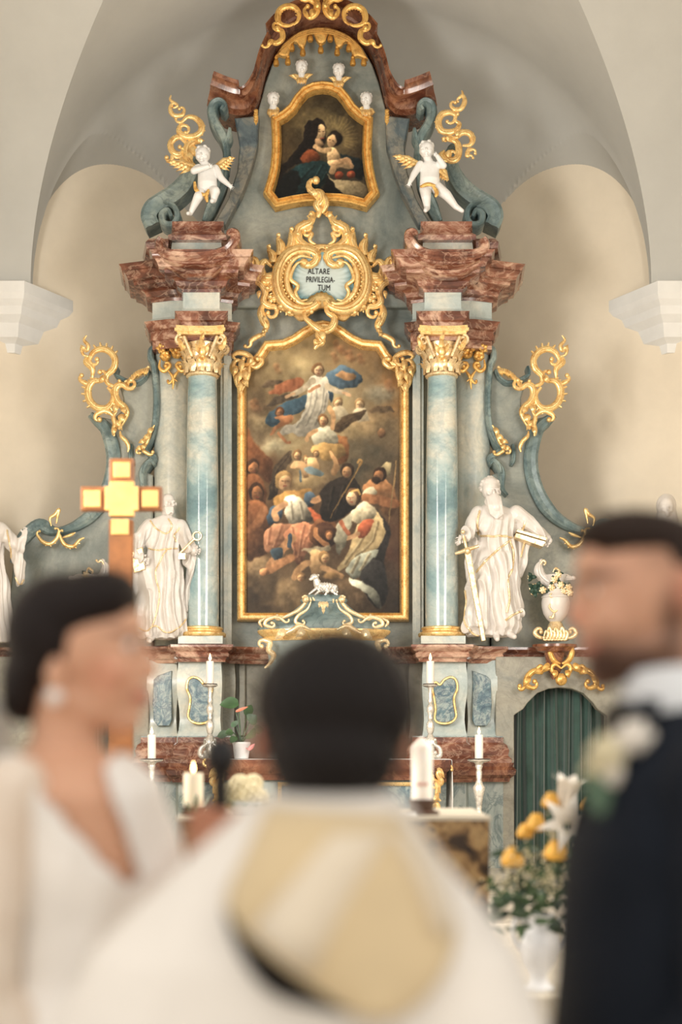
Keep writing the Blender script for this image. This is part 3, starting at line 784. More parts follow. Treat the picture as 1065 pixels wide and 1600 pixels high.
    part(MB().plate(mir(out_poly, sd), YD, YD + 0.12, 0.006), 'door_surround', 'stone_beige', 30)

# stone predella wall behind the tabernacle
part(MB().plate([(340, 1500), (340, 1015), (666, 1015), (666, 1500)], 12.25, 12.4, 0.01), 'predella_panel', 'stone_beige')
for x in (362, 378, 628, 644): part(MB().plate([(x - 5, 1150), (x - 5, 1030), (x + 5, 1030), (x + 5, 1150)], 12.21, 12.26, 0.006), 'predella_strip', 'stone_beige')
# ================================================================ paintings (flat print: colour carried by a fine canvas mesh)
class Painter:
    def __init__(s, w, h, seed=3):
        s.w, s.h = w, h; s.rs = np.random.RandomState(seed)
        s.U, s.V = None, None
    def grid(s, u0, u1, v0, v1):
        s.U, s.V = np.meshgrid(np.linspace(u0, u1, s.w), np.linspace(v0, v1, s.h)); s.img = np.zeros((s.h, s.w, 3)); s.px = (u1 - u0) / (s.w - 1)
        s.n1 = s.noise(10); s.n2 = s.noise(26); s.n3 = s.noise(60); s.n4 = s.noise(26)
    def noise(s, cells):
        n = max(2, int(cells)); m = max(2, int(cells * s.h / s.w))
        g = s.rs.rand(m + 3, n + 3)
        x = np.linspace(0, n, s.w); y = np.linspace(0, m, s.h)
        xi = x.astype(int); yi = y.astype(int); fx = x - xi; fy = y - yi
        fx = fx * fx * (3 - 2 * fx); fy = fy * fy * (3 - 2 * fy)
        a = g[np.ix_(yi, xi)]; b = g[np.ix_(yi, xi + 1)]; c = g[np.ix_(yi + 1, xi)]; d = g[np.ix_(yi + 1, xi + 1)]
        fx = fx[None, :]; fy = fy[:, None]
        return (a * (1 - fx) + b * fx) * (1 - fy) + (c * (1 - fx) + d * fx) * fy
    def field(s, samples, power=2.2):
        num = np.zeros((s.h, s.w, 3)); den = np.zeros((s.h, s.w))
        Uw = s.U + (s.n2 - 0.5) * 60; Vw = s.V + (s.n4 - 0.5) * 60
        for u, v, c in samples:
            w = 1.0 / ((Uw - u) ** 2 + (Vw - v) ** 2 + 300) ** (power / 2)
            num += w[..., None] * np.array(c, float); den += w
        s.img = num / den[..., None]
    def lay(s, mask, c, cu, cv, r, shade=0.32, tex=0.08):
        k = 1 + shade * np.clip(-((s.U - cu) * 0.6 + (s.V - cv)) / max(r, 1), -1.1, 1.1) + tex * (s.n3 - 0.5) * 2 + tex * (s.n2 - 0.5)
        colr = np.clip(np.array(c, float)[None, None, :] * k[..., None], 0, 255)
        s.img = s.img * (1 - mask[..., None]) + colr * mask[..., None]
    def poly(s, c, pts, soft=7, shade=0.32, smooth=True, tex=0.08, a=1.0):
        if smooth: pts = [(v.x, v.y) for v in catmull([Vector((x, y, 0)) for x, y in pts], 3, True)]
        p = np.array(pts, float); U = s.U + (s.n3 - 0.5) * 4 + (s.n2 - 0.5) * 6; V = s.V + (s.n4 - 0.5) * 8
        ins = np.zeros(U.shape, bool); dist = np.full(U.shape, 1e9); n = len(p)
        for i in range(n):
            x1, y1 = p[i]; x2, y2 = p[(i + 1) % n]
            cond = ((y1 > V) != (y2 > V))
            with np.errstate(divide='ignore', invalid='ignore'): xi = (x2 - x1) * (V - y1) / ((y2 - y1) if y2 != y1 else 1e-9) + x1
            ins ^= cond & (U < xi)
            dx, dy = x2 - x1, y2 - y1; L = dx * dx + dy * dy + 1e-9
            t = np.clip(((U - x1) * dx + (V - y1) * dy) / L, 0, 1)
            dist = np.minimum(dist, (U - x1 - t * dx) ** 2 + (V - y1 - t * dy) ** 2)
        sd = np.where(ins, 1, -1) * np.sqrt(dist); m = np.clip(0.5 + sd / soft, 0, 1) * a
        s.lay(m, c, p[:, 0].mean(), p[:, 1].mean(), max(np.ptp(p[:, 0]), np.ptp(p[:, 1])) * 0.5, shade, tex)
    def ell(s, c, u, v, ru, rv, rot=0, soft=6, shade=0.4, a=1.0):
        ca, sa = math.cos(rot), math.sin(rot); x = (s.U - u) * ca + (s.V - v) * sa; y = -(s.U - u) * sa + (s.V - v) * ca
        d = np.sqrt((x / ru) ** 2 + (y / rv) ** 2); m = np.clip(0.5 + (1 - d) * min(ru, rv) / soft, 0, 1) * a
        s.lay(m, c, u, v, max(ru, rv), shade)
    def line(s, c, pts, w, soft=4, smooth=True, a=1.0, shade=0.15):
        if smooth and len(pts) > 2: pts = [(v.x, v.y) for v in catmull([Vector((x, y, 0)) for x, y in pts], 4)]
        p = np.array(pts, float); dist = np.full(s.U.shape, 1e9)
        for i in range(len(p) - 1):
            x1, y1 = p[i]; x2, y2 = p[i + 1]; dx, dy = x2 - x1, y2 - y1; L = dx * dx + dy * dy + 1e-9
            t = np.clip(((s.U - x1) * dx + (s.V - y1) * dy) / L, 0, 1)
            dist = np.minimum(dist, (s.U - x1 - t * dx) ** 2 + (s.V - y1 - t * dy) ** 2)
        m = np.clip(0.5 + (w - np.sqrt(dist)) / soft, 0, 1) * a
        s.lay(m, c, p[:, 0].mean(), p[:, 1].mean(), 80, shade)
    def head(s, u, v, r, skin=(206, 160, 122), hair=(96, 66, 44), look=0.0, tilt=0.0):
        s.ell(hair, u - look * r * 0.35, v - r * 0.18, r * 1.02, r * 1.15, tilt, 6)
        s.ell(skin, u + look * r * 0.28, v + r * 0.12, r * 0.72, r * 0.92, tilt, 5)
        for k in (-0.32, 0.32): s.ell((96, 66, 50), u + look * r * 0.45 + k * r, v + r * 0.02, r * 0.17, r * 0.08, tilt, 5, 0, 0.8)
        s.ell(tuple(x * 0.62 for x in skin), u + look * r * 0.28 + r * 0.42, v + r * 0.2, r * 0.36, r * 0.8, tilt, r * 0.5, 0.1, 0.7)
        s.line((150, 100, 74), [(u + look * r * 0.5, v), (u + look * r * 0.55, v + r * 0.35)], r * 0.06, 3)
        s.line((150, 70, 58), [(u + look * r * 0.3 - r * 0.15, v + r * 0.58), (u + look * r * 0.3 + r * 0.2, v + r * 0.58)], r * 0.06, 3)
    def folds(s, pts_list, dark, light, w=6):
        for pts in pts_list:
            s.line(dark, pts, w, 8, a=0.6); s.line(light, [(x - w * 1.6, y) for x, y in pts], w * 0.7, 8, a=0.55)
    def finish(s, grain=7, sat=0.64, gain=0.90, warm=(1.02, 1.0, 0.92)):
        # drag the wet paint a little along a noise field, then age it under a warm varnish
        du = ((s.n2 - 0.5) * 6).round().astype(int); dv = ((s.n4 - 0.5) * 7).round().astype(int)
        I, J = np.meshgrid(np.arange(s.h), np.arange(s.w), indexing='ij')
        b = s.img[np.clip(I + dv // 2, 0, s.h - 1), np.clip(J + du // 2, 0, s.w - 1)]
        s.img = (b * 2 + np.roll(b, 1, 0) + np.roll(b, 1, 1) + np.roll(b, -1, 0) + np.roll(b, -1, 1)) / 6
        g = s.img.mean(2, keepdims=True); s.img = (g + (s.img - g) * sat) * np.array(warm) * gain
        s.img = s.img * (0.80 + 0.40 * (0.6 * s.n1 + 0.4 * s.n2))[..., None]
        x = np.clip(s.img / 190.0, 0, 1.3); s.img = 205.0 * x ** 1.22
        s.img = np.clip(s.img + (s.rs.rand(s.h, s.w, 1) - 0.5) * grain + (s.n3 - 0.5)[..., None] * 10, 0, 255)

def canvas_object(name, pa, fmap, outline, Y, mat, parent):
    """pa painted over crop coordinates; fmap maps crop coords to photo pixels; keep only cells inside outline (px)"""
    h, w = pa.h, pa.w; px = np.empty((h, w)); py = np.empty((h, w))
    x0, y0 = fmap(0, 0); x1, y1 = fmap(1000, 1000)
    px = x0 + pa.U * (x1 - x0) / 1000; py = y0 + pa.V * (y1 - y0) / 1000
    vx = (px - CX) / FPX * Y; vz = CAMZ + (HY - py) / FPX * Y
    cx_ = (px[:-1, :-1] + px[1:, 1:]) / 2; cy_ = (py[:-1, :-1] + py[1:, 1:]) / 2
    ins = np.zeros(cx_.shape, bool); n = len(outline)
    for i in range(n):
        a, b = outline[i]; c, d = outline[(i + 1) % n]
        if b == d: continue
        ins ^= ((b > cy_) != (d > cy_)) & (cx_ < (c - a) * (cy_ - b) / (d - b) + a)
    idx = np.arange(h * w).reshape(h, w)
    q = np.stack([idx[1:, :-1][ins], idx[1:, 1:][ins], idx[:-1, 1:][ins], idx[:-1, :-1][ins]], 1)
    used = np.unique(q); remap = -np.ones(h * w, int); remap[used] = np.arange(len(used)); q = remap[q]
    vs = np.stack([vx.ravel(), np.full(h * w, Y), vz.ravel()], 1)[used]
    me = bpy.data.meshes.new(name); me.vertices.add(len(vs)); me.vertices.foreach_set('co', vs.ravel())
    me.loops.add(q.size); me.loops.foreach_set('vertex_index', q.ravel().astype(np.int32))
    me.polygons.add(len(q)); me.polygons.foreach_set('loop_start', np.arange(0, q.size, 4, dtype=np.int32)); me.polygons.foreach_set('loop_total', np.full(len(q), 4, dtype=np.int32))
    me.update(calc_edges=True); me.validate()
    at = me.color_attributes.new('Col', 'FLOAT_COLOR', 'POINT')
    c = pa.img.reshape(-1, 3)[used] / 255.0; lin = np.where(c <= 0.04045, c / 12.92, ((c + 0.055) / 1.055) ** 2.4)
    at.data.foreach_set('color', np.concatenate([lin, np.ones((len(lin), 1))], 1).ravel().astype(np.float32))
    return link_mesh(name, me, mat, parent)

# ---------------- main altarpiece painting
c5 = crop(360, 520, 3.479)
pa = Painter(300, 524); pa.grid(70, 930, -40, 1540)
pa.field([(100, 60, (150, 128, 92)), (300, 100, (168, 146, 106)), (500, 60, (160, 136, 96)), (650, 80, (152, 116, 78)), (800, 120, (150, 118, 80)), (880, 250, (168, 120, 72)),
    (100, 250, (140, 118, 86)), (230, 200, (168, 146, 108)), (400, 200, (190, 170, 130)), (600, 350, (186, 170, 134)), (780, 330, (150, 136, 112)), (880, 380, (168, 124, 74)),
    (120, 400, (126, 102, 76)), (150, 480, (150, 128, 98)), (600, 420, (180, 162, 130)), (820, 440, (132, 108, 80)), (700, 520, (150, 128, 96)), (850, 560, (122, 104, 82)),
    (150, 560, (138, 118, 92)), (220, 620, (160, 146, 118)), (330, 600, (176, 156, 118)), (680, 620, (112, 100, 82)), (780, 640, (102, 94, 80)), (880, 680, (96, 84, 70)),
    (120, 650, (128, 76, 44)), (180, 720, (134, 86, 50)), (400, 800, (150, 126, 90)), (700, 740, (84, 78, 68)), (880, 850, (92, 70, 54)), (120, 800, (112, 74, 46)),
    (130, 980, (108, 66, 38)), (120, 1120, (92, 60, 38)), (200, 1000, (88, 66, 48)), (460, 960, (98, 70, 50)), (550, 1060, (92, 60, 42)), (880, 1050, (98, 66, 48)), (900, 1200, (92, 58, 44)),
    (110, 1250, (138, 110, 80)), (160, 1330, (116, 94, 70)), (120, 1450, (78, 62, 48)), (300, 1420, (134, 110, 82)), (450, 1450, (112, 90, 68)), (620, 1450, (92, 74, 58)), (700, 1400, (104, 84, 64)), (860, 1400, (72, 56, 46)), (880, 1500, (62, 50, 42)), (200, 1500, (74, 58, 44)), (500, 1520, (82, 64, 48))])
# clouds
for u, v, ru, rv, c in ((200, 480, 90, 45, (172, 150, 116)), (150, 410, 60, 40, (140, 112, 84)), (760, 500, 110, 60, (158, 132, 98)), (640, 540, 70, 40, (170, 146, 108)), (820, 330, 80, 45, (146, 140, 128)), (430, 800, 90, 50, (176, 150, 110)), (370, 860, 60, 30, (158, 130, 92)),
                        (150, 1270, 80, 60, (158, 130, 98)), (310, 1420, 70, 75, (150, 122, 90)), (400, 1470, 60, 45, (134, 108, 78)), (640, 1380, 80, 50, (132, 104, 76)), (700, 1450, 60, 50, (112, 88, 66)), (250, 610, 60, 30, (176, 168, 146))):
    pa.ell(c, u, v, ru, rv, 0.1, 40, 0.3, 0.75)
# faint cherubs high up
for u, v, r in ((570, 55, 18), (640, 110, 20), (700, 130, 18), (560, 120, 16), (600, 80, 16), (130, 380, 22), (250, 185, 16), (855, 275, 20), (740, 60, 14)): pa.ell((160, 108, 72), u, v, r, r * 1.1, 0, 14, 0.4, 0.55); pa.ell((158, 104, 68), u + 12, v + r * 1.5, r * 1.3, r, 0.4, 16, 0.4, 0.45)
# woman in the clouds: drapery, cloak, attendants
pa.poly((112, 92, 74), [(168, 300), (210, 262), (280, 262), (240, 290)], 10); pa.poly((190, 112, 76), [(210, 335), (240, 290), (330, 250), (402, 254), (380, 292), (300, 325)], 8)
pa.poly((98, 84, 72), [(196, 402), (240, 350), (330, 330), (370, 345), (320, 372), (250, 385)], 8)
pa.poly((62, 96, 128), [(420, 340), (340, 366), (250, 398), (196, 452), (188, 495), (225, 518), (262, 490), (330, 452), (396, 420), (425, 375)], 7, 0.45)
pa.poly((78, 108, 142), [(515, 235), (560, 195), (600, 180), (665, 198), (716, 238), (704, 282), (640, 300), (560, 296), (528, 272)], 7, 0.5); pa.poly((178, 132, 92), [(570, 228), (620, 208), (680, 232), (650, 256), (590, 252)], 8)
pa.poly((60, 88, 120), [(515, 270), (560, 330), (545, 380), (520, 330)], 7)
pa.poly((184, 178, 174), [(438, 242), (520, 236), (532, 300), (528, 372), (512, 430), (486, 478), (470, 520), (420, 562), (340, 548), (268, 552), (296, 500), (360, 486), (396, 430), (416, 350), (420, 290)], 6, 0.38)
pa.folds([[(470, 300), (456, 400), (410, 500)], [(505, 300), (496, 400), (456, 500)], [(440, 330), (424, 420), (360, 510)], [(520, 330), (505, 420)]], (128, 124, 124), (208, 204, 198), 5)
pa.line((190, 176, 160), [(446, 262), (400, 300), (340, 335)], 16, 6); pa.line((206, 164, 130), [(345, 330), (300, 352)], 9, 5); pa.line((186, 172, 156), [(520, 290), (570, 315), (625, 326)], 14, 6); pa.line((206, 164, 130), [(610, 325), (650, 338)], 8, 5)
pa.line((198, 140, 104), [(428, 318), (478, 288)], 9, 5); pa.head(476, 205, 32, (216, 176, 142), (128, 92, 60), 0.2)
pa.head(265, 432, 24, (180, 122, 82), (110, 66, 40)); pa.poly((178, 116, 76), [(240, 455), (310, 440), (345, 462), (310, 492), (262, 520), (240, 548), (228, 530), (262, 480)], 7); pa.line((176, 116, 78), [(262, 545), (300, 590), (318, 590)], 8, 5); pa.line((170, 110, 74), [(238, 532), (222, 552)], 7)
for u, v, r in ((582, 385, 26), (700, 392, 26)): pa.head(u, v, r, (196, 164, 128), (150, 118, 82)); pa.poly((190, 178, 160), [(u - 40, v + 70), (u - 20, v + 20), (u + 30, v + 24), (u + 60, v + 80), (u, v + 90)], 9, a=0.8)
pa.poly((110, 88, 66), [(750, 420), (820, 392), (896, 422), (820, 432)], 9); pa.ell((140, 100, 70), 820, 545, 22, 26, 0, 8)
# angel in the middle
pa.poly((92, 72, 52), [(556, 520), (600, 470), (660, 440), (738, 424), (700, 470), (650, 500), (600, 540)], 7, 0.4); pa.folds([[(600, 500), (660, 462), (720, 434)], [(580, 520), (640, 490)]], (64, 48, 36), (130, 102, 76), 3)
pa.poly((146, 92, 52), [(570, 560), (625, 560), (645, 620), (630, 690), (590, 712), (570, 650)], 8); pa.poly((178, 140, 84), [(445, 612), (540, 596), (606, 600), (622, 650), (580, 690), (520, 690), (450, 660)], 7, 0.45)
pa.poly((176, 172, 160), [(460, 520), (520, 505), (572, 540), (590, 590), (520, 596), (460, 610), (440, 570)], 7, 0.4); pa.line((206, 158, 112), [(552, 515), (556, 460), (538, 408)], 13, 6); pa.line((204, 156, 112), [(464, 530), (420, 560), (410, 582)], 12, 6)
pa.poly((194, 146, 102), [(530, 640), (560, 650), (590, 720), (570, 770), (546, 760), (556, 710)], 7); pa.head(500, 480, 28, (206, 158, 116), (126, 88, 54), 0.1)
for u, v, r in ((362, 664, 24), (410, 690, 18), (462, 660, 18)): pa.head(u, v, r, (202, 160, 118), (128, 92, 58))
pa.poly((198, 154, 112), [(340, 690), (380, 690), (420, 720), (430, 780), (400, 782), (380, 740), (330, 730)], 8); pa.poly((198, 158, 116), [(420, 680), (470, 690), (480, 740), (440, 780), (420, 740)], 8); pa.poly((106, 128, 146), [(400, 730), (460, 738), (510, 752), (490, 776), (430, 766)], 7); pa.line((96, 112, 128), [(376, 752), (384, 806)], 7)
# figures in shadow at the left
pa.poly((136, 80, 46), [(92, 520), (130, 590), (190, 650), (228, 720), (215, 820), (150, 760), (96, 700)], 14, 0.3, a=0.9)
for u, v, r, k in ((122, 735, 38, 0.3), (140, 868, 42, 0.2)): pa.head(u, v, r, (160, 104, 66), (70, 44, 28), k); pa.poly((138, 84, 50), [(u - 46, v + 60), (u + 10, v + 36), (u + 60, v + 80), (u + 70, v + 200), (u, v + 240), (u - 52, v + 180)], 10, 0.45)
pa.line((156, 100, 64), [(180, 960), (150, 1030), (100, 1070)], 22, 8); pa.poly((100, 62, 38), [(92, 1100), (170, 1060), (200, 1150), (180, 1210), (92, 1230)], 12)
# winged soldier
pa.poly((86, 70, 56), [(206, 900), (222, 800), (240, 722), (290, 660), (334, 636), (318, 720), (280, 790), (250, 880)], 7, 0.4); pa.folds([[(230, 860), (250, 760), (310, 670)], [(250, 860), (280, 770)]], (58, 46, 38), (120, 100, 80), 4)
pa.poly((190, 140, 74), [(226, 900), (300, 866), (420, 846), (450, 880), (400, 940), (330, 930), (260, 960)], 7, 0.4); pa.poly((60, 84, 116), [(196, 1000), (226, 940), (282, 960), (270, 1020), (216, 1042)], 7, 0.5); pa.poly((70, 92, 122), [(400, 880), (452, 868), (470, 900), (440, 950), (408, 930)], 7, 0.5)
pa.poly((174, 166, 156), [(300, 900), (372, 886), (420, 940), (440, 1020), (380, 1050), (312, 1030), (296, 960)], 7, 0.55); pa.folds([[(330, 920), (340, 1010)], [(380, 920), (400, 1010)]], (120, 112, 104), (214, 208, 200), 6)
pa.poly((176, 84, 50), [(420, 950), (500, 1000), (560, 1020), (540, 1100), (470, 1060)], 8, 0.4)
pa.poly((202, 136, 104), [(190, 1080), (240, 1042), (330, 1034), (350, 1060), (300, 1120), (240, 1180), (186, 1180), (174, 1130)], 7, 0.4); pa.poly((200, 128, 96), [(290, 1080), (360, 1034), (450, 1040), (480, 1090), (420, 1180), (380, 1260), (340, 1230), (330, 1140), (290, 1120)], 7, 0.4)
pa.folds([[(220, 1060), (210, 1150)], [(280, 1050), (240, 1160)], [(340, 1060), (350, 1200)], [(400, 1050), (370, 1220)], [(440, 1060), (400, 1150)]], (142, 84, 62), (226, 164, 132), 6)
pa.line((200, 142, 98), [(330, 1120), (270, 1190), (215, 1270)], 26, 7); pa.line((190, 130, 88), [(330, 1220), (260, 1260), (200, 1296)], 20, 7); pa.ell((196, 134, 90), 184, 1300, 26, 20, 0, 6); pa.poly((66, 88, 112), [(216, 1180), (276, 1170), (282, 1220), (240, 1226)], 6); pa.line((70, 92, 120), [(320, 1104), (322, 1160)], 11)
pa.line((206, 152, 112), [(250, 1010), (240, 970), (296, 930)], 17, 6); pa.line((204, 148, 106), [(450, 912), (520, 884), (570, 862)], 18, 6); pa.line((208, 154, 114), [(565, 862), (606, 876)], 10, 5); pa.head(292, 808, 46, (212, 164, 122), (176, 138, 86), 0.35, 0.2)
# shield and small putto
pa.ell((112, 70, 44), 508, 1090, 80, 84, 0.4, 7, 0.5); pa.ell((80, 50, 36), 508, 1090, 62, 66, 0.4, 7, 0.4); pa.head(535, 1100, 22, (178, 120, 78), (100, 62, 38)); pa.line((188, 126, 82), [(460, 1070), (468, 1110), (520, 1150)], 14, 6)
# monk and bishop
pa.poly((50, 42, 38), [(486, 866), (540, 806), (600, 780), (670, 790), (712, 862), (690, 930), (620, 1000), (540, 1024), (480, 985), (498, 920)], 8, 0.4); pa.folds([[(560, 840), (540, 960)], [(620, 830), (580, 980)]], (28, 24, 22), (84, 72, 62), 6); pa.head(630, 752, 36, (196, 146, 104), (60, 44, 34), -0.1)
pa.poly((150, 102, 66), [(720, 850), (770, 800), (850, 800), (902, 870), (902, 960), (860, 1000), (790, 930)], 8, 0.4); pa.poly((196, 186, 166), [(716, 876), (776, 836), (790, 880), (740, 906)], 7); pa.line((168, 108, 70), [(730, 900), (820, 914), (896, 930)], 24, 8)
pa.poly((178, 160, 124), [(808, 748), (836, 706), (876, 704), (872, 752), (840, 778)], 6, 0.4); pa.head(806, 775, 34, (168, 112, 74), (60, 40, 28), -0.35); pa.ell((64, 46, 34), 790, 800, 22, 20, 0, 8)
pa.line((146, 112, 66), [(540, 1004), (620, 860), (706, 716)], 4, 3, False); pa.line((166, 126, 70), [(700, 722), (716, 700), (704, 690), (694, 706)], 6, 3); pa.line((150, 120, 80), [(860, 1030), (902, 700)], 3.5, 3, False)
# crowned woman kneeling
pa.poly((44, 40, 40), [(770, 960), (850, 1030), (866, 1120), (830, 1250), (850, 1420), (790, 1500), (720, 1380), (780, 1200)], 9, 0.3); pa.poly((184, 160, 120), [(690, 1040), (780, 960), (836, 1040), (828, 1130), (770, 1190), (680, 1220), (600, 1290), (580, 1270), (640, 1180)], 7, 0.4)
pa.poly((150, 156, 152), [(640, 1250), (720, 1190), (800, 1180), (760, 1250), (720, 1310), (660, 1330), (632, 1300)], 7, 0.5); pa.poly((160, 164, 158), [(640, 1330), (720, 1350), (790, 1400), (818, 1490), (790, 1494), (740, 1420), (660, 1370)], 7, 0.5); pa.poly((52, 50, 52), [(700, 1330), (780, 1230), (840, 1280), (850, 1420), (800, 1400)], 9, 0.3)
pa.folds([[(760, 1010), (720, 1120), (620, 1250)], [(800, 1030), (770, 1140), (680, 1210)], [(700, 1220), (660, 1300)], [(760, 1200), (710, 1290)]], (120, 98, 70), (222, 206, 172), 6)
pa.poly((204, 192, 170), [(664, 960), (720, 920), (780, 950), (786, 1000), (730, 1020), (664, 1030)], 7, 0.45); pa.poly((198, 96, 62), [(706, 1030), (750, 1012), (776, 1030), (740, 1100), (700, 1122), (684, 1090)], 6, 0.45); pa.line((206, 158, 118), [(690, 1096), (650, 1112), (618, 1120)], 12, 5)
pa.poly((166, 162, 148), [(574, 1050), (620, 1010), (670, 980), (650, 1060), (600, 1200), (566, 1170)], 7, 0.4); pa.line((188, 106, 74), [(600, 1030), (640, 1090)], 12, 6); pa.head(660, 895, 42, (218, 178, 144), (104, 72, 48), -0.4); pa.line((200, 160, 90), [(660, 860), (690, 852), (704, 876)], 6)
# cherub below
pa.poly((180, 168, 146), [(380, 1180), (450, 1168), (520, 1156), (540, 1176), (470, 1200), (420, 1196)], 8, a=0.85); pa.poly((198, 156, 112), [(440, 1180), (500, 1200), (520, 1270), (490, 1330), (440, 1320), (428, 1250)], 8, 0.4); pa.line((198, 150, 106), [(500, 1280), (560, 1300), (600, 1320)], 16, 7); pa.line((192, 144, 100), [(420, 1250), (370, 1280), (345, 1330)], 18, 7)
pa.head(512, 1226, 30, (208, 162, 118), (150, 112, 70), 0.3); pa.head(382, 1330, 24, (190, 146, 104), (136, 100, 64)); pa.ell((170, 130, 84), 545, 1320, 40, 20, 0, 9)
pa.finish()
halfo = [(384, 958), (384, 606), (387, 584), (402, 574), (412, 562), (421, 548), (445, 546), (463, 538), (480, 526), (493, 519), (503, 517)]
AXP = 504.5
def mirp(p): return [(2 * AXP - x, y) for x, y in p]
halfo[-1] = (AXP, 517)
main_out = halfo + mirp(halfo)[::-1][1:]
ap = thing('altar_painting', P(AXP, 970, YM), 'large arched oil painting of saints below a woman in clouds, in gilt frame', 'painting')
big = [(x + (-4 if x < AXP else 4), y + (4 if y > 700 else -4)) for x, y in main_out]
canvas_object('canvas', pa, c5, big, YM - 0.05, 'oil_paint', ap)
def frame_of(outline, Y, prof, name, m, parent):
    pts = [P(x, y, Y) for x, y in outline]
    a = sum(pts[i].x * pts[(i + 1) % len(pts)].z - pts[(i + 1) % len(pts)].x * pts[i].z for i in range(len(pts)))
    if a > 0: pts = pts[::-1]
    return MB().frame(pts, prof).build(name, m, parent, 25)
FP = [(-0.005, 0.0), (0.0, 0.05), (0.008, 0.07), (0.018, 0.06), (0.024, 0.045), (0.045, 0.05), (0.05, 0.075), (0.06, 0.085), (0.07, 0.075), (0.075, 0.04), (0.075, -0.03)]
frame_of(main_out, YM - 0.05, FP, 'gilt_frame', 'gold', ap)
# rocaille clasps at the frame's upper corners
for sd in (False, True):
    m = MB(); f = (lambda p: mirp(p)) if sd else (lambda p: p); sg = -1 if sd else 1
    Yk = YM - 0.14
    scroll(m, f([(368, 562), (364, 556), (372, 551), (384, 553), (392, 560), (388, 568)]), 4.5, Yk, curl=(0, 0.6 * sg))
    scroll(m, f([(366, 566), (363, 576), (368, 586), (370, 600), (376, 612)]), 4.5, Yk, curl=(0.5 * sg, 0))
    scroll(m, f([(390, 570), (388, 584), (384, 596), (378, 610)]), 4, Yk)
    scroll(m, f([(392, 572), (400, 574), (408, 568)]), 4, Yk, curl=(0, 0.5 * -sg))
    for a, b in (((378, 562), (376, 584)), ((376, 580), (372, 600)), ((382, 578), (384, 598)), ((370, 572), (364, 590)), ((386, 562), (398, 566)), ((376, 596), (374, 616)), ((380, 592), (388, 606))): leaf(m, f([a])[0], f([b])[0], 5, Yk - 0.02, 0.03)
    m.ell(P(*f([(378, 570)])[0], Yk - 0.02), 0.03)
    m.build('corner_clasp', 'gold', ap, 50)

# ---------------- upper painting
c7 = crop(400, 120, 5.325)
pb = Painter(210, 236, 8); pb.grid(80, 1000, 110, 1080)
pb.field([(520, 200, (66, 56, 40)), (350, 350, (92, 78, 52)), (250, 450, (98, 80, 52)), (240, 620, (92, 72, 46)), (520, 300, (108, 92, 62)), (440, 330, (124, 106, 72)), (700, 400, (134, 116, 76)), (760, 520, (140, 118, 78)), (840, 460, (84, 70, 48)), (860, 640, (70, 56, 40)), (700, 250, (62, 54, 40)), (800, 350, (66, 56, 42)), (860, 780, (34, 34, 34)), (880, 900, (84, 72, 56)), (200, 900, (24, 26, 28)), (400, 1000, (22, 26, 28)), (750, 1000, (60, 50, 42))])
for k in range(16):
    a = -2.3 + k * 0.19; pb.line((176, 152, 100), [(650 + 80 * math.cos(a), 510 + 80 * math.sin(a)), (650 + 190 * math.cos(a), 510 + 190 * math.sin(a))], 4, 9, False, 0.35)
pb.ell((150, 130, 88), 520, 400, 150, 110, 0, 90, 0.1, 0.5)
pb.poly((36, 27, 25), [(402, 470), (412, 400), (460, 356), (530, 352), (576, 392), (580, 470), (560, 560), (470, 640), (330, 720), (230, 800), (150, 990), (150, 960), (200, 760), (290, 660), (390, 540)], 10, 0.25)
pb.poly((30, 24, 24), [(380, 560), (470, 520), (500, 640), (420, 700), (300, 720)], 12, 0.2)
pb.poly((150, 72, 36), [(376, 660), (420, 600), (480, 610), (530, 660), (520, 700), (440, 710), (380, 716)], 12, 0.5)
pb.poly((24, 58, 68), [(300, 760), (400, 710), (520, 700), (620, 740), (610, 800), (560, 900), (440, 980), (300, 1010), (170, 1010), (200, 880)], 12, 0.5); pb.folds([[(560, 740), (480, 850), (380, 980)], [(480, 740), (360, 860)], [(600, 790), (520, 920)]], (12, 26, 32), (44, 92, 102), 9)
pb.poly((20, 26, 30), [(240, 800), (360, 790), (340, 950), (180, 1020), (150, 990)], 14, 0.2)
pb.poly((20, 36, 44), [(700, 640), (780, 660), (880, 690), (890, 860), (800, 800)], 12, 0.3)
pb.ell((206, 170, 130), 532, 452, 46, 66, 0.12, 9, 0.35); pb.ell((44, 32, 26), 486, 440, 26, 80, 0.1, 10, 0.2); pb.poly((40, 28, 24), [(470, 380), (530, 372), (572, 402), (540, 396), (500, 420), (484, 480)], 8)
for u in (520, 560): pb.ell((60, 40, 32), u, 452, 11, 4, 0.1, 4, 0)
pb.line((60, 42, 30), [(506, 438), (530, 434)], 2.5, 4); pb.line((170, 120, 90), [(548, 450), (556, 482), (546, 486)], 3, 4); pb.line((160, 62, 50), [(534, 508), (560, 506)], 4, 4); pb.poly((176, 138, 104), [(490, 510), (540, 520), (560, 560), (500, 580)], 10)
pb.ell((40, 28, 24), 652, 512, 62, 62, 0, 10, 0.2); pb.ell((200, 158, 118), 628, 532, 40, 50, 0.2, 9, 0.4); pb.ell((60, 40, 32), 612, 528, 9, 4, 0, 4, 0); pb.ell((60, 40, 32), 640, 534, 8, 4, 0, 4, 0)
pb.poly((206, 168, 126), [(600, 590), (650, 580), (690, 640), (690, 700), (620, 720), (590, 680)], 9, 0.4); pb.line((204, 164, 122), [(610, 600), (550, 612), (490, 580)], 20, 8); pb.poly((206, 170, 130), [(600, 700), (680, 690), (780, 720), (800, 760), (700, 760), (610, 740)], 9, 0.35)
pb.line((198, 156, 116), [(630, 790), (660, 730), (730, 710)], 26, 8); pb.line((190, 146, 108), [(700, 700), (760, 690), (790, 740)], 20, 8); pb.folds([[(660, 740), (720, 720)], [(680, 760), (730, 745)]], (120, 82, 60), (222, 184, 146), 4)
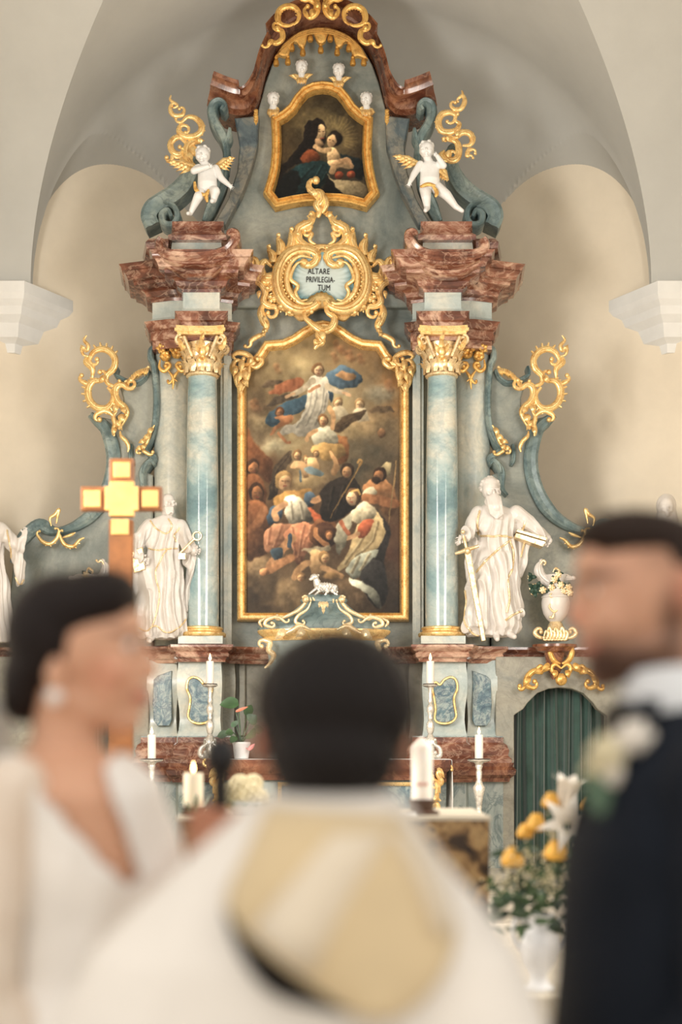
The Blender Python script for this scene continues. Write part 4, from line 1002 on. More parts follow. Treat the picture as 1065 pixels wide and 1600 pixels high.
for u, v in ((690, 820), (790, 810)): pb.ell((150, 58, 34), u, v, 36, 34, 0, 8, 0.5); pb.ell((186, 104, 64), u - 8, v - 6, 14, 12, 0, 8)
pb.poly((160, 142, 112), [(590, 812), (640, 850), (740, 860), (880, 880), (930, 960), (900, 1030), (730, 1000), (640, 880)], 8, 0.4); pb.poly((22, 20, 22), [(590, 830), (640, 880), (740, 1010), (560, 1000)], 8, 0.2)
pb.finish(5)
uo = [(190, 1030), (145, 970), (170, 890), (195, 780), (208, 640), (208, 520), (202, 405), (260, 372), (330, 310), (380, 230), (430, 175), (490, 148), (552, 140), (614, 148), (670, 175), (716, 230), (770, 310), (840, 372), (894, 405), (888, 520), (884, 640), (898, 780), (920, 890), (942, 970), (892, 1030), (800, 1005), (700, 990), (552, 984), (400, 990), (290, 1008)]
uo_px = [c7(*p) for p in uo]
mp_ = thing('madonna_painting', P(500, 330, YM - 0.1), 'small curved oil painting of a hooded mother holding a child, in gilt frame', 'painting')
cxp = sum(p[0] for p in uo_px) / len(uo_px); cyp = sum(p[1] for p in uo_px) / len(uo_px)
canvas_object('canvas', pb, c7, [(cxp + (x - cxp) * 1.03, cyp + (y - cyp) * 1.03) for x, y in uo_px], YM - 0.12, 'oil_paint_dark', mp_)
frame_of(uo_px, YM - 0.12, [(a * 1.08, b) for a, b in FP], 'gilt_frame', 'gold_deep', mp_)
# ================================================================ gilded ornaments
# ---------------- rocaille on the side wings
c6 = crop(640, 500, 3.804)
def wing_rocaille(sd):
    f = (lambda p: [c6(*q) for q in p]) if not sd else (lambda p: [(2 * 506.5 - c6(*q)[0], c6(*q)[1]) for q in p]); sg = -1 if sd else 1
    Y = 12.16; m = MB()
    def S(p, w, cu=(0, 0), **k): scroll(m, f(p), w * 1.18, Y, curl=(cu[0] * sg, cu[1] * sg), **k)
    S([(905, 92), (920, 120), (896, 150), (905, 180), (932, 165), (925, 205), (885, 220)], 2.8, (0, 0))
    S([(885, 225), (862, 190), (815, 172), (765, 190), (735, 235), (745, 290), (785, 330), (780, 375), (740, 395)], 4.6, (0.7, 0.4))
    S([(905, 215), (908, 250), (870, 290), (870, 345)], 4.2, (0, 0))
    S([(780, 400), (750, 440), (755, 490), (790, 525), (845, 520), (888, 475), (895, 410), (865, 365), (815, 360)], 5.0, (0, 0.6))
    S([(875, 350), (900, 380), (940, 360)], 3.2, (0, -0.4))
    S([(665, 405), (695, 385), (728, 400), (735, 445), (715, 490), (680, 520), (665, 555), (690, 610), (715, 650)], 5.0, (0.6, 0))
    S([(725, 540), (745, 575), (735, 620), (745, 660), (740, 690)], 3.6)
    S([(845, 560), (800, 540), (755, 560), (730, 600)], 3.6, (0.5, 0))
    S([(705, 660), (700, 690), (670, 720), (655, 755), (660, 785)], 2.8)
    teeth(m, f([(735, 235), (765, 190), (815, 172), (862, 190)]), Y, -1 if not sd else 1, 9, 2.8, 6)
    teeth(m, f([(845, 525), (888, 475), (897, 410), (875, 365)]), Y, 1 if not sd else -1, 9, 2.8, 6)
    teeth(m, f([(755, 440), (757, 490), (790, 525), (845, 522)]), Y, 1 if not sd else -1, 8, 2.6, 6)
    teeth(m, f([(865, 290), (868, 345), (900, 380)]), Y, -1 if not sd else 1, 4, 1.6, 6)
    for a, b, w in (((690, 560), (700, 620), 6), ((700, 600), (735, 640), 5), ((720, 500), (740, 560), 5), ((715, 620), (690, 660), 4), ((905, 190), (940, 150), 3), ((790, 330), (830, 375), 4), ((690, 520), (670, 560), 5), ((730, 640), (750, 690), 4)):
        leaf(m, f([a])[0], f([b])[0], w, Y - 0.02, 0.035)
    p = f([(800, 600)])[0]
    return m.build('rocaille_ornament', 'gold', None, 50, origin=P(p[0], 690, Y))
tag(wing_rocaille(True), 'openwork gilt rocaille scroll on the wing above the wooden cross', 'ornament')
tag(wing_rocaille(False), 'openwork gilt rocaille scroll on the wing above the bearded saint with the book', 'ornament')
def wing_trim(sd):
    f = (lambda p: [c6(*q) for q in p]) if not sd else (lambda p: [(2 * 505 - c6(*q)[0], c6(*q)[1]) for q in p]); sg = -1 if sd else 1
    Y = 12.19
    m = MB()
    for k in range(11):
        t = k / 10; u = 530 + 130 * t; v = 285 + 85 * t - 25 * math.sin(math.pi * t)
        leaf(m, f([(u, v)])[0], f([(u + 6 - 14 * t, v + 48 + 8 * math.sin(k * 2.1))])[0], 2.6, Y - 0.02, 0.02)
    m.tube([P(*q, Y) for q in f([(522, 278), (560, 315), (610, 345), (668, 370)])], 0.014, 6)
    m.build('leaf_garland', 'gold', altar, 50)
    m = MB()
    scroll(m, f([(490, 625), (510, 660), (525, 700), (545, 740), (590, 765)]), 3.2, Y, curl=(0, 0.5 * sg)); scroll(m, f([(545, 740), (555, 775), (520, 800)]), 3, Y, curl=(0, 0.4 * sg))
    for a, b in (((500, 640), (530, 690)), ((515, 680), (560, 720)), ((540, 715), (585, 735)), ((545, 740), (560, 775)), ((560, 760), (600, 770))): leaf(m, f([a])[0], f([b])[0], 4, Y - 0.02, 0.03)
    m.build('lower_spray', 'gold', altar, 50)
for sd in (True, False): wing_trim(sd)
# gilt cresting on the low outer curve of the wings
for sd in (False, True):
    f = (lambda p: p) if not sd else (lambda p: [(2 * AX - x, y) for x, y in p]); sg = -1 if sd else 1; Y = 12.15; m = MB()
    scroll(m, f([(58, 836), (66, 846), (78, 850), (88, 842), (92, 830)]), 3.2, Y, curl=(0.4 * sg, 0.4 * -sg)); scroll(m, f([(92, 834), (100, 850), (114, 854), (124, 844), (132, 840)]), 3.2, Y, curl=(0.4 * sg, 0))
    scroll(m, f([(80, 822), (78, 810), (86, 804), (92, 796), (90, 806), (88, 818)]), 3, Y); scroll(m, f([(98, 840), (110, 836), (118, 832)]), 2.4, Y)
    teeth(m, f([(66, 846), (78, 850), (88, 842)]), Y, 1 if not sd else -1, 4, 1.5, 5); teeth(m, f([(100, 850), (114, 854), (124, 844)]), Y, 1 if not sd else -1, 4, 1.5, 5)
    m.build('wing_cresting', 'gold', altar, 50)

# ---------------- text cartouche
c4 = crop(360, 280, 3.672)
YK = YM - 0.2
cart = thing('inscription_cartouche', P(503, 500, YK), 'large gilt rocaille cartouche with an inscribed pale blue shell panel', 'cartouche')
UC = 525
def cm(p, on): return [c4(2 * UC - u, v) if on else c4(u, v) for u, v in p]
back = [(300, 440), (350, 400), (430, 385), (525, 375)]
ob = [(525, 385), (440, 388), (370, 392), (310, 420), (262, 470), (235, 540), (232, 620), (245, 690), (290, 745), (350, 770), (390, 805), (430, 800), (470, 760), (525, 735)]
full = [(v.x, v.y) for v in catmull([Vector((*q, 0)) for q in [c4(*p) for p in ob] + [c4(2 * UC - u, v) for u, v in ob[::-1][1:-1]]], 3, True)]
MB().plate(full, YK + 0.02, YK + 0.07, 0.01).build('backplate', 'gold', cart, 30)
pan = [(384, 478), (430, 456), (480, 446), (525, 438), (572, 446), (622, 456), (672, 484), (698, 540), (692, 590), (700, 640), (678, 690), (620, 706), (566, 668), (525, 652), (486, 664), (430, 692), (384, 668), (366, 620), (352, 560), (362, 510)]
shell = MB(); cu, cv = 525, 580
ring = catmull([Vector((u, v, 0)) for u, v in pan], 6, True); nR = len(ring); vs = []; fs = []
for rr in (0.0, 0.5, 0.72, 0.86, 0.95, 1.05):
    for k, r in enumerate(ring):
        u, v = cu + (r.x - cu) * rr, cv + (r.y - cv) * rr; p = P(*c4(u, v), YK)
        fl_ = max(0.0, (rr - 0.68) / 0.37) ** 1.3; p.y += -0.045 * fl_ + (0.012 * fl_ if k % 4 < 2 else -0.012 * fl_)
        vs.append(p)
for i in range(5):
    for k in range(nR): fs.append((i * nR + k, i * nR + (k + 1) % nR, (i + 1) * nR + (k + 1) % nR, (i + 1) * nR + k))
shell.add(vs, fs)
m, nt, b = new_mat('shell_blue'); g_ = geo_pos(nt); gn = N(nt, 'ShaderNodeTexNoise'); 
a_ = N(nt, 'ShaderNodeAttribute'); a_.attribute_name = 'Col'; nt.links.new(a_.outputs['Color'], b.inputs['Base Color']); b.inputs['Roughness'].default_value = 0.4
so = shell.build('shell_panel', 'shell_blue', cart, 60)
at = so.data.color_attributes.new('Col', 'FLOAT_COLOR', 'POINT'); cols = []
for rr in (0.0, 0.5, 0.72, 0.86, 0.95, 1.05):
    for k in range(nR): 
        t = max(0.0, min(1.0, (rr - 0.68) / 0.3)); a, b_ = rgb(196, 208, 204), rgb(112, 150, 158)
        cols += [a[i] * (1 - t) + b_[i] * t for i in range(3)] + [1.0]
at.data.foreach_set('color', cols)
plain('letter_black', rgb(34, 30, 30), 0.7)
def text_mesh(txt, size, m, center, parent, sx=1.0, tilt=0.0, name='lettering', depth=0.002):
    cu_ = bpy.data.curves.new(name, 'FONT'); cu_.body = txt; cu_.size = size; cu_.align_x = 'CENTER'; cu_.align_y = 'CENTER'; cu_.extrude = depth; cu_.space_character = 1.05
    o = bpy.data.objects.new(name, cu_); col.objects.link(o)
    me = bpy.data.meshes.new_from_object(o.evaluated_get(bpy.context.evaluated_depsgraph_get())); bpy.data.objects.remove(o)
    me.transform(Matrix.Translation(center) @ Matrix.Rotation(tilt, 4, 'Y') @ Matrix.Rotation(math.pi / 2, 4, 'X') @ Matrix.Diagonal((sx, 1, 1, 1)))
    return link_mesh(name, me, m, parent)
for txt, u, v, sx in (('ALTARE', 506, 530, 0.74), ('PRIVILEGIA-', 516, 578, 0.66), ('TUM', 536, 624, 0.74)):
    text_mesh(txt, 0.070, 'letter_black', P(*c4(u, v), YK - 0.008), cart, sx, 0.02)
body = MB()
for on in (False, True):
    sg = -1 if on else 1
    def S(p, w, cu=(0, 0), dY=0.0, **k): scroll(body, cm(p, on), w * 1.28, YK + dY, curl=(cu[0] * sg, cu[1] * sg), **k)
    S([(495, 452), (490, 428), (440, 408), (380, 410), (320, 445), (280, 520), (272, 600), (295, 680), (345, 730), (400, 748), (455, 738), (492, 716), (500, 694)], 8.2, (0.35, 0), -0.03, taper=(0.55, 0.5))
    S([(470, 452), (400, 440), (345, 480), (322, 560), (335, 640), (385, 700), (440, 715), (470, 705)], 3.4, (0, 0), -0.07)
    S([(440, 470), (385, 480), (352, 530), (345, 575), (385, 610), (372, 650), (400, 695), (440, 690)], 2.6, (0, 0), -0.06)
    for k in range(13):
        a = math.radians(120 + k * 11); body.ell(P(*cm([(395 + 98 * math.cos(a), 575 - 128 * math.sin(a))], on)[0], YK - 0.1), 0.011, seg=6, rings=5)
    # flame rays
    for a, b_, w in (((285, 440), (270, 335), 7), ((340, 410), (345, 300), 7), ((245, 480), (215, 400), 6.5), ((395, 395), (380, 330), 5), ((240, 560), (175, 560), 6), ((240, 610), (205, 640), 5), ((255, 680), (220, 690), 6), ((300, 735), (280, 745), 5), ((345, 755), (330, 780), 5)):
        scroll(body, cm([a, ((a[0] + b_[0]) / 2 + 12, (a[1] + b_[1]) / 2), b_], on), w * 1.05, YK - 0.01, taper=(1.0, 0.4)); leaf(body, cm([b_], on)[0], cm([(b_[0] + 12, b_[1] - 26)], on)[0], 3.5, YK - 0.03, 0.02)
    S([(120, 545), (115, 500), (135, 460), (155, 500), (140, 540)], 4.2, (0, 0.5)); S([(235, 500), (200, 470), (175, 500), (190, 550), (225, 575)], 4.5, (0, 0.3)); S([(90, 420), (105, 450), (130, 460)], 2.5); S([(155, 570), (200, 590), (240, 580)], 4)
    # hanging side scrolls
    S([(105, 610), (140, 590), (180, 605), (200, 650), (190, 700), (215, 725), (260, 735), (265, 765)], 4.6, (0.5, 0.5)); S([(200, 700), (175, 750), (185, 800), (205, 845), (185, 880)], 5.2); S([(205, 850), (190, 885), (150, 905), (120, 925), (115, 950)], 3.2, (0, 0.4))
    for a, b_ in (((190, 860), (215, 880)), ((180, 880), (200, 905)), ((165, 640), (160, 690)), ((185, 780), (215, 830)), ((220, 715), (240, 690))): leaf(body, cm([a], on)[0], cm([b_], on)[0], 3.5, YK - 0.02, 0.025)
    # open upper loop
    S([(525, 385), (470, 392), (420, 380), (385, 345), (390, 290), (425, 265), (455, 250), (480, 210), (525, 185)], 6.2, (0.3, 0)); S([(440, 270), (460, 268), (455, 285)], 3, (0, 0.5)); S([(450, 320), (465, 310), (455, 350), (490, 375)], 3, (0.5, 0))
    teeth(body, cm([(385, 345), (388, 290), (425, 262), (470, 215), (520, 180)], on), YK, 1 if on else -1, 6, 2.2, 7)
    teeth(body, cm([(262, 470), (236, 540), (234, 620), (250, 690), (295, 745), (350, 772)], on), YK + 0.02, 1 if not on else -1, 5, 2.6, 7)
S = lambda p, w, cu=(0, 0): scroll(body, [c4(*q) for q in p], w * 1.25, YK - 0.05, curl=cu)
S([(500, 220), (510, 180), (500, 150), (520, 120), (510, 85), (475, 75)], 6.5, (0, 0.5)); S([(525, 195), (545, 150), (535, 105), (505, 70)], 4.5); leaf(body, c4(500, 110), c4(470, 60), 5, YK - 0.07, 0.03); leaf(body, c4(545, 200), c4(590, 215), 5, YK - 0.05, 0.03); leaf(body, c4(480, 190), c4(445, 215), 4, YK - 0.05, 0.03)
S([(430, 800), (460, 825), (490, 850), (530, 870), (575, 855), (595, 820), (590, 790), (560, 770)], 5, (0.5, 0.5)); S([(510, 860), (500, 890), (525, 930), (500, 950), (480, 975)], 4.6); leaf(body, c4(520, 870), c4(540, 940), 5, YK - 0.07, 0.03); leaf(body, c4(500, 920), c4(480, 960), 5, YK - 0.07, 0.03)
body.build('rocaille_frame', 'gold', cart, 55)

# ---------------- upper rocailles behind the putti, crown ornaments
cL, cR = crop(220, 130, 5.325), crop(600, 130, 5.325)
def upper_rocaille(cc, data, teeth_d, leaves, sp):
    m = MB(); Y = YM - 0.4
    for p, w, cu in data: scroll(m, [cc(*q) for q in p], w, Y, curl=cu)
    for p, sd in teeth_d: teeth(m, [cc(*q) for q in p], Y, sd, 4.5, 1.7, 5)
    for a, b_, w in leaves: leaf(m, cc(*a), cc(*b_), w, Y - 0.02, 0.03)
    return m.build('upper_rocaille', 'gold', None, 50, origin=P(sp[0], sp[1], Y))
tag(upper_rocaille(cL, [([(250, 100), (245, 140), (300, 180), (290, 200)], 2.6, (0, 0.4)), ([(290, 165), (250, 180), (245, 230), (280, 270), (340, 265), (360, 235)], 3.6, (0, -0.5)), ([(345, 320), (390, 280), (450, 290), (500, 340), (500, 400), (450, 440), (380, 445), (320, 410), (325, 360), (360, 350)], 5.2, (0.4, 0.5)),
    ([(370, 490), (330, 450), (280, 460), (245, 510), (265, 570), (320, 590), (355, 560)], 5, (0.5, 0.5)), ([(500, 490), (440, 490), (395, 530), (385, 600), (410, 660), (450, 690)], 7.5, (0, 0)), ([(360, 590), (310, 620), (270, 600), (260, 630)], 3.8, (0, 0.5)), ([(320, 620), (370, 660), (420, 690)], 5, (0, 0))],
    [([(450, 290), (505, 345), (505, 405), (455, 445)], -1)], [((470, 490), (530, 485), 4), ((460, 500), (500, 470), 4), ((430, 520), (450, 620), 6), ((400, 560), (430, 660), 5)], (298, 262)),
    'gilt rocaille scroll rising beside the putto with folded arms', 'ornament', None)
tag(upper_rocaille(cR, [([(645, 60), (650, 95), (610, 130)], 2.4, (0, -0.3)), ([(610, 135), (650, 100), (670, 150), (640, 210), (590, 220), (560, 200)], 4, (0, 0.5)), ([(585, 310), (590, 265), (540, 245), (480, 260), (450, 320), (470, 390), (530, 410), (600, 390), (625, 340), (600, 320)], 5.4, (0.4, 0.4)),
    ([(600, 450), (650, 410), (710, 420), (735, 470), (710, 515), (650, 520)], 5.2, (0.5, 0)), ([(735, 550), (700, 560), (690, 605), (710, 600)], 3.6, (0.4, 0.3)), ([(480, 480), (530, 470), (600, 490), (620, 560), (600, 630), (545, 640), (510, 600), (545, 570)], 5.6, (0, 0.4)), ([(500, 560), (470, 600), (500, 640), (545, 645)], 4.6, (0, 0))],
    [([(480, 258), (445, 320), (465, 390), (520, 415)], 1), ([(665, 408), (715, 420), (740, 470)], -1)], [((520, 480), (470, 465), 4), ((560, 480), (500, 460), 4), ((600, 400), (620, 460), 5), ((560, 600), (500, 590), 6)], (706, 258)),
    'gilt rocaille scroll rising beside the putto with spread legs', 'ornament', None)
# ---------------- crown ornaments on the arched top
for sd in (False, True):
    f = (lambda p: [c3(*q) for q in p]) if not sd else (lambda p: [(2 * 502 - c3(*q)[0], c3(*q)[1]) for q in p]); sg = -1 if sd else 1; Y = YM - 0.46; m = MB()
    scroll(m, f([(320, 160), (350, 130), (355, 80), (320, 45), (270, 42), (230, 70), (220, 120), (240, 155), (290, 165), (325, 150)]), 5, Y, curl=(0, 0))
    teeth(m, f([(350, 130), (355, 80), (320, 45), (270, 42), (230, 70), (212, 120)]), Y, -1 if not sd else 1, 5, 1.8, 6)
    scroll(m, f([(210, 190), (245, 200), (250, 245), (215, 275), (180, 270), (155, 298)]), 4.6, Y, curl=(0.5 * sg, 0.3 * sg)); leaf(m, f([(230, 170)])[0], f([(205, 200)])[0], 4, Y - 0.02); leaf(m, f([(190, 255)])[0], f([(150, 300)])[0], 4, Y - 0.02)
    scroll(m, f([(395, 0), (430, -5), (470, 25), (465, 75), (430, 110), (400, 95)]), 6, Y, curl=(0.5 * sg, 0.4 * sg)); scroll(m, f([(470, 20), (490, -30), (520, -60)]), 4, Y)
    for a, b_ in (((450, 60), (430, 120)), ((460, 30), (490, 60)), ((420, 90), (395, 105))): leaf(m, f([a])[0], f([b_])[0], 5, Y - 0.02, 0.03)
    o = m.build('crown_scroll', 'gold_deep', altar, 50)
    # drops under the broken cornice
    m = MB(); 
    for k in range(5): leaf(m, f([(75 + 6 * math.sin(k * 2), 700 + k * 16)])[0], f([(90 - 8 * math.sin(k * 2), 735 + k * 18)])[0], 3.5, YM - 0.34, 0.025)
    m.build('cornice_drop', 'gold_deep', altar, 50)

# ---------------- console ornament under the vases (one each side)
for sd in (True, False):
    c8 = crop(690, 720, 3.944); f = (lambda p: [c8(*q) for q in p]) if not sd else (lambda p: [(2 * AX - c8(*q)[0], c8(*q)[1]) for q in p]); sg = -1 if sd else 1; Y = 11.92; m = MB()
    for on in (0, 1):
        g = (lambda p: f(p)) if not on else (lambda p: f([(2 * 735 - u, v) for u, v in p])); s2 = -sg if on else sg
        scroll(m, g([(670, 1130), (668, 1180), (690, 1230), (730, 1250)]), 4.6, Y); scroll(m, g([(735, 1345), (690, 1310), (675, 1275), (700, 1255), (735, 1280)]), 3.4, Y)
        scroll(m, g([(690, 1270), (630, 1290), (570, 1295), (530, 1330), (520, 1380), (550, 1400)]), 5, Y, curl=(0, -0.5 * s2)); scroll(m, g([(525, 1375), (500, 1405)]), 3, Y, curl=(0, 0.5 * s2)); scroll(m, g([(640, 1285), (610, 1265), (590, 1280)]), 3.4, Y, curl=(0, -0.5 * s2))
        for a, b_ in (((660, 1250), (610, 1300)), ((620, 1290), (560, 1310)), ((540, 1330), (510, 1390)), ((700, 1290), (690, 1340))): leaf(m, g([a])[0], g([b_])[0], 4.5, Y - 0.02, 0.03)
    m.ell(P(*f([(735, 1350)])[0], Y), (0.05, 0.03, 0.05)); leaf(m, f([(735, 1310)])[0], f([(735, 1372)])[0], 6, Y - 0.02, 0.03)
    m.build('console_ornament', 'gold_deep', altar, 50)
    k = MB(); x, y = f([(700, 1125)])[0]
    q = P(x, 1003, 11.92); ped = [(0.02, -0.28), (0.06, -0.2), (0.075, -0.12), (0.09, -0.06), (0.15, -0.045), (0.165, -0.02), (0.19, -0.01), (0.19, 0.012)]
    k.lathe(ped, (q.x, 11.98, zt + 0.0), 24, squash=0.8); k.build('vase_console', 'marble_red_dark', altar, 40)
# ================================================================ statues
from mathutils.bvhtree import BVHTree
def drape_line(me_obj, base, pts, Y0, r, name, m, parent, n=6, lift=0.004):
    """thin gilt hem laid on the front of a carved figure along traced px points"""
    bm = bmesh.new(); bm.from_mesh(me_obj.data); tr = BVHTree.FromBMesh(bm); bm.free()
    out = []; last = 0.0
    for v in catmull([Vector((x, y, 0)) for x, y in pts], n):
        p = P(v.x, v.y, Y0) - base; h = tr.ray_cast(Vector((p.x, p.y - 2.0, p.z)), Vector((0, 1, 0)))
        if h[0] is not None: out.append(h[0] + Vector((0, -lift, 0)) + base)
    if len(out) < 3: return None
    return MB().tube(out, r, 6).build(name, m, parent, 60)
def folds(fq, amp, y0, y1, seed=0.0):
    def d(px, py, pd, no):
        w = np.clip((py - y0) / 25.0, 0, 1) * np.clip((y1 - py) / 10.0, 0, 1)
        ang = px * fq + 2.2 * np.sin(py * 0.022 + seed) + pd * fq * 0.8
        a = 1 - 2 * np.abs(np.sin(ang + 0.6 * np.sin(py * 0.06 + px * 0.05)))
        b = np.sin(px * 0.21 - py * 0.16 + seed) * 0.5
        return amp * w * (a * 0.9 + b * 0.6)
    return d
def face(s, x, y, r, d, turn=0.0):
    """carved brow, nose, cheeks, lids and lips on a head of half-height r"""
    fx = x + turn * r * 0.5
    for k in (-1, 1):
        s.c((fx + k * r * 0.12, y - r * 0.12, d - r * 0.86), r * 0.09, (fx + k * r * 0.62, y - r * 0.12, d - r * 0.66), r * 0.09)
        s.e(fx + k * r * 0.36, y + r * 0.06, d - r * 0.70, r * 0.17, r * 0.12, r * 0.09)
        s.e(fx + k * r * 0.42, y + r * 0.34, d - r * 0.62, r * 0.25, r * 0.24, r * 0.2)
        s.e(x + k * r * 0.84, y + r * 0.12, d + r * 0.1, r * 0.10, r * 0.2, r * 0.26)
    s.c((fx, y - r * 0.08, d - r * 0.86), r * 0.10, (fx + turn * r * 0.2, y + r * 0.30, d - r * 1.12), r * 0.15)
    s.e(fx, y + r * 0.56, d - r * 0.84, r * 0.26, r * 0.14, r * 0.07); s.e(fx, y + r * 0.70, d - r * 0.82, r * 0.22, r * 0.14, r * 0.07); s.e(fx, y + r * 0.92, d - r * 0.66, r * 0.26, r * 0.2, r * 0.16)
def hand(s, x, y, d, ang, sc, spread=0.28, curl=0.35):
    """palm with five bent fingers; ang = direction of the fingers in the picture plane (radians, 0 = right, pi/2 = down)"""
    ca, sa = math.cos(ang), math.sin(ang); q = lambda a, b, dd=0: (x + ca * a - sa * b, y + sa * a + ca * b, d + dd)
    s.e(*q(sc * 0.9, 0), sc * 1.0, sc * 0.45, sc * 0.85)
    for k, ln in enumerate((1.5, 1.75, 1.65, 1.25)):
        b = (k - 1.5) * sc * 0.42; e = (k - 1.5) * spread * sc
        s.c(q(sc * 1.5, b), sc * 0.21, q(sc * (1.5 + ln * 0.5), b + e * 0.5, -sc * curl * 0.3), sc * 0.19); s.c(q(sc * (1.5 + ln * 0.5), b + e * 0.5, -sc * curl * 0.3), sc * 0.19, q(sc * (1.5 + ln), b + e, sc * curl), sc * 0.15)
    s.c(q(sc * 0.6, -sc * 0.7), sc * 0.24, q(sc * 1.3, -sc * 1.35, -sc * 0.2), sc * 0.2); s.c(q(sc * 1.3, -sc * 1.35, -sc * 0.2), sc * 0.2, q(sc * 1.9, -sc * 1.4, -sc * 0.3), sc * 0.16)

# ---------------- saint with the key
Y0 = 11.88
st = thing('saint_statue', P(250, 1008, Y0), 'white saint statue with gilt hems holding a gold key, beside the marble column', 'statue')
s = Sculpt(Y0)
s.e(263, 785, 0, 10.5, 11, 14); face(s, 264, 786, 13, 0, 0.25); s.e(266, 799, -5, 7, 6, 8); s.e(258, 783, 4, 10, 9, 12)
for k in range(7): s.c((260 + k * 1.8, 795, -11), 2.0, (261 + k * 1.7, 804 + 2 * math.sin(k), -13), 1.2)
for k in range(8): s.e(252 + 1.5 * math.sin(k), 778 + k * 2.6, 2 + 3 * math.cos(k * 2), 3.2, 5, 3)
s.e(258, 783, 4, 10, 9, 12); s.c((261, 796, 1), 7, (258, 812, 2), 8)
s.loft([(258, 806, 2, 10, 9), (258, 812, 2, 24, 12), (257, 822, 2, 31, 16), (256, 840, 1, 30, 18), (254, 858, 0, 26, 17), (253, 866, 0, 27, 18), (252, 890, -2, 33, 21), (250, 930, -3, 38, 23), (250, 965, -2, 42, 24), (252, 988, 0, 42, 22), (254, 998, 2, 34, 18)])
s.chain([(282, 822, 0), (291, 842, -6), (296, 856, -14), (300, 862, -22)], [11, 11, 10, 8]); hand(s, 300, 862, -24, 0.35, 5)
s.chain([(234, 822, 0), (219, 842, -4), (212, 862, -12), (220, 874, -22)], [12, 12, 11, 8]); hand(s, 221, 874, -24, 0.5, 5)
s.chain([(294, 862, -6), (300, 890, 0), (294, 920, 4), (290, 950, 4)], [9, 9, 8, 6]); s.chain([(214, 868, -4), (212, 905, 0), (222, 940, 2), (222, 975, 2)], [9, 11, 12, 10])
s.chain([(240, 930, -18), (238, 965, -20), (236, 990, -18)], [10, 12, 10]); s.chain([(270, 900, -14), (272, 950, -18), (276, 985, -16)], [9, 11, 10])
bo = s.build('figure', 'white_statue', st, voxel_px=0.8, smooth=3, disp=folds(0.24, 3.2, 818, 1002))
f2 = Sculpt(Y0); f2.chain([(240, 996, -14), (236, 1003, -24), (238, 1004, -32)], [5, 4.5, 3.5]); f2.build('foot', 'white_statue', st, voxel_px=0.8, smooth=3)
bs = Vector(st.location)
for pts in ([(236, 815), (246, 828), (262, 836), (270, 824), (264, 812)], [(233, 858), (246, 862), (262, 860), (278, 858)], [(282, 826), (274, 838), (276, 848)], [(262, 862), (252, 880), (246, 900), (252, 930), (248, 960), (240, 984)], [(218, 982), (232, 988), (246, 980), (262, 990), (280, 984), (292, 968)]): drape_line(bo, bs, pts, Y0, 0.0065, 'gilt_hem', 'gold_pale', st)
k = MB(); a, b_ = Vector(s.pt(311, 842, -30)), Vector(s.pt(284, 868, -26)); k.tube([a + (b_ - a) * t for t in (0.16, 1.0)], 0.011, 8)
k.tube([a + Vector((0.034 * math.cos(t), 0, 0.034 * math.sin(t))) for t in np.linspace(0, TAU, 17)], 0.009, 6); k.box(b_.x - 0.012, b_.x + 0.045, b_.y - 0.01, b_.y + 0.01, b_.z - 0.05, b_.z - 0.0)
tag(k.build('gold_key', 'gold_pale', None, 60), 'small gold key in the hand of the white saint statue', 'key')
bk = MB(); q = [s.pt(208, 866, -26), s.pt(226, 858, -26), s.pt(230, 892, -22), s.pt(212, 898, -22)]; bk.plate3(q, 0.03, 0.004); tag(bk.build('carved_book', 'gold_pale', None), 'small gilt carved book under the arm of the key-bearing saint', 'book')

# ---------------- saint with sword and book
st = thing('saint_statue', P(768, 1006, Y0), 'white long-bearded saint statue with gold sword and open arms, holding a book', 'statue')
st['label'] = 'white long-bearded saint statue leaning on a gold sword and holding a gilt book'
s = Sculpt(Y0)
s.e(765, 765, -2, 13, 14, 17); face(s, 768, 768, 15, -3, 0.1); s.e(765, 757, 0, 14, 14, 12); s.chain([(770, 782, -14), (773, 796, -18), (778, 810, -17)], [10, 10.5, 6]); s.e(766, 786, -12, 11, 7, 9)
for k in range(9):
    bx = 759 + k * 2.4; s.chain([(bx, 780, -17), (bx + 2 + 1.5 * math.sin(k * 2.0), 794, -25), (bx + 5, 806 + 7 * math.sin(math.pi * (k + 0.5) / 9), -23)], [2.6, 2.4, 1.2])
for k in range(14): a_ = math.pi * (0.9 + 1.2 * k / 13); s.e(765 + 13 * math.cos(a_), 762 + 14 * math.sin(a_) - 1, 2 + 4 * math.sin(k * 1.7), 4, 6, 4)
s.c((766, 778, 3), 9, (768, 796, 3), 10)
s.loft([(768, 788, 3, 12, 11), (772, 796, 3, 30, 14), (774, 806, 2, 36, 17), (774, 822, 0, 32, 19), (775, 838, -1, 27, 19), (775, 846, -1, 28, 20), (774, 870, -3, 34, 22), (771, 910, -4, 37, 24), (769, 950, -4, 42, 25), (768, 980, -2, 44, 24), (768, 994, 0, 38, 20)])
s.chain([(747, 802, 0), (737, 820, -6), (730, 834, -16), (724, 844, -26)], [12, 11.5, 9, 6]); hand(s, 723, 842, -27, 2.6, 5, curl=0.8)
s.chain([(806, 802, 0), (824, 818, -4), (836, 832, -12), (846, 844, -22)], [13, 13, 11, 8]); hand(s, 846, 842, -24, 1.3, 5)
s.chain([(812, 820, 2), (816, 850, 4), (812, 880, 6), (804, 900, 4), (806, 940, 2), (808, 966, 0)], [10, 12, 11, 9, 9, 8]); s.chain([(742, 850, -4), (736, 880, -2), (734, 900, 0), (740, 950, -4), (734, 980, -4)], [9, 9, 7, 11, 12])
s.chain([(760, 880, -20), (752, 930, -24), (750, 976, -22)], [10, 11, 11]); s.chain([(786, 870, -18), (784, 930, -22), (790, 976, -18)], [9, 10, 10]); s.chain([(790, 960, -14), (804, 962, -14), (814, 958, -8)], [9, 8, 5])
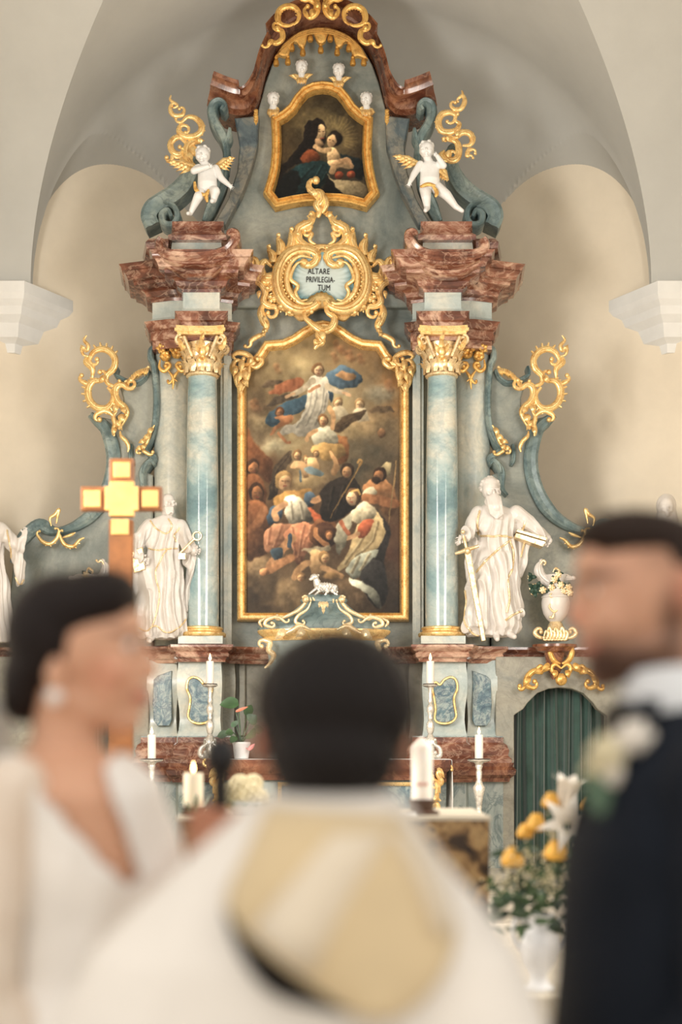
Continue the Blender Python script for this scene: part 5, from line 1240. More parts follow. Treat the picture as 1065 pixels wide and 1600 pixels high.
bo = s.build('figure', 'white_statue', st, voxel_px=0.8, smooth=3, disp=folds(0.22, 3.3, 806, 998, 1.3))
f2 = Sculpt(Y0); f2.chain([(772, 988, -14), (773, 998, -24), (773, 1001, -32)], [6, 5, 4]); f2.chain([(788, 986, -10), (796, 994, -18), (800, 997, -26)], [5.5, 5, 4]); f2.build('feet', 'white_statue', st, voxel_px=0.8, smooth=3)
bs = Vector(st.location)
for pts in ([(750, 838), (764, 841), (780, 840), (798, 842)], [(748, 800), (744, 820), (748, 836)], [(796, 846), (780, 858), (764, 872), (752, 884), (742, 896)], [(794, 846), (800, 866), (798, 890), (790, 910), (792, 940), (788, 960)], [(786, 972), (800, 962), (814, 956)], [(722, 905), (728, 940), (724, 970), (736, 990), (752, 996)], [(818, 818), (814, 834)], [(818, 850), (812, 872)]): drape_line(bo, bs, pts, Y0, 0.009, 'gilt_hem', 'gold_pale', st)
sw = thing('statue_sword', s.pt(752, 1006, -34), 'tall gold sword in the right hand of the long-bearded saint', 'sword')
a, b_ = s.pt(727, 866, -34), s.pt(752, 1004, -34); d = (b_ - a).normalized(); sd_ = Vector((d.z, 0, -d.x)) * 0.026
m = MB(); m.plate3([a - sd_, a + sd_, b_ + sd_ * 0.7, b_ - sd_ * 0.7], 0.016, 0.005); m.build('blade', 'gold_pale', sw)
m = MB(); m.tube([s.pt(708, 870, -34), s.pt(726, 864, -35), s.pt(744, 858, -34)], [0.012, 0.02, 0.012], 8); m.ell(s.pt(727, 866, -36), 0.028); m.build('guard', 'gold_pale', sw, 60)
m = MB(); m.tube([s.pt(726, 864, -34), s.pt(721, 842, -32)], 0.013, 8); m.ell(s.pt(720, 836, -32), 0.018); m.build('grip', 'gold_pale', sw, 60)
bk = thing('statue_book', s.pt(826, 856, -34), 'gilt carved book with dark page gap held by the long-bearded saint', 'book')
q = [s.pt(804, 832, -34), s.pt(850, 845, -34), s.pt(848, 850, -34), s.pt(802, 836, -34)]; MB().plate3(q, 0.14, 0.003).build('cover', 'gold_pale', bk)
q = [s.pt(802, 837.5, -33), s.pt(848, 851, -33), s.pt(843, 859, -33), s.pt(800, 844, -33)]; MB().plate3(q, 0.14, 0.003).build('cover', 'gold_pale', bk)
plain('dark_gap', rgb(60, 34, 20), 0.8); q = [s.pt(803, 835, -31), s.pt(849, 848, -31), s.pt(847, 853, -31), s.pt(801, 839, -31)]; MB().plate3(q, 0.12).build('pages', 'dark_gap', bk)

# ---------------- robed statues at the far ends of the ledge
def end_statue(sd, label):
    Yq = 11.75; f = (lambda x: x) if not sd else (lambda x: 2 * AX - x)
    st = thing('robed_statue', P(f(-30), 1008, Yq), label, 'statue'); s = Sculpt(Yq)
    s.e(f(-34), 792, 0, 12, 13, 16); face(s, f(-34), 794, 14, 0); s.e(f(-35), 786, 4, 13, 12, 13); s.c((f(-33), 806, 2), 8, (f(-30), 820, 2), 9); s.e(f(-36), 789, 7, 16, 13, 19); s.chain([(f(-37), 790, 9), (f(-38), 815, 12), (f(-36), 850, 14)], [14, 19, 22])
    s.loft([(f(-30), 812, 2, 14, 11), (f(-28), 822, 2, 32, 15), (f(-26), 840, 0, 34, 18), (f(-26), 866, 0, 30, 18), (f(-24), 900, 0, 36, 22), (f(-24), 950, 0, 42, 25), (f(-26), 990, 0, 44, 24), (f(-26), 1004, 0, 40, 20)])
    s.chain([(f(0), 828, 0), (f(22), 850, -8), (f(32), 856, -10), (f(40), 842, -14)], [13, 12, 10, 6]); hand(s, f(41), 840, -16, -1.3, 5); s.chain([(f(22), 856, -6), (f(32), 880, -4), (f(30), 910, -2)], [10, 9, 7]); s.chain([(f(-52), 830, 0), (f(-62), 860, -4), (f(-48), 880, -18)], [12, 11, 8])
    hand(s, f(-46), 880, -20, 0.2 if not sd else 2.9, 5)
    bo = s.build('figure', 'white_statue', st, voxel_px=1.5, smooth=4, disp=folds(0.28, 2.2, 826, 1006, 0.5))
    for pts in ([(14, 830), (20, 860), (14, 900), (20, 940)], [(24, 900), (32, 914), (38, 906)]): drape_line(bo, Vector(st.location), [(f(x), y) for x, y in pts], Yq, 0.007, 'gilt_hem', 'gold_pale', st)
end_statue(False, 'white robed statue raising a hand at the end of the ledge past the cross')
end_statue(True, 'white robed statue at the end of the ledge behind the groom')
# ---------------- putti and winged heads
def wing(s, x, y, tx, ty, w, Y, mb, n=5):
    dx, dy = tx - x, ty - y; L = math.hypot(dx, dy); ux, uy = dx / L, dy / L; nx, ny = -uy, ux
    if ny < 0: nx, ny = -nx, -ny
    for row, (fr, ln) in enumerate(((0.30, 1.0), (0.0, 0.62))):
        for k in range(n):
            t = k / (n - 1); bx, by = x + ux * L * (0.15 + 0.55 * t) , y + uy * L * (0.15 + 0.55 * t) - 1.5 * row
            leaf(mb, (bx, by), (bx + ux * L * 0.38 * ln + nx * w * (1.25 - t) * ln, by + uy * L * 0.38 * ln + ny * w * (1.25 - t) * ln), 3.2, Y - 0.02 * row, 0.02)
    mb.tube([P(x, y, Y), P(x + ux * L * 0.5, y + uy * L * 0.5 - 3, Y - 0.01), P(tx, ty, Y)], [0.022, 0.026, 0.008], 8)
def putto(label, head, torso, arms, legs, wings, cloth, foot_y, Yq, turn):
    s = Sculpt(Yq); st = thing('putto_statue', P(torso[0], foot_y, Yq), label, 'statue')
    hx, hy = head; s.e(hx, hy, -4, 11.5, 12, 12.5); face(s, hx, hy + 1, 12, -4, turn)
    for k in (-1, 1): s.e(hx + turn * 5 + k * 5, hy + 5, -11, 4.2, 4, 4)
    s.c((hx, hy + 9, -2), 6, (torso[0], torso[1] - 16, 0), 7)
    tx, ty = torso; s.loft([(tx, ty - 18, 0, 10, 7), (tx, ty - 12, 0, 15.5, 9), (tx, ty, -1, 15, 11), (tx, ty + 10, -3, 15.5, 12), (tx, ty + 20, -1, 16, 12), (tx, ty + 26, 0, 11, 9)])
    for ch in arms:
        s.chain(ch[0], ch[1]); x, y, d = ch[0][-1]; px_, py_, _ = ch[0][-2]; hand(s, x, y, d, math.atan2(y - py_, x - px_), 2.9, 0.4)
    for ch in legs: s.chain(*ch)
    for k in range(16):
        a = TAU * k / 16; s.e(hx + 8.5 * math.cos(a) + turn * -1, hy - 4 + 8 * math.sin(a) * 0.7 - 3, -2 + 3 * math.sin(k * 2.3), 3.6, 5, 3.4)
    s.build('figure', 'white_bisque', st, voxel_px=0.55, smooth=3)
    for wg in wings:
        m = MB(); wing(s, *wg, 13, Yq + 0.03, m); m.build('wing', 'gold', st, 50)
    m = MB(); 
    for p in cloth: scroll(m, p, 3.2, Yq - 0.085, taper=(0.6, 0.5), flat=0.6)
    m.build('loincloth', 'gold_deep', st, 50)
putto('white putto with gilt wings and arm folded over chest, on the cornice cap', (317, 244), (324, 278), [([(337, 264, -2), (346, 281, -6), (358, 293, -10)], [6, 5.2, 3.4]), ([(310, 264, -4), (304, 272, -12), (326, 268, -18)], [6.2, 5.4, 3.6])],
      [([(316, 300, -2), (311, 313, -14), (303, 326, -8), (298, 336, -6), (295, 338.5, -13)], [9, 7.5, 5.2, 3.6, 3]), ([(331, 300, -2), (338, 306, -18), (335, 318, -14), (333, 322, -20)], [9, 7.4, 4.8, 3.4])], [(308, 264, 264, 252), (336, 262, 364, 246)], [[(304, 284), (306, 296), (316, 304), (326, 302)], [(326, 296), (322, 306), (324, 316)]], 338, 11.82, -0.15)
putto('white putto with gilt wings standing astride on the other cornice cap', (666, 236), (671, 272), [([(656, 258, -2), (646, 275, -6), (640, 288, -10)], [6, 5.2, 3.4]), ([(685, 258, -2), (692, 262, -8), (682, 250, -14)], [6, 5.2, 3.4])],
      [([(664, 296, -2), (665, 312, -8), (667, 326, -4), (664, 333, -11)], [9.5, 7.6, 4.8, 3.4]), ([(682, 294, -2), (697, 308, -8), (711, 324, -4), (721, 332.5, -8)], [9.5, 7.6, 4.8, 3.2])], [(656, 258, 617, 243), (688, 262, 700, 282)], [[(656, 292), (668, 288), (680, 290)], [(676, 290), (682, 300), (680, 308)]], 337, 11.82, -0.15)
for i, (x, y, tilt, wl, wr, lab) in enumerate(((471, 107, 0.1, (-20, 12), (18, 10), 'white cherub head with gilt wings below the valance, over the mother painting, cloth side'), (529, 112, -0.1, (-16, 10), (20, 10), ''), (427, 157, 0.0, (-10, 22), (10, 16), ''), (572, 157, 0.05, (-12, 14), (14, 20), ''))):
    lab = ('white winged cherub head below the valance, on the folded-arm putto\'s side', 'white winged cherub head below the valance, on the astride putto\'s side', 'white cherub head beside the mother painting\'s frame, near the folded-arm putto', 'white cherub head beside the mother painting\'s frame, near the astride putto')[i]
    Yq = YM - 0.2; st = thing('cherub_head', P(x, y + 22, Yq), lab, 'cherub', 'cherub heads around the mother painting'); s = Sculpt(Yq)
    s.e(x, y, -4, 9, 9.5, 10.5); face(s, x, y + 1, 9.5, -4, 0.2 if i % 2 == 0 else -0.2); s.c((x, y + 8, -2), 5, (x, y + 16, 0), 8); s.e(x, y + 16, 0, 9, 5, 5)
    for k in range(10): a = TAU * k / 10; s.e(x + 7 * math.cos(a), y - 5 + 4.5 * math.sin(a), -3, 2.8, 4, 2.8)
    s.build('head', 'white_bisque', st, voxel_px=0.5, smooth=3)
    m = MB()
    for sx, (wx, wy) in ((-1, wl), (1, wr)):
        for k in range(5): t = k / 4; leaf(m, (x + sx * 3, y + 14 + t * 4), (x + wx * (1 - 0.45 * t), y + wy + 6 * t), 3.4, Yq - 0.02 - 0.004 * k, 0.02)
    for k in range(4): leaf(m, (x - 5 + 3.3 * k, y + 14), (x - 6 + 4 * k, y + 26), 3.4, Yq - 0.05, 0.02)
    m.build('wings', 'gold', st, 50)

# ---------------- vases on the consoles
def rose(mb, x, y, r, Y, seed=0):
    c = P(x, y, Y); u = Y / FPX; mb.ell(c, r * u * 0.55, seg=8, rings=6)
    for ring, (n, rr, op) in enumerate(((5, 0.75, 0.35), (6, 1.0, 0.75))):
        for k in range(n):
            a = TAU * (k + 0.5 * ring) / n + seed; mb.ell(c + Vector((math.cos(a) * r * u * op, -r * u * (0.5 - 0.35 * ring), math.sin(a) * r * u * op)), (r * u * 0.42, r * u * 0.25, r * u * 0.42), seg=7, rings=5)
plain('leaf_dark', rgb(44, 70, 58), 0.5, var=0.2, nscale=20)
def vase(sd, label):
    f = (lambda x: x) if not sd else (lambda x: 2 * AX - x); Yv = 11.9; x = f(867.5); b0 = P(x, 1001, Yv); u = Yv / FPX
    st = thing('altar_vase', b0, label, 'vase')
    prof = [(8, 62), (7, 34), (9, 33), (11, 31), (9, 29)]
    body = [(9, 29), (11, 31), (14, 34), (19, 42), (21.5, 52), (22, 60), (21, 66), (22.5, 67), (22, 69), (20, 70), (17, 78), (13.5, 86), (13, 92), (16, 98), (18, 102), (14, 100)]
    MB().lathe([(r * u, z * u) for r, z in body], b0, 28).build('body', 'white_statue', st, 50)
    m = MB(); m.lathe([(20 * u, 0), (22 * u, 3 * u), (17 * u, 8 * u), (14 * u, 16 * u), (11 * u, 26 * u), (8 * u, 30 * u), (9.5 * u, 32 * u)], b0, 24)
    for k in range(7):
        xx = x - 15 + k * 5; scroll(m, [(xx - 3, 994), (xx, 986 - (k % 2) * 6), (xx + 4, 990), (xx + 2, 998)], 2.4, Yv - 0.11, curl=(0, 0.5))
    for sg in (-1, 1): scroll(m, [(x + sg * 12, 996), (x + sg * 24, 996), (x + sg * 32, 990), (x + sg * 30, 984)], 3.6, Yv - 0.06, curl=(0, -0.5 * sg))
    m.build('foot', 'gold_pale', st, 50)
    m = MB(); sg = -1 if not sd else 1
    scroll(m, [(x + sg * 4, 912), (x + sg * 14, 908), (x + sg * 24, 898), (x + sg * 26, 886), (x + sg * 22, 878)], 8, Yv, taper=(0.8, 0.35)); scroll(m, [(x, 908), (x - sg * 12, 902), (x - sg * 28, 904)], 5.5, Yv, taper=(0.8, 0.4), curl=(0, 0)); m.ell(P(x + sg * 22, 877, Yv), 0.022); m.ell(P(x - sg * 28, 903, Yv), 0.02)
    m.build('spout', 'white_statue', st, 50)
    for p in ([(x + sg * 26, 886), (x + sg * 20, 876), (x + sg * 16, 878)], [(x - 4, 894), (x, 888), (x + 6, 892)], [(x - 6, 942), (x - 10, 948), (x - 2, 956), (x + 5, 948), (x, 938), (x - 8, 932)], [(x - 2, 956), (x - 4, 964)]):
        m = MB(); scroll(m, p, 2, Yv - 0.10 if p[0][1] > 930 else Yv - 0.02, curl=(0, 0.4)); m.build('gilt_scroll', 'gold_pale', st, 50)
    m = MB(); lf = MB(); 
    spots = [(-38, 902), (-36, 918), (-33, 926), (-28, 916), (-20, 922), (-2, 906), (4, 898), (12, 924), (22, 926), (20, 918), (-6, 918), (8, 914)]
    for i, (dx, y) in enumerate(spots):
        xx = x + (dx if not sd else -dx); rose(m, xx, y, 5.2, Yv - 0.08 if abs(dx) < 24 else Yv - 0.04, i)
        for k in range(3): a = i * 1.7 + k * 2.1; leaf(lf, (xx, y), (xx + 9 * math.cos(a), y + 9 * math.sin(a)), 3.6, Yv - 0.06, 0.02)
    m.build('carved_roses', 'gold_pale', st, 50)['kind'] = 'stuff'; lf.build('carved_leaves', 'leaf_dark', st, 50)['kind'] = 'stuff'
vase(False, 'white carved altar vase with gilt roses on the console above the green curtain')
vase(True, 'white carved altar vase with gilt roses behind the wooden cross shaft')
# ================================================================ tabernacle, altar table, candlesticks
plain('linen_white', rgb(236, 234, 232), 0.85, var=0.03, nscale=30, bmp=0.1, bscale=200)
def wax(name, c, sub=0.3):
    m, nt, b = new_mat(name); n = tex_noise(nt, 14, 4, vec=geo_pos(nt)); r = ramp(nt, [(0.3, tuple(x * 0.93 for x in c[:3]) + (1,)), (0.7, c)]); nt.links.new(n.outputs['Fac'], r.inputs['Fac']); nt.links.new(r.outputs['Color'], b.inputs['Base Color'])
    b.inputs['Roughness'].default_value = 0.45; b.inputs['Subsurface Weight'].default_value = sub; b.inputs['Subsurface Radius'].default_value = (0.03, 0.015, 0.008); return m
wax('wax_white', rgb(240, 232, 222)); wax('wax_cream', rgb(240, 226, 200))
def emis(name, c, st):
    m, nt, b = new_mat(name); b.inputs['Base Color'].default_value = c; b.inputs['Emission Color'].default_value = c; b.inputs['Emission Strength'].default_value = st; return m
emis('flame', (1.0, 0.62, 0.25, 1), 9.0)
plain('wick_black', rgb(30, 24, 22), 0.9)
YT = 11.0; MZ = Z_(1187, YT)
mensa = thing('altar_mensa', (X_(520, YT), 11.4, 0.42), 'red and pale marbled altar table with gilt frontal, built against the high altar', 'altar table')
xl, xr = X_(322, YT), X_(704, YT)
MB().box(xl + 0.08, xr - 0.10, YT + 0.10, 11.70, 0.42, MZ - 0.14).build('mensa_body', 'marble_base', mensa)
MB().molding([(xl, 11.7), (xl, YT), (xr, YT), (xr, 11.7)], [(-0.12, MZ - 0.16), (-0.06, MZ - 0.16), (-0.05, MZ - 0.12), (-0.01, MZ - 0.08), (0.0, MZ - 0.05), (0.0, MZ), (-0.3, MZ)]).build('mensa_slab', 'marble_red_dark', mensa, 30)
MB().box(xl + 0.02, xr - 0.02, YT + 0.02, 11.70, MZ - 0.03, MZ - 0.001).build('slab_top', 'marble_red', mensa)
fr = [P(x, y, YT + 0.09) for x, y in ((440, 1228), (664, 1228), (664, 1330), (440, 1330))]
MB().frame(fr, [(0, 0), (0, 0.02), (0.012, 0.03), (0.03, 0.02), (0.03, 0)]).build('frontal_frame', 'gold', mensa, 30); MB().plate3([p + Vector((0, -0.004, 0)) for p in fr], 0.02).build('frontal_panel', 'marble_inlay', mensa)
for sd in (False, True):
    f = (lambda p: p) if not sd else (lambda p: [(2 * 510 - x, y) for x, y in p]); m = MB(); Y = YT + 0.02
    scroll(m, f([(700, 1196), (690, 1200), (684, 1210), (690, 1222), (682, 1230)]), 4, Y, curl=(0.4, 0.4)); scroll(m, f([(680, 1198), (672, 1206), (676, 1218), (684, 1226), (682, 1244), (688, 1252)]), 4.2, Y); scroll(m, f([(672, 1262), (682, 1256), (684, 1268), (676, 1276)]), 4, Y, curl=(0.4, 0.4))
    for a, b_ in (((684, 1200), (694, 1216)), ((680, 1220), (688, 1240)), ((676, 1210), (670, 1226)), ((684, 1240), (676, 1256))): leaf(m, f([a])[0], f([b_])[0], 4, Y - 0.02, 0.03)
    m.build('corner_ornament', 'gold', mensa, 50)
# linen: top sheet and a fall at the end
cl = MB(); n = 24; vs = []; fs = []
prof = [(xl + 0.1, MZ + 0.004), (xr - 0.0, MZ + 0.004), (xr + 0.012, MZ - 0.004), (xr + 0.016, MZ - 0.1), (xr + 0.018, MZ - 0.25), (xr + 0.014, Z_(1279, YT))]
for i, (x, z) in enumerate(prof):
    for k in range(n + 1):
        y = YT + 0.03 + 0.6 * k / n; vs.append((x + (0.008 * math.sin(k * 1.1) * max(0, i - 2) / 3), y, z))
for i in range(len(prof) - 1):
    for k in range(n): fs.append((i * (n + 1) + k, (i + 1) * (n + 1) + k, (i + 1) * (n + 1) + k + 1, i * (n + 1) + k + 1))
cl.add(vs, fs); o = cl.build('altar_cloth', 'linen_white', None, 60); sm = o.modifiers.new('t', 'SOLIDIFY'); sm.thickness = 0.005; tag(o, 'white linen altar cloth with a long fall at the end of the mensa', 'cloth')
# ---------------- tabernacle with lamb
tb = thing('tabernacle', (X_(505, 11.4), 11.45, MZ), 'blue and gilt domed tabernacle standing in front of the big painting', 'tabernacle')
Yt = 11.3; cxt = 505.5; u = Yt / FPX; cc = Vector((X_(cxt, Yt), 11.48, 0)); zz = lambda y: Z_(y, Yt)
roof = [(104, 984), (106, 978), (98, 972), (84, 966), (66, 960), (50, 952), (40, 944), (34, 938), (33, 934)]
MB().lathe([(r * u, zz(y)) for r, y in roof], cc, 40, squash=0.42).build('roof', 'marble_teal', tb, 40)
MB().lathe([(100 * u, zz(1000)), (96 * u, zz(994)), (104 * u, zz(988)), (106 * u, zz(984)), (104 * u, zz(981)), (60 * u, zz(981))], cc, 40, squash=0.42).build('cornice', 'gold', tb, 40)
MB().lathe([(92 * u, MZ + 0.012), (90 * u, zz(1100)), (86 * u, zz(1050)), (90 * u, zz(1010)), (96 * u, zz(1000))], cc, 40, squash=0.42).build('body', 'marble_pale', tb, 40)
MB().lathe([(36 * u, zz(938)), (38 * u, zz(935)), (34 * u, zz(930)), (28 * u, zz(926)), (10 * u, zz(924))], cc, 28, squash=0.45).build('mound', 'marble_teal', tb, 40)
m = MB()
for sg in (-1, 1):
    F = lambda p: [(cxt + sg * a, b_) for a, b_ in p]; Yo = Yt - 0.05
    scroll(m, F([(26, 936), (30, 944), (40, 954), (56, 962), (70, 968)]), 3, Yo + 0.08, curl=(0.5 * sg, -0.5 * sg)); scroll(m, F([(20, 940), (26, 952), (40, 962), (44, 972), (34, 976)]), 2.6, Yo, curl=(0, 0.5 * sg)); scroll(m, F([(60, 972), (72, 964), (88, 968), (92, 976), (82, 980)]), 3, Yo, curl=(0.4 * sg, 0.6 * sg)); scroll(m, F([(96, 980), (100, 972), (92, 966)]), 2.6, Yo + 0.1)
    scroll(m, F([(94, 1000), (84, 1004), (86, 1016), (78, 1024), (84, 1036), (92, 1044)]), 4.5, Yo, curl=(0.5 * sg, 0)); scroll(m, F([(20, 984), (36, 978), (48, 984), (60, 990)]), 4, Yo); leaf(m, F([(60, 984)])[0], F([(76, 1000)])[0], 6, Yo, 0.03); leaf(m, F([(30, 984)])[0], F([(44, 996)])[0], 6, Yo - 0.03, 0.03)
    m.ell(P(cxt + sg * 28, 937, Yo + 0.08), 0.03); teeth(m, F([(10, 936), (20, 938), (30, 936)]), Yo, 1, 4, 1.8, 4)
for a, b_, w in (((505, 940), (505, 956), 4), ((501, 940), (498, 950), 3), ((509, 940), (512, 950), 3), ((505, 950), (505, 960), 2.5)): leaf(m, a, b_, w, Yt - 0.02, 0.02)
m.build('gilt_scrollwork', 'gold_pale', tb, 50)
s = Sculpt(11.38); sh = Sculpt
s.e(508, 918, 0, 17, 8, 8); s.c((496, 914, -2), 6.5, (493, 904, -3), 5); s.e(491, 902, -5, 6.5, 5, 5); s.c((489, 903, -6), 3.5, (485, 906, -8), 2.6); s.e(496, 899, -2, 3, 3, 2); s.e(523, 919, 0, 5, 5, 6)
for a, b_ in (((494, 920, -5), (483, 929, -8)), ((500, 923, -5), (492, 930, -8)), ((518, 923, -3), (526, 930, -5)), ((512, 924, -5), (508, 930, -9))): s.c(a, 2.6, b_, 1.6)
s.c((524, 918, 1), 2, (527, 926, 2), 1.5)
def wool(px, py, pd, no): return 0.8 * np.sin(px * 1.5 + 2 * np.sin(py)) * np.sin(py * 1.6) * (px > 497)
lamb_o = s.build('lamb_statue', 'silver', None, voxel_px=0.7, smooth=2, disp=wool); tag(lamb_o, 'small silver lamb lying on top of the tabernacle', 'lamb')

# ---------------- candles and candlesticks
def candle(x, y0, y1, r, Y, label, flame_h=10, m='wax_white', name='candle', group=None):
    """candle from y1 (foot) to y0 (wax top), flame above"""
    u = Y / FPX; b0 = P(x, y1, Y); h = (y1 - y0) * u; R_ = r * u
    t = thing(name, b0, label, 'candle', group)
    MB().lathe([(R_, 0), (R_, h - 0.006), (R_ * 0.93, h), (R_ * 0.7, h - 0.004), (0.002, h - 0.008)], b0, 20).build('wax', m, t, 40)
    MB().tube([b0 + Vector((0, 0, h - 0.01)), b0 + Vector((0.002, 0, h + 0.008))], 0.0018, 6).build('wick', 'wick_black', t)
    fh = flame_h * u; MB().lathe([(0.001, 0), (fh * 0.16, fh * 0.2), (fh * 0.19, fh * 0.38), (fh * 0.12, fh * 0.65), (0.001, fh)], b0 + Vector((0, 0, h + 0.001)), 12).build('flame', 'flame', t, 80)
    return t
def stick(x, ytop, ybot, Y, label, prof, dish, name='candlestick'):
    """prof: list of (radius px, fraction of height); foot at ybot"""
    u = Y / FPX; b0 = P(x, ybot, Y); h = (ybot - ytop) * u; t = thing(name, b0, label, 'candlestick')
    MB().lathe([(r * u, f * h) for r, f in prof], b0, 28).build('stem', 'silver', t, 50)
    MB().lathe([(2 * u, h - 5 * u), (dish * 0.7 * u, h - 3.5 * u), (dish * u, h - 1.5 * u), (dish * 1.02 * u, h), (dish * 0.8 * u, h - 1 * u), (1.5 * u, h - 1.2 * u)], b0, 28).build('drip_pan', 'silver', t, 50)
    MB().lathe([(dish * 0.55 * u, h - 1.2 * u), (dish * 0.95 * u, h + 0.6 * u), (dish * 0.95 * u, h + 1.6 * u), (dish * 0.4 * u, h + 1.8 * u), (1 * u, h - 1.2 * u)], b0, 28).build('wax_guard', 'wick_brown', t, 50)
    return t
plain('wick_brown', rgb(58, 44, 40), 0.5)
TALL = [(16, 0.0), (17, 0.02), (13, 0.05), (7, 0.12), (10, 0.17), (11, 0.22), (6, 0.29), (3.5, 0.33), (5, 0.36), (6.5, 0.42), (6, 0.48), (3, 0.52), (4.5, 0.55), (3, 0.58), (5.8, 0.64), (5.5, 0.70), (2.8, 0.74), (4.6, 0.78), (2.6, 0.82), (3.4, 0.88), (2.6, 0.91), (4.5, 0.97), (3, 0.985)]
for x, lab in ((328, 'blooming plant pot'), (672, 'linen cloth fall')):
    Y = 11.18; yb = HY - (MZ + 0.008 - CAMZ) / Y * FPX; yt = 1070
    st = stick(x, yt, yb, Y, 'tall turned silver candlestick on the mensa beside the %s' % lab, TALL, 12)
    m = MB(); 
    for sg in (-1, 1): scroll(m, [(x + sg * 6, yb - 22), (x + sg * 14, yb - 16), (x + sg * 16, yb - 6), (x + sg * 10, yb - 2)], 3.4, Y - 0.05, curl=(0.4 * sg, 0.6 * sg))
    scroll(m, [(x, yb - 24), (x - 1, yb - 12), (x, yb - 2)], 4, Y - 0.09); m.build('scrolled_foot', 'silver', st, 50)
    candle(x, 1033, yt - 2, 6, Y, 'slim lit white candle on the tall silver candlestick by the %s' % lab, 12)
LOW = [(26, 0.0), (26, 0.012), (12, 0.04), (5, 0.08), (5, 0.2), (7, 0.24), (4, 0.28), (4, 0.40), (7, 0.44), (10, 0.5), (6, 0.55), (4, 0.60), (5.5, 0.68), (7, 0.72), (10, 0.78), (6, 0.81), (4, 0.84), (5, 0.90), (4, 0.92), (6, 0.95), (5, 0.96), (9, 0.985)]
for x, lab in ((237, 'by the bride'), (748, 'by the green curtain')):
    Y = 10.4; yt = 1187; yb = HY - (0.42 + 0.001 - CAMZ) / Y * FPX
    stick(x, yt, yb, Y, 'floor-standing silver candlestick ' + lab, LOW, 18)
    candle(x, 1148, yt - 2, 6.5, Y, 'thick lit white candle on the floor-standing candlestick ' + lab, 12)

# ---------------- curtains in the two doorways
plain('velvet_green', rgb(44, 74, 66), 0.75, var=0.12, nscale=6, sheen=0.6)
for sd in (False, True):
    f = (lambda x: x) if not sd else (lambda x: 2 * AX - x); Yc = 12.26; x0, x1 = sorted((X_(f(52), Yc), X_(f(212), Yc))); n = 160; z1, z0 = Z_(1066, Yc), 0.44; vs = []; fs = []
    for j in range(9):
        t = j / 8
        for k in range(n + 1):
            a = k / n; ph = a * TAU * 8.5 + 0.5 * math.sin(a * 9 + t); vs.append((x0 + (x1 - x0) * a + 0.01 * math.sin(ph * 0.5 + t * 2), Yc + 0.035 * math.sin(ph) * (0.8 + 0.3 * t) + 0.01 * math.sin(ph * 2.3 + 1), z1 + (z0 - z1) * t))
    for j in range(8):
        for k in range(n): fs.append((j * (n + 1) + k, (j + 1) * (n + 1) + k, (j + 1) * (n + 1) + k + 1, j * (n + 1) + k + 1))
    o = MB().add(vs, fs).build('door_curtain', 'velvet_green', None, 180); sm = o.modifiers.new('t', 'SOLIDIFY'); sm.thickness = 0.006
    tag(o, 'dark green pleated velvet curtain in the arched doorway ' + ('behind the bride' if not sd else 'behind the groom'), 'curtain')
# ---------------- potted plant on the mensa
plain('pot_white', rgb(226, 226, 228), 0.4); plain('leaf_green', rgb(58, 88, 52), 0.4, var=0.2, nscale=12); plain('leaf_mid', rgb(80, 106, 82), 0.45, var=0.2, nscale=12); plain('spathe_red', rgb(206, 120, 92), 0.3); plain('spathe_pink', rgb(226, 140, 140), 0.35); plain('soil', rgb(52, 40, 30), 0.9)
Yq = 11.12; u = Yq / FPX; xb = 377; ybq = HY - (MZ + 0.007 - CAMZ) / Yq * FPX
pt = thing('potted_anthurium', P(xb, ybq, Yq), 'flowering plant with broad green leaves in a white pot on the mensa', 'plant')
MB().lathe([(10 * u, 0), (11 * u, 0.002), (13.5 * u, 22 * u), (14.2 * u, 23 * u), (14 * u, 26 * u), (12.5 * u, 26 * u), (12 * u, 23 * u)], P(xb, ybq, Yq), 24).build('pot', 'pot_white', pt, 40)
MB().lathe([(12.2 * u, 21 * u), (8 * u, 23 * u), (1 * u, 24 * u)], P(xb, ybq, Yq), 20).build('soil', 'soil', pt)
def broad_leaf(mb, p0, p1, w, droop=0.15, nrm=Vector((0, -1, 0.4))):
    p0, p1 = Vector(p0), Vector(p1); d = p1 - p0; L = d.length; d.normalize(); sdv = d.cross(nrm).normalized(); up = sdv.cross(d).normalized(); vs = []; fs = []; n = 7
    for i in range(n + 1):
        t = i / n; wd = w * (math.sin(math.pi * min(1, t * 0.92 + 0.08)) ** 0.7) * (1 - 0.35 * t); c = p0 + d * L * t - up * (droop * L * t * t)
        vs += [c - sdv * wd + up * wd * 0.25, c, c + sdv * wd + up * wd * 0.25]
    for i in range(n): fs += [(i * 3, i * 3 + 1, i * 3 + 4, i * 3 + 3), (i * 3 + 1, i * 3 + 2, i * 3 + 5, i * 3 + 4)]
    mb.add(vs, fs)
ctr = P(xb, ybq - 22, Yq)
for i, (tx, ty, w, dd, mt) in enumerate(((343, 1100, 12, -0.05, 'leaf_green'), (362, 1128, 8, 0.02, 'leaf_mid'), (338, 1150, 8, 0.06, 'leaf_mid'), (400, 1118, 13, -0.04, 'leaf_mid'), (398, 1150, 13, -0.1, 'leaf_mid'), (352, 1145, 7, -0.08, 'leaf_green'), (360, 1160, 7, -0.1, 'leaf_green'), (392, 1100, 9, 0.08, 'leaf_green'), (412, 1140, 10, 0.05, 'leaf_mid'))):
    tip = P(tx, ty, Yq + dd); mid = ctr + (tip - ctr) * 0.55 + Vector((0, 0, 0.05)); m = MB()
    if i == 0: mid = P(372, 1098, Yq - 0.02)
    m.tube(catmull([ctr, (ctr + mid) / 2 + Vector((0, 0, 0.01)), mid], 3), 0.0035, 5); broad_leaf(m, mid, tip, w * u, 0.12); o = m.build('leaf', mt, pt, 180)
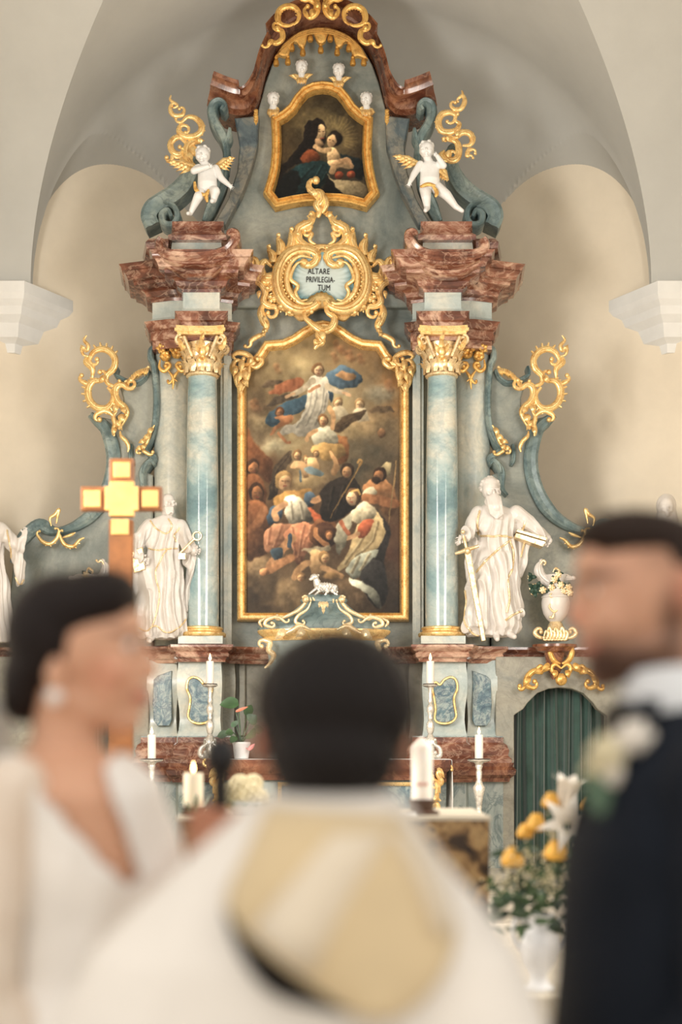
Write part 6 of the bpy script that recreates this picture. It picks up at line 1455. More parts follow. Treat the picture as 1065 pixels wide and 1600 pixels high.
m = MB(); a, b_ = P(368, 1112, Yq - 0.03), P(388, 1104, Yq - 0.03); broad_leaf(m, a, b_, 3 * u, 0.0); m.build('flower', 'spathe_red', pt, 180); MB().tube([ctr, (ctr + a) / 2 + Vector((0.01, 0, 0)), a], 0.003, 5).build('stem', 'leaf_mid', pt)
m = MB(); a, b_ = P(388, 1172, Yq - 0.08), P(398, 1162, Yq - 0.08); broad_leaf(m, a, b_, 4 * u, 0.0); m.tube([ctr, a], 0.003, 5); m.build('flower', 'spathe_pink', pt, 180)
# ================================================================ foreground: cross, table, flowers, people
plain('wood_brown', rgb(134, 84, 44), 0.45, var=0.15, nscale=9); plain('wood_dark', rgb(70, 46, 32), 0.5, var=0.2, nscale=9)
plain('brass_leaf', rgb(228, 176, 104), 0.45, 0.0, var=0.08, nscale=14)
Yx = 6.6
cr = thing('processional_cross', (X_(188, Yx), Yx, 0.15), 'wooden processional cross with square gold plates, standing behind the bride', 'cross')
def rect(x0, x1, y0, y1, Y, th, bev=0.0): return MB().plate([(x0, y1), (x1, y1), (x1, y0), (x0, y0)], Y, Y + th, bev)
w = MB(); w.plate([(170, 806), (206, 806), (208, 716), (171, 716)][::1], Yx, Yx + 0.06, 0.004); w.plate([(126, 797), (252, 797), (252, 760), (126, 760)], Yx + 0.003, Yx + 0.057, 0.004); w.build('cross_arms', 'wood_brown', cr)
w = MB(); zb = 0.17; p0, p1 = P(170, 812, Yx), P(206, 812, Yx); w.box(p0.x, p1.x, Yx, Yx + 0.06, zb, p0.z); w.build('shaft', 'wood_brown', cr)
MB().lathe([(0.2, 0.15), (0.2, 0.17), (0.17, 0.19), (0.09, 0.21), (0.06, 0.24)], (X_(188, Yx), Yx + 0.03, 0), 28).build('base', 'wood_dark', cr, 40)
for (x0, x1, y0, y1) in ((177, 203, 722, 746), (131, 157, 766, 792), (222, 247, 766, 792), (174, 201, 811, 835)): rect(x0, x1, y0, y1, Yx - 0.008, 0.02, 0.003).build('gold_plate', 'brass_leaf', cr)
q = [(164, 797), (164, 760), (171, 760), (171, 752), (209, 752), (209, 760), (216, 760), (216, 797), (209, 797), (209, 806), (171, 806), (171, 797)]
MB().plate(q, Yx - 0.010, Yx + 0.02, 0.003).build('center_plate', 'brass_leaf', cr)
# ---------------- people's altar
marble('burl', [(0.30, rgb(24, 18, 14)), (0.44, rgb(62, 44, 28)), (0.52, rgb(134, 104, 68)), (0.60, rgb(172, 142, 98)), (0.70, rgb(52, 38, 26))], 7.0, 0.4, 1.4); plain('table_top', rgb(196, 186, 168), 0.5)
Yt = 5.2; zt_ = Z_(1276, Yt); x0, x1 = X_(278, Yt), X_(764, Yt)
tbl = thing('altar_table', ((x0 + x1) / 2, Yt + 0.4, 0.15), 'freestanding altar table with dark burled front and pale top, behind the priest', 'altar table')
MB().box(x0, x1, Yt, Yt + 0.75, 0.15, zt_ - 0.012).build('table_body', 'burl', tbl)
MB().box(x0 - 0.006, x1 + 0.006, Yt - 0.006, Yt + 0.756, zt_ - 0.014, zt_).build('table_slab', 'table_top', tbl)
def on_table(Y): return HY - (zt_ - CAMZ) / Y * FPX
Yc = 5.32; yb = on_table(Yc)
candle(302, 1208, yb - 14, 15, Yc, 'thick lit cream candle on a dark block on the burled altar table', 18, 'wax_cream')
hol = thing('candle_holder', P(302, yb, Yc), 'dark wooden candle block with sprigs under the thick cream candle', 'holder'); u = Yc / FPX
MB().lathe([(20 * u, 0), (20 * u, 4 * u), (15 * u, 6 * u), (17 * u, 12.5 * u), (18 * u, 14 * u), (2 * u, 14 * u)], P(302, yb, Yc), 20).build('block', 'wood_dark', hol, 40)
m = MB()
for k in range(14): a = TAU * k / 14; c = P(302, yb - 3, Yc); e = c + Vector((math.cos(a) * 0.09, math.sin(a) * 0.07, 0.02 + 0.03 * (k % 3))); broad_leaf(m, c + Vector((math.cos(a) * 0.04, math.sin(a) * 0.04, 0.0)), e, 0.010, 0.1, Vector((0, 0, 1)))
m.build('sprigs', 'leaf_mid', hol, 180)
Yw = 5.36; yb = on_table(Yw); u = Yw / FPX
hol = thing('candle_stand', P(660, yb, Yw), 'dark wooden stand carrying the tall white wedding candle', 'holder'); MB().lathe([(26 * u, 0), (26 * u, 5 * u), (17 * u, 8 * u), (20 * u, 20 * u), (21 * u, 24 * u), (3 * u, 24 * u)], P(660, yb, Yw), 20).build('turned_stand', 'wood_dark', hol, 40)
t = thing('wedding_candle', P(660, yb - 24, Yw), 'tall white wedding candle with faint pink mark, unlit, beside the priest', 'candle'); MB().lathe([(16.5 * u, 0), (16.5 * u, 80 * u), (15 * u, 84 * u), (4 * u, 95 * u), (1 * u, 97 * u)], P(659, yb - 24, Yw), 24).build('wax', 'wax_white', t, 40)
plain('mark_pink', rgb(214, 170, 156), 0.6); MB().plate([(651, yb - 50), (668, yb - 50), (668, yb - 45), (651, yb - 45)], Yw - 17 * u, Yw - 15 * u).build('mark', 'mark_pink', t)
pm = MB(); c = P(625, on_table(5.30), 5.30); pm.box(c.x - 0.08, c.x + 0.06, 5.22, 5.40, zt_ + 0.001, zt_ + 0.012); tag(pm.build('booklet', 'linen_white'), 'white booklet lying flat on the burled altar table', 'booklet')
# cream flower bowl
plain('petal_cream', rgb(226, 214, 178), 0.6, var=0.08, nscale=30); plain('petal_white', rgb(232, 224, 212), 0.5, var=0.05); plain('petal_yellow', rgb(224, 170, 70), 0.55, var=0.12, nscale=30); plain('foliage', rgb(64, 88, 50), 0.5, var=0.3, nscale=18); plain('foliage_dark', rgb(40, 62, 40), 0.5, var=0.3, nscale=18)
Yb = 5.45; yb = on_table(Yb); u = Yb / FPX
fb = thing('cream_bouquet', P(384, yb, Yb), 'low bowl of cream hydrangeas on the burled altar table behind the microphone', 'flowers')
MB().lathe([(16 * u, 0), (18 * u, 1 * u), (26 * u, 12 * u), (28 * u, 20 * u), (24 * u, 20 * u)], P(384, yb, Yb), 24).build('bowl', 'pot_white', fb, 40)
r_ = random.Random(4)
for (x, y, r) in ((366, 1246, 19), (390, 1240, 21), (404, 1246, 16), (376, 1228, 18), (356, 1238, 15), (396, 1224, 15)):
    m = MB(); c = P(x, y, Yb + r_.uniform(-0.03, 0.05))
    for k in range(60):
        th, ph = math.acos(1 - 2 * (k + 0.5) / 60), k * 2.39996; n = Vector((math.sin(th) * math.cos(ph), math.sin(th) * math.sin(ph), math.cos(th))); m.ell(c + n * r * u * 0.82, (r * u * 0.22,) * 3, seg=6, rings=4)
    m.ell(c, r * u * 0.8, seg=10, rings=7); m.build('hydrangea', 'petal_cream', fb, 80)
m = MB()
for k in range(16): a = TAU * k / 16; c = P(384, yb - 18, Yb); broad_leaf(m, c, c + Vector((math.cos(a) * 0.12, math.sin(a) * 0.1, 0.0)), 0.022, 0.1, Vector((0, 0, 1)))
m.build('leaves', 'leaf_mid', fb, 180)
# ---------------- tall arrangement with lilies and yellow roses
Yf = 4.75; u = Yf / FPX
fa = thing('flower_arrangement', P(842, 1546, Yf), 'tall arrangement of white lilies, yellow roses and greenery in a white handled vase', 'flowers')
vb = P(842, 1546, Yf); MB().lathe([(22 * u, 0), (23 * u, 3 * u), (14 * u, 12 * u), (12 * u, 22 * u), (24 * u, 44 * u), (30 * u, 66 * u), (28 * u, 84 * u), (18 * u, 98 * u), (17 * u, 108 * u), (24 * u, 118 * u), (21 * u, 118 * u), (14 * u, 108 * u)], vb, 28).build('vase', 'pot_white', fa, 50)
for sg in (-1, 1): MB().tube(catmull([P(842 + sg * 20, 1440, Yf), P(842 + sg * 36, 1436, Yf), P(842 + sg * 40, 1460, Yf), P(842 + sg * 28, 1484, Yf)], 5), 0.008, 8).build('handle', 'pot_white', fa, 60)
neck = P(842, 1430, Yf)
def stem(to, m=None, r=0.003):
    (m or st_).tube(catmull([neck, neck + (to - neck) * 0.5 + Vector((0, 0, 0.02)), to], 4), r, 5)
st_ = MB()
def rose3(name, x, y, r, d, mat):
    c = P(x, y, Yf + d); m = MB(); R0 = r * u
    for ring, (n, tilt, rr) in enumerate(((3, 0.15, 0.42), (5, 0.5, 0.68), (6, 0.9, 0.92))):
        for k in range(n):
            a = TAU * (k + 0.5 * ring) / n; out = Vector((math.cos(a) * 0.9, math.sin(a) * 0.9 - 0.1, 0)); m.ell(c + out * R0 * rr * 0.62 + Vector((0, 0, R0 * (0.35 - 0.28 * ring))), (R0 * 0.46, R0 * 0.46, R0 * (0.62 - 0.06 * ring)), seg=8, rings=6)
    m.ell(c, R0 * 0.6); m.build(name, mat, fa, 60); stem(c)
for x, y, r, d in ((860, 1252, 15, -0.02), (837, 1287, 17, -0.05), (820, 1300, 14, -0.03), (800, 1341, 19, -0.06), (867, 1331, 19, -0.09), (915, 1257, 14, 0.0)): rose3('rose', x, y, r, d, 'petal_yellow')
def lily(c, ax, L, op, name='lily'):
    ax = Vector(ax).normalized(); t1 = ax.cross(Vector((0, 1, 0.2))).normalized(); t2 = ax.cross(t1); m = MB()
    for k in range(6):
        a = TAU * k / 6; o = t1 * math.cos(a) + t2 * math.sin(a); sd_ = t1 * -math.sin(a) + t2 * math.cos(a); vs = []; fs = []
        for i in range(8):
            t = i / 7; rad = L * (0.06 + 0.30 * op * t ** 2.2); ht = L * (t - op * 0.35 * max(0, t - 0.7) ** 1.2 * 2); wd = L * 0.17 * math.sin(math.pi * (0.12 + 0.86 * t)) ; p = c + ax * ht + o * rad
            vs += [p - sd_ * wd + o * wd * 0.15, p + o * 0.004, p + sd_ * wd + o * wd * 0.15]
        for i in range(7): fs += [(i * 3, i * 3 + 1, i * 3 + 4, i * 3 + 3), (i * 3 + 1, i * 3 + 2, i * 3 + 5, i * 3 + 4)]
        m.add(vs, fs)
    m.build(name, 'petal_white', fa, 180); stem(c)
lily(P(880, 1266, Yf - 0.02), (0.15, -0.2, 1), 66 * u, 1.15); lily(P(884, 1292, Yf - 0.04), (-0.1, -0.9, 0.25), 56 * u, 2.6)
st_.build('stems', 'foliage', fa, 60)
r_ = random.Random(9); f1, f2 = MB(), MB()
for k in range(230):
    x = r_.gauss(836, 36); y = r_.gauss(1392, 36) - (x - 836) * 0.1; x = max(762, min(915, x)); y = max(1262, min(1450, y)); c = P(x, y, Yf + r_.uniform(-0.10, 0.12)); a = r_.uniform(0, TAU); L = r_.uniform(14, 30) * u
    broad_leaf(f1 if k % 3 else f2, c, c + Vector((math.cos(a), r_.uniform(-0.8, 0.3), 0.5 * math.sin(a) - 0.1)) * L, L * 0.26, 0.15, Vector((r_.uniform(-0.4, 0.4), -1, 0.5)))
f1.build('foliage', 'foliage', fa, 180)['kind'] = 'stuff'; f2.build('foliage', 'foliage_dark', fa, 180)['kind'] = 'stuff'
gp = MB()
for k in range(260):
    cxg, cyg = ((820, 1345), (845, 1362), (866, 1382), (880, 1305), (790, 1375))[k % 5]; gp.ell(P(r_.gauss(cxg, 13), r_.gauss(cyg, 13), Yf + r_.uniform(-0.12, -0.02)), 2.0 * u, seg=5, rings=4)
gp.build('gypsophila', 'petal_cream', fa)['kind'] = 'stuff'
pd_ = thing('flower_pedestal', (vb.x, Yf, 0.15), 'pale stone pedestal under the lily and rose arrangement', 'pedestal'); hh = vb.z - 0.15
MB().lathe([(0.17, 0), (0.17, 0.05), (0.12, 0.08), (0.11, hh - 0.08), (0.15, hh - 0.05), (0.16, hh), (0.02, hh)], (vb.x, Yf, 0.15), 24).build('column', 'table_top', pd_, 40)

# ================================================================ people
def skin_mat(name):
    m, nt, b = new_mat(name); a = N(nt, 'ShaderNodeAttribute'); a.attribute_name = 'Col'; n = tex_noise(nt, 60, 4, vec=geo_pos(nt)); rr = ramp(nt, [(0.3, (0.92, 0.9, 0.9, 1)), (0.7, (1.04, 1.02, 1.02, 1))]); nt.links.new(n.outputs['Fac'], rr.inputs['Fac'])
    nt.links.new(mix(nt, 1.0, a.outputs['Color'], rr.outputs['Color'], 'MULTIPLY'), b.inputs['Base Color']); b.inputs['Roughness'].default_value = 0.5; b.inputs['Subsurface Weight'].default_value = 0.15; b.inputs['Subsurface Radius'].default_value = (0.012, 0.005, 0.003); b.inputs['Specular IOR Level'].default_value = 0.35
skin_mat('skin')
def tint(o, s, base, spots):
    """skin colour per vertex: base plus soft natural tints (lips, brows, stubble) given as (x,y,rx,ry,colour,strength)"""
    me = o.data; n = len(me.vertices); co = np.empty(n * 3); me.vertices.foreach_get('co', co); co = co.reshape(-1, 3) + np.array(world_loc(o))
    px = co[:, 0] / s.Y0 * FPX + CX; py = HY - (co[:, 2] - CAMZ) / s.Y0 * FPX; c = np.tile(np.array(base[:3]), (n, 1))
    for x, y, rx, ry, cc, k in spots:
        w = np.clip(1.4 - np.sqrt(((px - x) / rx) ** 2 + ((py - y) / ry) ** 2), 0, 1)[:, None] * k; w = np.clip(w, 0, 1); c = c * (1 - w) + np.array(cc[:3]) * w
    at = me.color_attributes.new('Col', 'FLOAT_COLOR', 'POINT'); at.data.foreach_set('color', np.concatenate([c, np.ones((n, 1))], 1).ravel().astype(np.float32))
def hair_mat(name, c):
    m, nt, b = new_mat(name); w = N(nt, 'ShaderNodeTexNoise'); nt.links.new(geo_pos(nt, (30, 30, 220)), w.inputs['Vector']); w.inputs['Scale'].default_value = 3; w.inputs['Detail'].default_value = 6
    r = ramp(nt, [(0.3, tuple(x * 0.6 for x in c[:3]) + (1,)), (0.7, tuple(x * 1.5 for x in c[:3]) + (1,))]); nt.links.new(w.outputs['Fac'], r.inputs['Fac']); nt.links.new(r.outputs['Color'], b.inputs['Base Color']); b.inputs['Roughness'].default_value = 0.5; b.inputs['Specular IOR Level'].default_value = 0.18; bump(nt, b, w.outputs['Fac'], 0.4, 0.003)
hair_mat('hair_dark', rgb(28, 20, 18)); hair_mat('hair_brown', rgb(40, 27, 20)); hair_mat('hair_black', rgb(24, 19, 18))
def fabric(name, c, rough=0.8, var=0.05, sheen=0.3, sc=(200, 200, 200)): return plain(name, c, rough, var=var, nscale=5, bmp=0.08, bscale=300, sheen=sheen, spec=0.2)
fabric('dress_white', rgb(242, 237, 231)); fabric('suit_navy', rgb(20, 26, 36), var=0.1, sheen=0.0); fabric('shirt_white', rgb(226, 228, 230)); fabric('satin_black', rgb(14, 14, 18), 0.4, sheen=0.0); fabric('chasuble_cream', rgb(234, 227, 218)); fabric('hood_gold', rgb(210, 188, 150)); fabric('hood_stripe', rgb(220, 206, 184)); fabric('lining_shadow_dark', rgb(20, 15, 13), sheen=0.0); fabric('alb_white', rgb(216, 208, 200))
plain('eye_white', rgb(225, 220, 215), 0.2); plain('eye_iris', rgb(58, 38, 26), 0.2); plain('pearl', rgb(236, 230, 224), 0.15); plain('mic_black', rgb(22, 22, 25), 0.4, 0.2); plain('shoe_black', rgb(20, 20, 22), 0.3)
m, nt, b = new_mat('veil_tulle'); b.inputs['Base Color'].default_value = rgb(232, 232, 234); b.inputs['Alpha'].default_value = 0.55; b.inputs['Roughness'].default_value = 0.8
m, nt, b = new_mat('sheer_sleeve'); nz = tex_noise(nt, 9, 4, vec=geo_pos(nt)); rz = ramp(nt, [(0.3, rgb(222, 204, 186)), (0.7, rgb(236, 224, 210))]); nt.links.new(nz.outputs['Fac'], rz.inputs['Fac']); nt.links.new(rz.outputs['Color'], b.inputs['Base Color']); b.inputs['Roughness'].default_value = 0.75
def in_poly(x, y, poly):
    ins = np.zeros(x.shape, bool); n = len(poly)
    for i in range(n):
        a, b_ = poly[i]; c, d = poly[(i + 1) % n]
        if b_ == d: continue
        ins ^= ((b_ > y) != (d > y)) & (x < (c - a) * (y - b_) / (d - b_) + a)
    return ins
def cut(o, s, test):
    """remove the faces of a garment where test(px,py,pd) holds (necklines, openings)"""
    me = o.data; bm = bmesh.new(); bm.from_mesh(me); base = world_loc(o); kill = []
    fc = np.array([(f.calc_center_median() + base)[:] for f in bm.faces]); px = fc[:, 0] / s.Y0 * FPX + CX; py = HY - (fc[:, 2] - CAMZ) / s.Y0 * FPX; pd = (fc[:, 1] - s.Y0) / s.u
    k = test(px, py, pd); bm.faces.ensure_lookup_table(); bmesh.ops.delete(bm, geom=[bm.faces[i] for i in np.nonzero(k)[0]], context='FACES'); bm.to_mesh(me); bm.free()
    sm = o.modifiers.new('t', 'SOLIDIFY'); sm.thickness = 0.004; sm.offset = 1.0

# ---------------- bride
Y0 = 2.08; s = Sculpt(Y0); fy = HY + CAMZ / s.u
bride = thing('person', P(110, fy, Y0), 'dark-haired woman in a white V-neck dress with pearl earring, facing the groom', 'person')
s.e(122, 1000, 0, 94, 72, 98); s.e(170, 1060, 0, 54, 52, 72); s.e(202, 982, 0, 25, 46, 36); s.c((216, 1004, 0), 10, (238, 1048, 0), 13); s.e(230, 1054, 0, 15, 17, 10)
s.e(218, 1081, 0, 19, 24, 11); s.e(217, 1098, 0, 18, 22, 9); s.e(200, 1124, 0, 23, 26, 17); s.c((192, 1124, 0), 23, (112, 1098, -38), 22); s.c((192, 1124, 0), 23, (112, 1098, 38), 22)
for dd in (-40, 40): s.e(184, 1050, dd, 28, 20, 30)
for dd in (-72, 72): s.e(102, 1056, dd * 1.14, 15, 8, 27, rot=0.15); s.e(100, 1080, dd * 1.12, 9, 7, 9)
s.chain([(108, 1080, 5), (104, 1140, 5), (98, 1200, 5)], [58, 54, 60])
s.loft([(100, 1170, 5, 62, 60), (104, 1200, 5, 106, 112), (110, 1240, 0, 132, 150), (124, 1300, 0, 138, 140), (136, 1360, -5, 136, 128), (128, 1430, 0, 116, 120), (116, 1520, 0, 98, 115), (112, 1620, 0, 112, 140), (112, 1800, 0, 120, 150), (112, 2200, 0, 100, 110), (112, fy - 20, 0, 70, 80)])
s.chain([(46, 1236, -128), (18, 1420, -132), (14, 1540, -120), (120, 1640, -90), (228, 1640, -60)], [46, 38, 36, 30, 24]); hand(s, 236, 1640, -60, 0.1, 30)
s.chain([(160, 1240, 128), (170, 1420, 135), (190, 1540, 120), (260, 1640, 60)], [46, 38, 36, 26]); hand(s, 262, 1640, 50, 0.1, 30)
bb = s.build('body', 'skin', bride, voxel_px=5, smooth=6)
tint(bb, s, rgb(216, 168, 138), [(226, 1089, 16, 9, rgb(176, 88, 80), 0.8), (176, 1056, 34, 30, rgb(210, 140, 112), 0.5), (196, 992, 22, 5, rgb(70, 46, 36), 0.7)])
for dd in (-30, 30): MB().ell(s.pt(206, 1010, dd), (9 * s.u, 11 * s.u, 9 * s.u)).build('eye', 'eye_white', bride, 180); MB().ell(s.pt(213, 1010, dd * 1.05), (4 * s.u, 6 * s.u, 6 * s.u)).build('iris', 'eye_iris', bride, 180)
h = Sculpt(Y0); h.e(126, 953, 0, 100, 84, 60, rot=-0.38); h.e(80, 992, 0, 76, 86, 92); h.e(104, 960, 0, 90, 84, 68); h.e(40, 1066, 0, 40, 58, 66); h.e(34, 1096, 0, 32, 46, 36); h.e(60, 1040, 0, 44, 74, 52)
h.build('hair', 'hair_dark', bride, voxel_px=5, smooth=8)
for dd in (-80, 80): MB().ell(s.pt(101, 1092, dd), 13 * s.u).build('earring', 'pearl', bride, 180)
g = Sculpt(Y0); g.loft([(98, 1168, 5, 84, 76), (104, 1196, 5, 116, 122), (110, 1236, 0, 142, 160), (124, 1300, 0, 150, 152), (138, 1360, -5, 150, 140), (130, 1430, 0, 128, 130), (117, 1520, 0, 106, 124), (112, 1620, 0, 124, 150), (112, 1800, 0, 140, 155), (112, 2200, 0, 170, 165), (112, fy - 3, 0, 200, 175)], 40)
dr = g.build('dress', 'dress_white', bride, voxel_px=7, smooth=4, disp=lambda px, py, pd, no: 3.5 * np.sin(np.arctan2(pd, px - 112) * 14) * np.clip((py - 1560) / 300, 0, 1.6) + 1.5 * np.sin(px * 0.09 + py * 0.03))
V = [(-20, 1120), (44, 1172), (120, 1262), (214, 1372), (234, 1362), (214, 1290), (180, 1200), (210, 1120)]
cut(dr, g, lambda x, y, d: (in_poly(x, y, V) & (d < 30)) | (y < 1182))
g = Sculpt(Y0)
for sd_, ch, rr in ((-1, [(52, 1232, -126), (20, 1420, -134), (14, 1540, -122), (110, 1636, -92), (190, 1640, -68)], [52, 46, 44, 40, 34]), (1, [(160, 1236, 128), (170, 1420, 137), (190, 1540, 122), (240, 1620, 74)], [56, 54, 52, 40])):
    g = Sculpt(Y0); g.chain(ch, rr); g.build('sleeve', 'sheer_sleeve', bride, voxel_px=6, smooth=4, disp=lambda px, py, pd, no: 1.2 * np.sin(px * 0.12 + py * 0.02))
v = MB(); vs = []; fs = []
for j in range(13):
    t = j / 12
    for k in range(25):
        a = -1.2 + 2.4 * k / 24; w_ = 60 + 150 * t; vs.append(s.pt(14 - 70 * t - 26 * math.cos(a) * (0.6 + t), 1090 + 1500 * t, w_ * math.sin(a) + 9 * math.sin(k * 1.9 + t * 3)))
for j in range(12):
    for k in range(24): fs.append((j * 25 + k, j * 25 + k + 1, (j + 1) * 25 + k + 1, (j + 1) * 25 + k))
v.add(vs, fs).build('veil', 'veil_tulle', bride, 180)

# ---------------- groom
Y0 = 1.98; s = Sculpt(Y0); fy = HY + CAMZ / s.u
groom = thing('person', P(1040, fy, Y0), 'bearded man in a navy suit with bow tie and boutonniere, facing the bride', 'person')
s.e(1008, 918, 0, 104, 80, 112); s.e(960, 985, 0, 56, 56, 84); s.e(922, 888, 0, 24, 54, 40); s.e(914, 900, 0, 16, 44, 12); s.c((908, 912, 0), 10, (896, 960, 0), 14); s.e(902, 968, 0, 16, 19, 11)
s.e(922, 1004, 0, 18, 27, 11); s.e(922, 1022, 0, 18, 25, 10); s.e(940, 1050, 0, 26, 30, 22); s.c((942, 1050, 0), 28, (1022, 1010, -46), 28); s.c((942, 1050, 0), 28, (1022, 1010, 46), 28)
for dd in (-46, 46): s.e(952, 968, dd, 30, 20, 34)
for dd in (-82, 82): s.e(1052, 928, dd, 20, 10, 36, rot=-0.15); s.e(1048, 958, dd, 11, 8, 13)
s.chain([(1032, 1000, 5), (1046, 1080, 5), (1060, 1150, 5)], [66, 66, 72])
s.loft([(1062, 1110, 5, 70, 70), (1062, 1160, 5, 104, 165), (1055, 1220, 0, 120, 200), (1048, 1320, 0, 132, 195), (1040, 1480, 0, 130, 175), (1036, 1640, 0, 125, 165), (1036, 1760, 0, 120, 160), (1036, 1840, 0, 100, 150)])
for dd in (-85, 85): s.chain([(1036, 1800, dd), (1034, 2260, dd), (1044, fy - 70, dd)], [84, 62, 42]); s.chain([(1044, fy - 50, dd), (960, fy - 26, dd)], [36, 28])
s.chain([(1066, 1230, -200), (1070, 1480, -215), (1064, 1560, -205), (950, 1660, -160), (860, 1680, -110)], [58, 48, 46, 38, 28]); hand(s, 850, 1680, -100, 3.1, 34); s.chain([(1050, 1230, 200), (1050, 1500, 215), (940, 1640, 150), (860, 1680, 60)], [58, 48, 40, 28]); hand(s, 850, 1680, 50, 3.1, 34)
bb = s.build('body', 'skin', groom, voxel_px=5, smooth=6)
tint(bb, s, rgb(208, 160, 132), [(980, 1046, 80, 46, rgb(66, 44, 34), 0.92), (932, 1042, 28, 36, rgb(70, 46, 36), 0.92), (1036, 985, 26, 64, rgb(84, 58, 44), 0.8), (916, 994, 18, 6, rgb(116, 76, 60), 0.6), (914, 1013, 14, 7, rgb(178, 100, 88), 0.8), (926, 906, 34, 7, rgb(58, 40, 32), 0.85), (1040, 870, 60, 36, rgb(140, 104, 80), 0.6), (900, 965, 16, 16, rgb(206, 134, 108), 0.5), (1052, 930, 20, 36, rgb(204, 132, 106), 0.6)])
for dd in (-34, 34): MB().ell(s.pt(926, 926, dd), (10 * s.u, 12 * s.u, 9 * s.u)).build('eye', 'eye_white', groom, 180); MB().ell(s.pt(918, 926, dd * 1.05), (4 * s.u, 6 * s.u, 6 * s.u)).build('iris', 'eye_iris', groom, 180)
h = Sculpt(Y0); h.e(1000, 846, 0, 104, 78, 50, rot=0.06); h.e(940, 838, 0, 44, 62, 26); h.e(1060, 880, 0, 62, 82, 66); h.e(1088, 930, 0, 34, 66, 66)
h.build('hair', 'hair_brown', groom, voxel_px=5, smooth=6, disp=lambda px, py, pd, no: 2.0 * np.sin(px * 0.35 + pd * 0.2) * np.sin(pd * 0.3 + py * 0.1))
c = MB(); c0 = s.pt(1050, 1108, 5); ring = []
def collar_ring(x, y, rx, rd, tilt, n=40): return [s.pt(x + rx * math.cos(TAU * k / n), y + tilt * math.cos(TAU * k / n), 5 + rd * math.sin(TAU * k / n)) for k in range(n)]
rings = [collar_ring(1060, 1046, 72, 76, -6), collar_ring(1058, 1052, 82, 84, -2), collar_ring(1060, 1100, 88, 92, 2), collar_ring(1064, 1150, 96, 108, 6)]; vs = [p for r in rings for p in r]; fs = [(i * 40 + k, i * 40 + (k + 1) % 40, (i + 1) * 40 + (k + 1) % 40, (i + 1) * 40 + k) for i in range(3) for k in range(40)]
o = c.add(vs, fs).build('shirt_collar', 'shirt_white', groom, 180); sm = o.modifiers.new('t', 'SOLIDIFY'); sm.thickness = 0.005
g = Sculpt(Y0); g.e(972, 1200, 0, 36, 70, 86, rot=0.28); g.build('shirt_front', 'shirt_white', groom, voxel_px=5, smooth=3)
t = Sculpt(Y0); t.e(962, 1120, 0, 16, 16, 18); t.e(968, 1122, -42, 20, 42, 27, yaw=0.35); t.e(968, 1122, 42, 20, 42, 27, yaw=-0.35); t.build('bow_tie', 'satin_black', groom, voxel_px=3, smooth=3)
g = Sculpt(Y0); g.loft([(1072, 1086, 10, 60, 74), (1070, 1118, 8, 92, 110), (1064, 1160, 5, 116, 172), (1052, 1215, 0, 132, 212), (1040, 1320, 0, 150, 208), (1030, 1480, 0, 156, 192), (1026, 1640, 0, 158, 186), (1028, 1800, 0, 160, 190), (1030, 1880, 0, 158, 190)], 40)
jk = g.build('jacket', 'suit_navy', groom, voxel_px=6, smooth=4, disp=lambda px, py, pd, no: 2.5 * np.sin(px * 0.04 + py * 0.03) * np.clip((py - 1250) / 200, 0, 1))
cut(jk, g, lambda x, y, d: (y < 1112) | ((x < 1000) & (np.abs(d) < np.clip((1330 - y) * 0.45, 0, 80)) & (y < 1330)))
for sg in (-1, 1):
    l = MB(); pts = [(1000, 1096, 78), (978, 1130, 84), (950, 1190, 78), (930, 1250, 56), (906, 1320, 16)]; vs = []; fs = []
    for i, (x, y, d) in enumerate(pts):
        wv = (18, 46, 64, 56, 14)[i]; vs += [s.pt(x - 8, y, sg * d), s.pt(x + 10, y + 4, sg * (d + wv))]
    for i in range(4): fs.append((i * 2, i * 2 + 1, i * 2 + 3, i * 2 + 2))
    o = l.add(vs, fs).build('lapel', 'suit_navy', groom, 180); sm = o.modifiers.new('t', 'SOLIDIFY'); sm.thickness = 0.006
for ch, rr in (([(1068, 1218, -192), (1074, 1480, -216), (1064, 1560, -206), (960, 1650, -164), (890, 1676, -128)], [78, 64, 62, 52, 42]), ([(1050, 1218, 192), (1050, 1500, 216), (950, 1632, 156), (890, 1670, 84)], [78, 64, 52, 42])):
    g = Sculpt(Y0); g.chain(ch, rr); g.build('jacket_sleeve', 'suit_navy', groom, voxel_px=6, smooth=5, disp=lambda px, py, pd, no: 3.0 * np.sin(py * 0.05 + px * 0.06))
g = Sculpt(Y0); g.loft([(1034, 1820, 0, 140, 175), (1034, 1900, 0, 140, 178), (1034, 1960, 0, 130, 172)])
for dd in (-88, 88): g.chain([(1036, 1900, dd), (1034, 2260, dd), (1042, fy - 60, dd)], [100, 82, 68])
g.build('trousers', 'suit_navy', groom, voxel_px=7, smooth=4)
for dd in (-88, 88): g = Sculpt(Y0); g.chain([(1050, fy - 36, dd), (950, fy - 28, dd)], [36, 28]); g.build('shoe', 'shoe_black', groom, voxel_px=5, smooth=3)
bt = thing('boutonniere', s.pt(930, 1200, -120), 'white and cream boutonniere with leaves on the navy lapel', 'flowers')
for (x, y, d, r, mt) in ((966, 1156, -128, 27, 'petal_white'), (930, 1180, -118, 29, 'petal_cream'), (914, 1206, -104, 20, 'petal_cream'), (940, 1208, -122, 18, 'petal_white')):
    m = MB(); cpt = s.pt(x, y, d)
    for ring, (n, rr) in enumerate(((1, 0), (5, 0.42), (7, 0.75))):
        for k in range(n): a = TAU * k / n + ring; m.ell(cpt + Vector((math.cos(a) * rr * r * s.u, -(0.5 - 0.3 * ring) * r * s.u, math.sin(a) * rr * r * s.u)), (r * s.u * 0.42, r * s.u * 0.3, r * s.u * 0.42), seg=8, rings=6)
    m.build('bloom', mt, bt, 60)
m = MB()
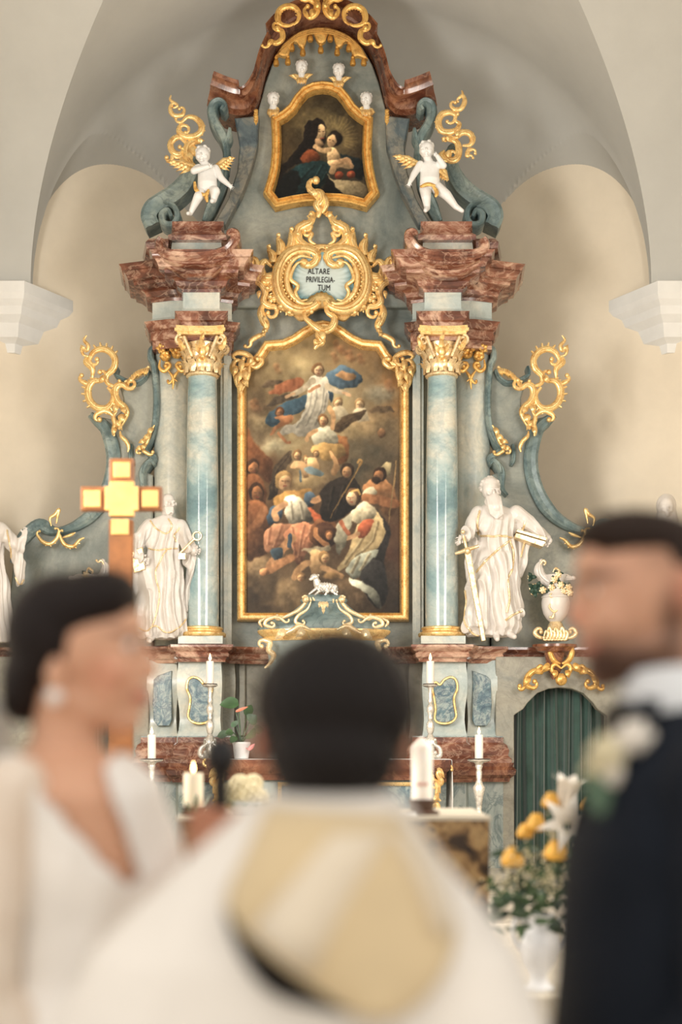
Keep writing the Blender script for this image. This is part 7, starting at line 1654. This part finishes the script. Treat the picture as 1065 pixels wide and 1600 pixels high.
for k in range(9): cpt = s.pt(930, 1206, -114); a = 0.6 + k * 0.3; broad_leaf(m, cpt, cpt + Vector((math.cos(a) * 0.03 - 0.012, -0.01, -math.sin(a) * 0.06)), 0.007, 0.1)
m.build('leaves', 'leaf_mid', bt, 180)

# ---------------- priest
Y0 = 1.72; s = Sculpt(Y0); fy = HY + CAMZ / s.u
pr_ = thing('person', P(500, fy, Y0), 'dark-haired priest in a cream chasuble with gold hood, seen from behind', 'person')
s.e(520, 1110, 20, 104, 122, 124); s.e(516, 1190, 60, 76, 84, 90); s.c((514, 1150, 138), 12, (512, 1180, 158), 17); s.e(512, 1250, 110, 44, 40, 34); s.e(514, 1215, 122, 30, 22, 12)
for k in (-1, 1): s.e(520 + k * 116, 1160, 30, 12, 24, 38); s.e(515 + k * 48, 1190, 110, 30, 30, 40); s.e(514 + k * 40, 1132, 128, 34, 14, 9)
s.chain([(520, 1190, 10), (522, 1290, 10)], [80, 90])
s.loft([(518, 1270, 5, 100, 95), (498, 1330, 0, 140, 115), (488, 1420, 0, 205, 135), (485, 1600, 0, 220, 140), (500, 1900, 0, 200, 150), (500, 2400, 0, 190, 130), (500, fy - 30, 0, 160, 110)])
hx, hy, hd = 330 * 1.0, 1300, 560
hw = 2.22 / 1.72
def far(px_, py_, Y): q_ = P(px_, py_, Y); return (q_.x / Y0 * FPX + CX, HY - (q_.z - CAMZ) / Y0 * FPX, (Y - Y0) / s.u)
a0, a1, a2, a3 = (320, 1430, 60), (275, 1560, 180), far(330, 1440, 1.95), far(338, 1335, 2.15)
s.chain([a0, a1, a2, a3], [60, 56, 48, 38])
# fingers closed round the microphone
mx_, my_ = 345, 1284; Ym = 2.22
def mp3(a, h_, r): q_ = P(mx_, my_, Ym) + Vector((math.cos(a) * r, math.sin(a) * r, h_)); return (q_.x / Y0 * FPX + CX, HY - (q_.z - CAMZ) / Y0 * FPX, (q_.y - Y0) / s.u)
s.chain([a3, mp3(-2.6, -0.03, 0.032)], [40, 34])
s.chain([mp3(-2.6, -0.045, 0.034), mp3(-2.6, 0.005, 0.034)], [30, 28])
for i, hh_ in enumerate((0.012, -0.010, -0.032, -0.052)):
    rr_ = 0.026; s.chain([mp3(-2.2, hh_, rr_ + 0.008), mp3(-1.4, hh_, rr_), mp3(-0.6, hh_ - 0.003, rr_), mp3(0.3, hh_ - 0.004, rr_ - 0.003)], [12.5, 12, 11.5, 10][:4])
s.chain([mp3(-3.0, -0.005, 0.034), mp3(2.7, 0.018, 0.028), mp3(2.0, 0.03, 0.024)], [14, 13, 11])
bb = s.build('body', 'skin', pr_, voxel_px=5, smooth=4); tint(bb, s, rgb(196, 140, 112), [(412, 1165, 24, 44, rgb(196, 118, 92), 0.7)])
h = Sculpt(Y0); h.e(524, 1098, 6, 131, 134, 120); h.e(520, 1178, -20, 106, 112, 90); h.e(518, 1110, 60, 118, 86, 100)
h.build('hair', 'hair_black', pr_, voxel_px=5, smooth=8, disp=lambda px, py, pd, no: 1.5 * np.sin(px * 0.25 + py * 0.1) * np.sin(py * 0.2))
g = Sculpt(Y0); g.loft([(524, 1262, 8, 96, 92), (520, 1276, 5, 110, 110), (522, 1300, 4, 118, 116)]); g.build('clerical_collar', 'alb_white', pr_, voxel_px=4, smooth=3)
g = Sculpt(Y0); g.loft([(520, 1238, 8, 104, 112), (510, 1264, 5, 132, 128), (500, 1304, 0, 166, 150), (490, 1350, 0, 208, 172), (486, 1410, 0, 266, 192), (477, 1490, 0, 336, 210), (471, 1600, 0, 384, 220), (480, 1900, 0, 410, 225), (490, 2400, 0, 400, 225), (495, fy - 120, 0, 390, 225)], 48)
g.chain([(340, 1450, 60), (275, 1560, 180), far(296, 1480, 1.94)], [80, 74, 56])
ch = g.build('chasuble', 'chasuble_cream', pr_, voxel_px=8, smooth=6, disp=lambda px, py, pd, no: 5.0 * np.sin(np.arctan2(pd, px - 490) * 9 + py * 0.004) * np.clip((py - 1420) / 300, 0, 1.3))
# hood laid on the back
bm = bmesh.new(); bm.from_mesh(ch.data); tr = BVHTree.FromBMesh(bm); bm.free(); cb = Vector(pr_.location)
def on_back(x, y, off):
    p = P(x, y, Y0) - cb; hit = tr.ray_cast(Vector((p.x, p.y - 1.5, p.z)), Vector((0, 1, 0)))[0]
    yv = hit.y if hit is not None else p.y - 0.1
    return Vector((p.x, yv - off, p.z)) + cb
def hood_patch(name, L_, R_, m, off0, off1, n=14, mrows=12, th=0.008):
    cl, cr_ = catmull([Vector((x, y, 0)) for x, y in L_], 6), catmull([Vector((x, y, 0)) for x, y in R_], 6); vs = []; fs = []
    for i in range(n + 1):
        t = i / n; a = cl[min(int(t * (len(cl) - 1)), len(cl) - 1)]; b_ = cr_[min(int(t * (len(cr_) - 1)), len(cr_) - 1)]
        for k in range(mrows + 1):
            q_ = a.lerp(b_, k / mrows); sag = math.sin(math.pi * k / mrows) ; vs.append(on_back(q_.x, q_.y, (off0 + (off1 - off0) * t) * (0.55 + 0.45 * sag) ))
    for i in range(n):
        for k in range(mrows): j = i * (mrows + 1) + k; fs.append((j, j + 1, j + mrows + 2, j + mrows + 1))
    o = MB().add(vs, fs).build(name, m, pr_, 180); sm = o.modifiers.new('t', 'SOLIDIFY'); sm.thickness = th; return o
hood_patch('hood', [(428, 1258), (396, 1330), (372, 1400), (440, 1462), (520, 1512), (570, 1538)], [(612, 1272), (652, 1320), (684, 1390), (694, 1450), (650, 1516), (590, 1542)], 'hood_gold', 0.016, 0.05)
hood_patch('hood_stripe', [(516, 1296), (470, 1352), (412, 1424)], [(600, 1290), (556, 1370), (494, 1484)], 'hood_stripe', 0.042, 0.060, 10, 8, 0.003)
hood_patch('hood_stripe', [(600, 1290), (640, 1360), (672, 1440)], [(632, 1296), (668, 1350), (690, 1420)], 'hood_stripe', 0.036, 0.05, 10, 5, 0.003)
hood_patch('hood_lining_shadow', [(370, 1398), (388, 1450), (424, 1500), (470, 1522), (556, 1538)], [(380, 1398), (440, 1458), (490, 1490), (530, 1512), (566, 1532)], 'lining_shadow_dark', 0.02, 0.02, 12, 6, 0.004)  # dark lining patch; its near-black colour also paints the shadow gap under the hood
# ---------------- microphone
mc = thing('microphone', P(mx_, 1262, Ym) + Vector((0, 0, -0.1)), 'black handheld microphone in the priest\'s raised hand', 'microphone'); c0 = P(mx_, 1262, Ym)
MB().lathe([(0.012, -0.1), (0.013, -0.09), (0.0165, 0.045), (0.018, 0.055)], c0, 20).build('handle', 'mic_black', mc, 40)
MB().lathe([(0.018, 0.052), (0.024, 0.06), (0.0275, 0.075), (0.0265, 0.092), (0.019, 0.105), (0.008, 0.111), (0.001, 0.112)], c0, 24).build('grille', 'mic_black', mc, 60)
MB().lathe([(0.0265, 0.07), (0.0285, 0.073), (0.0285, 0.079), (0.0265, 0.082)], c0, 24).build('ring', 'mic_black', mc, 40)
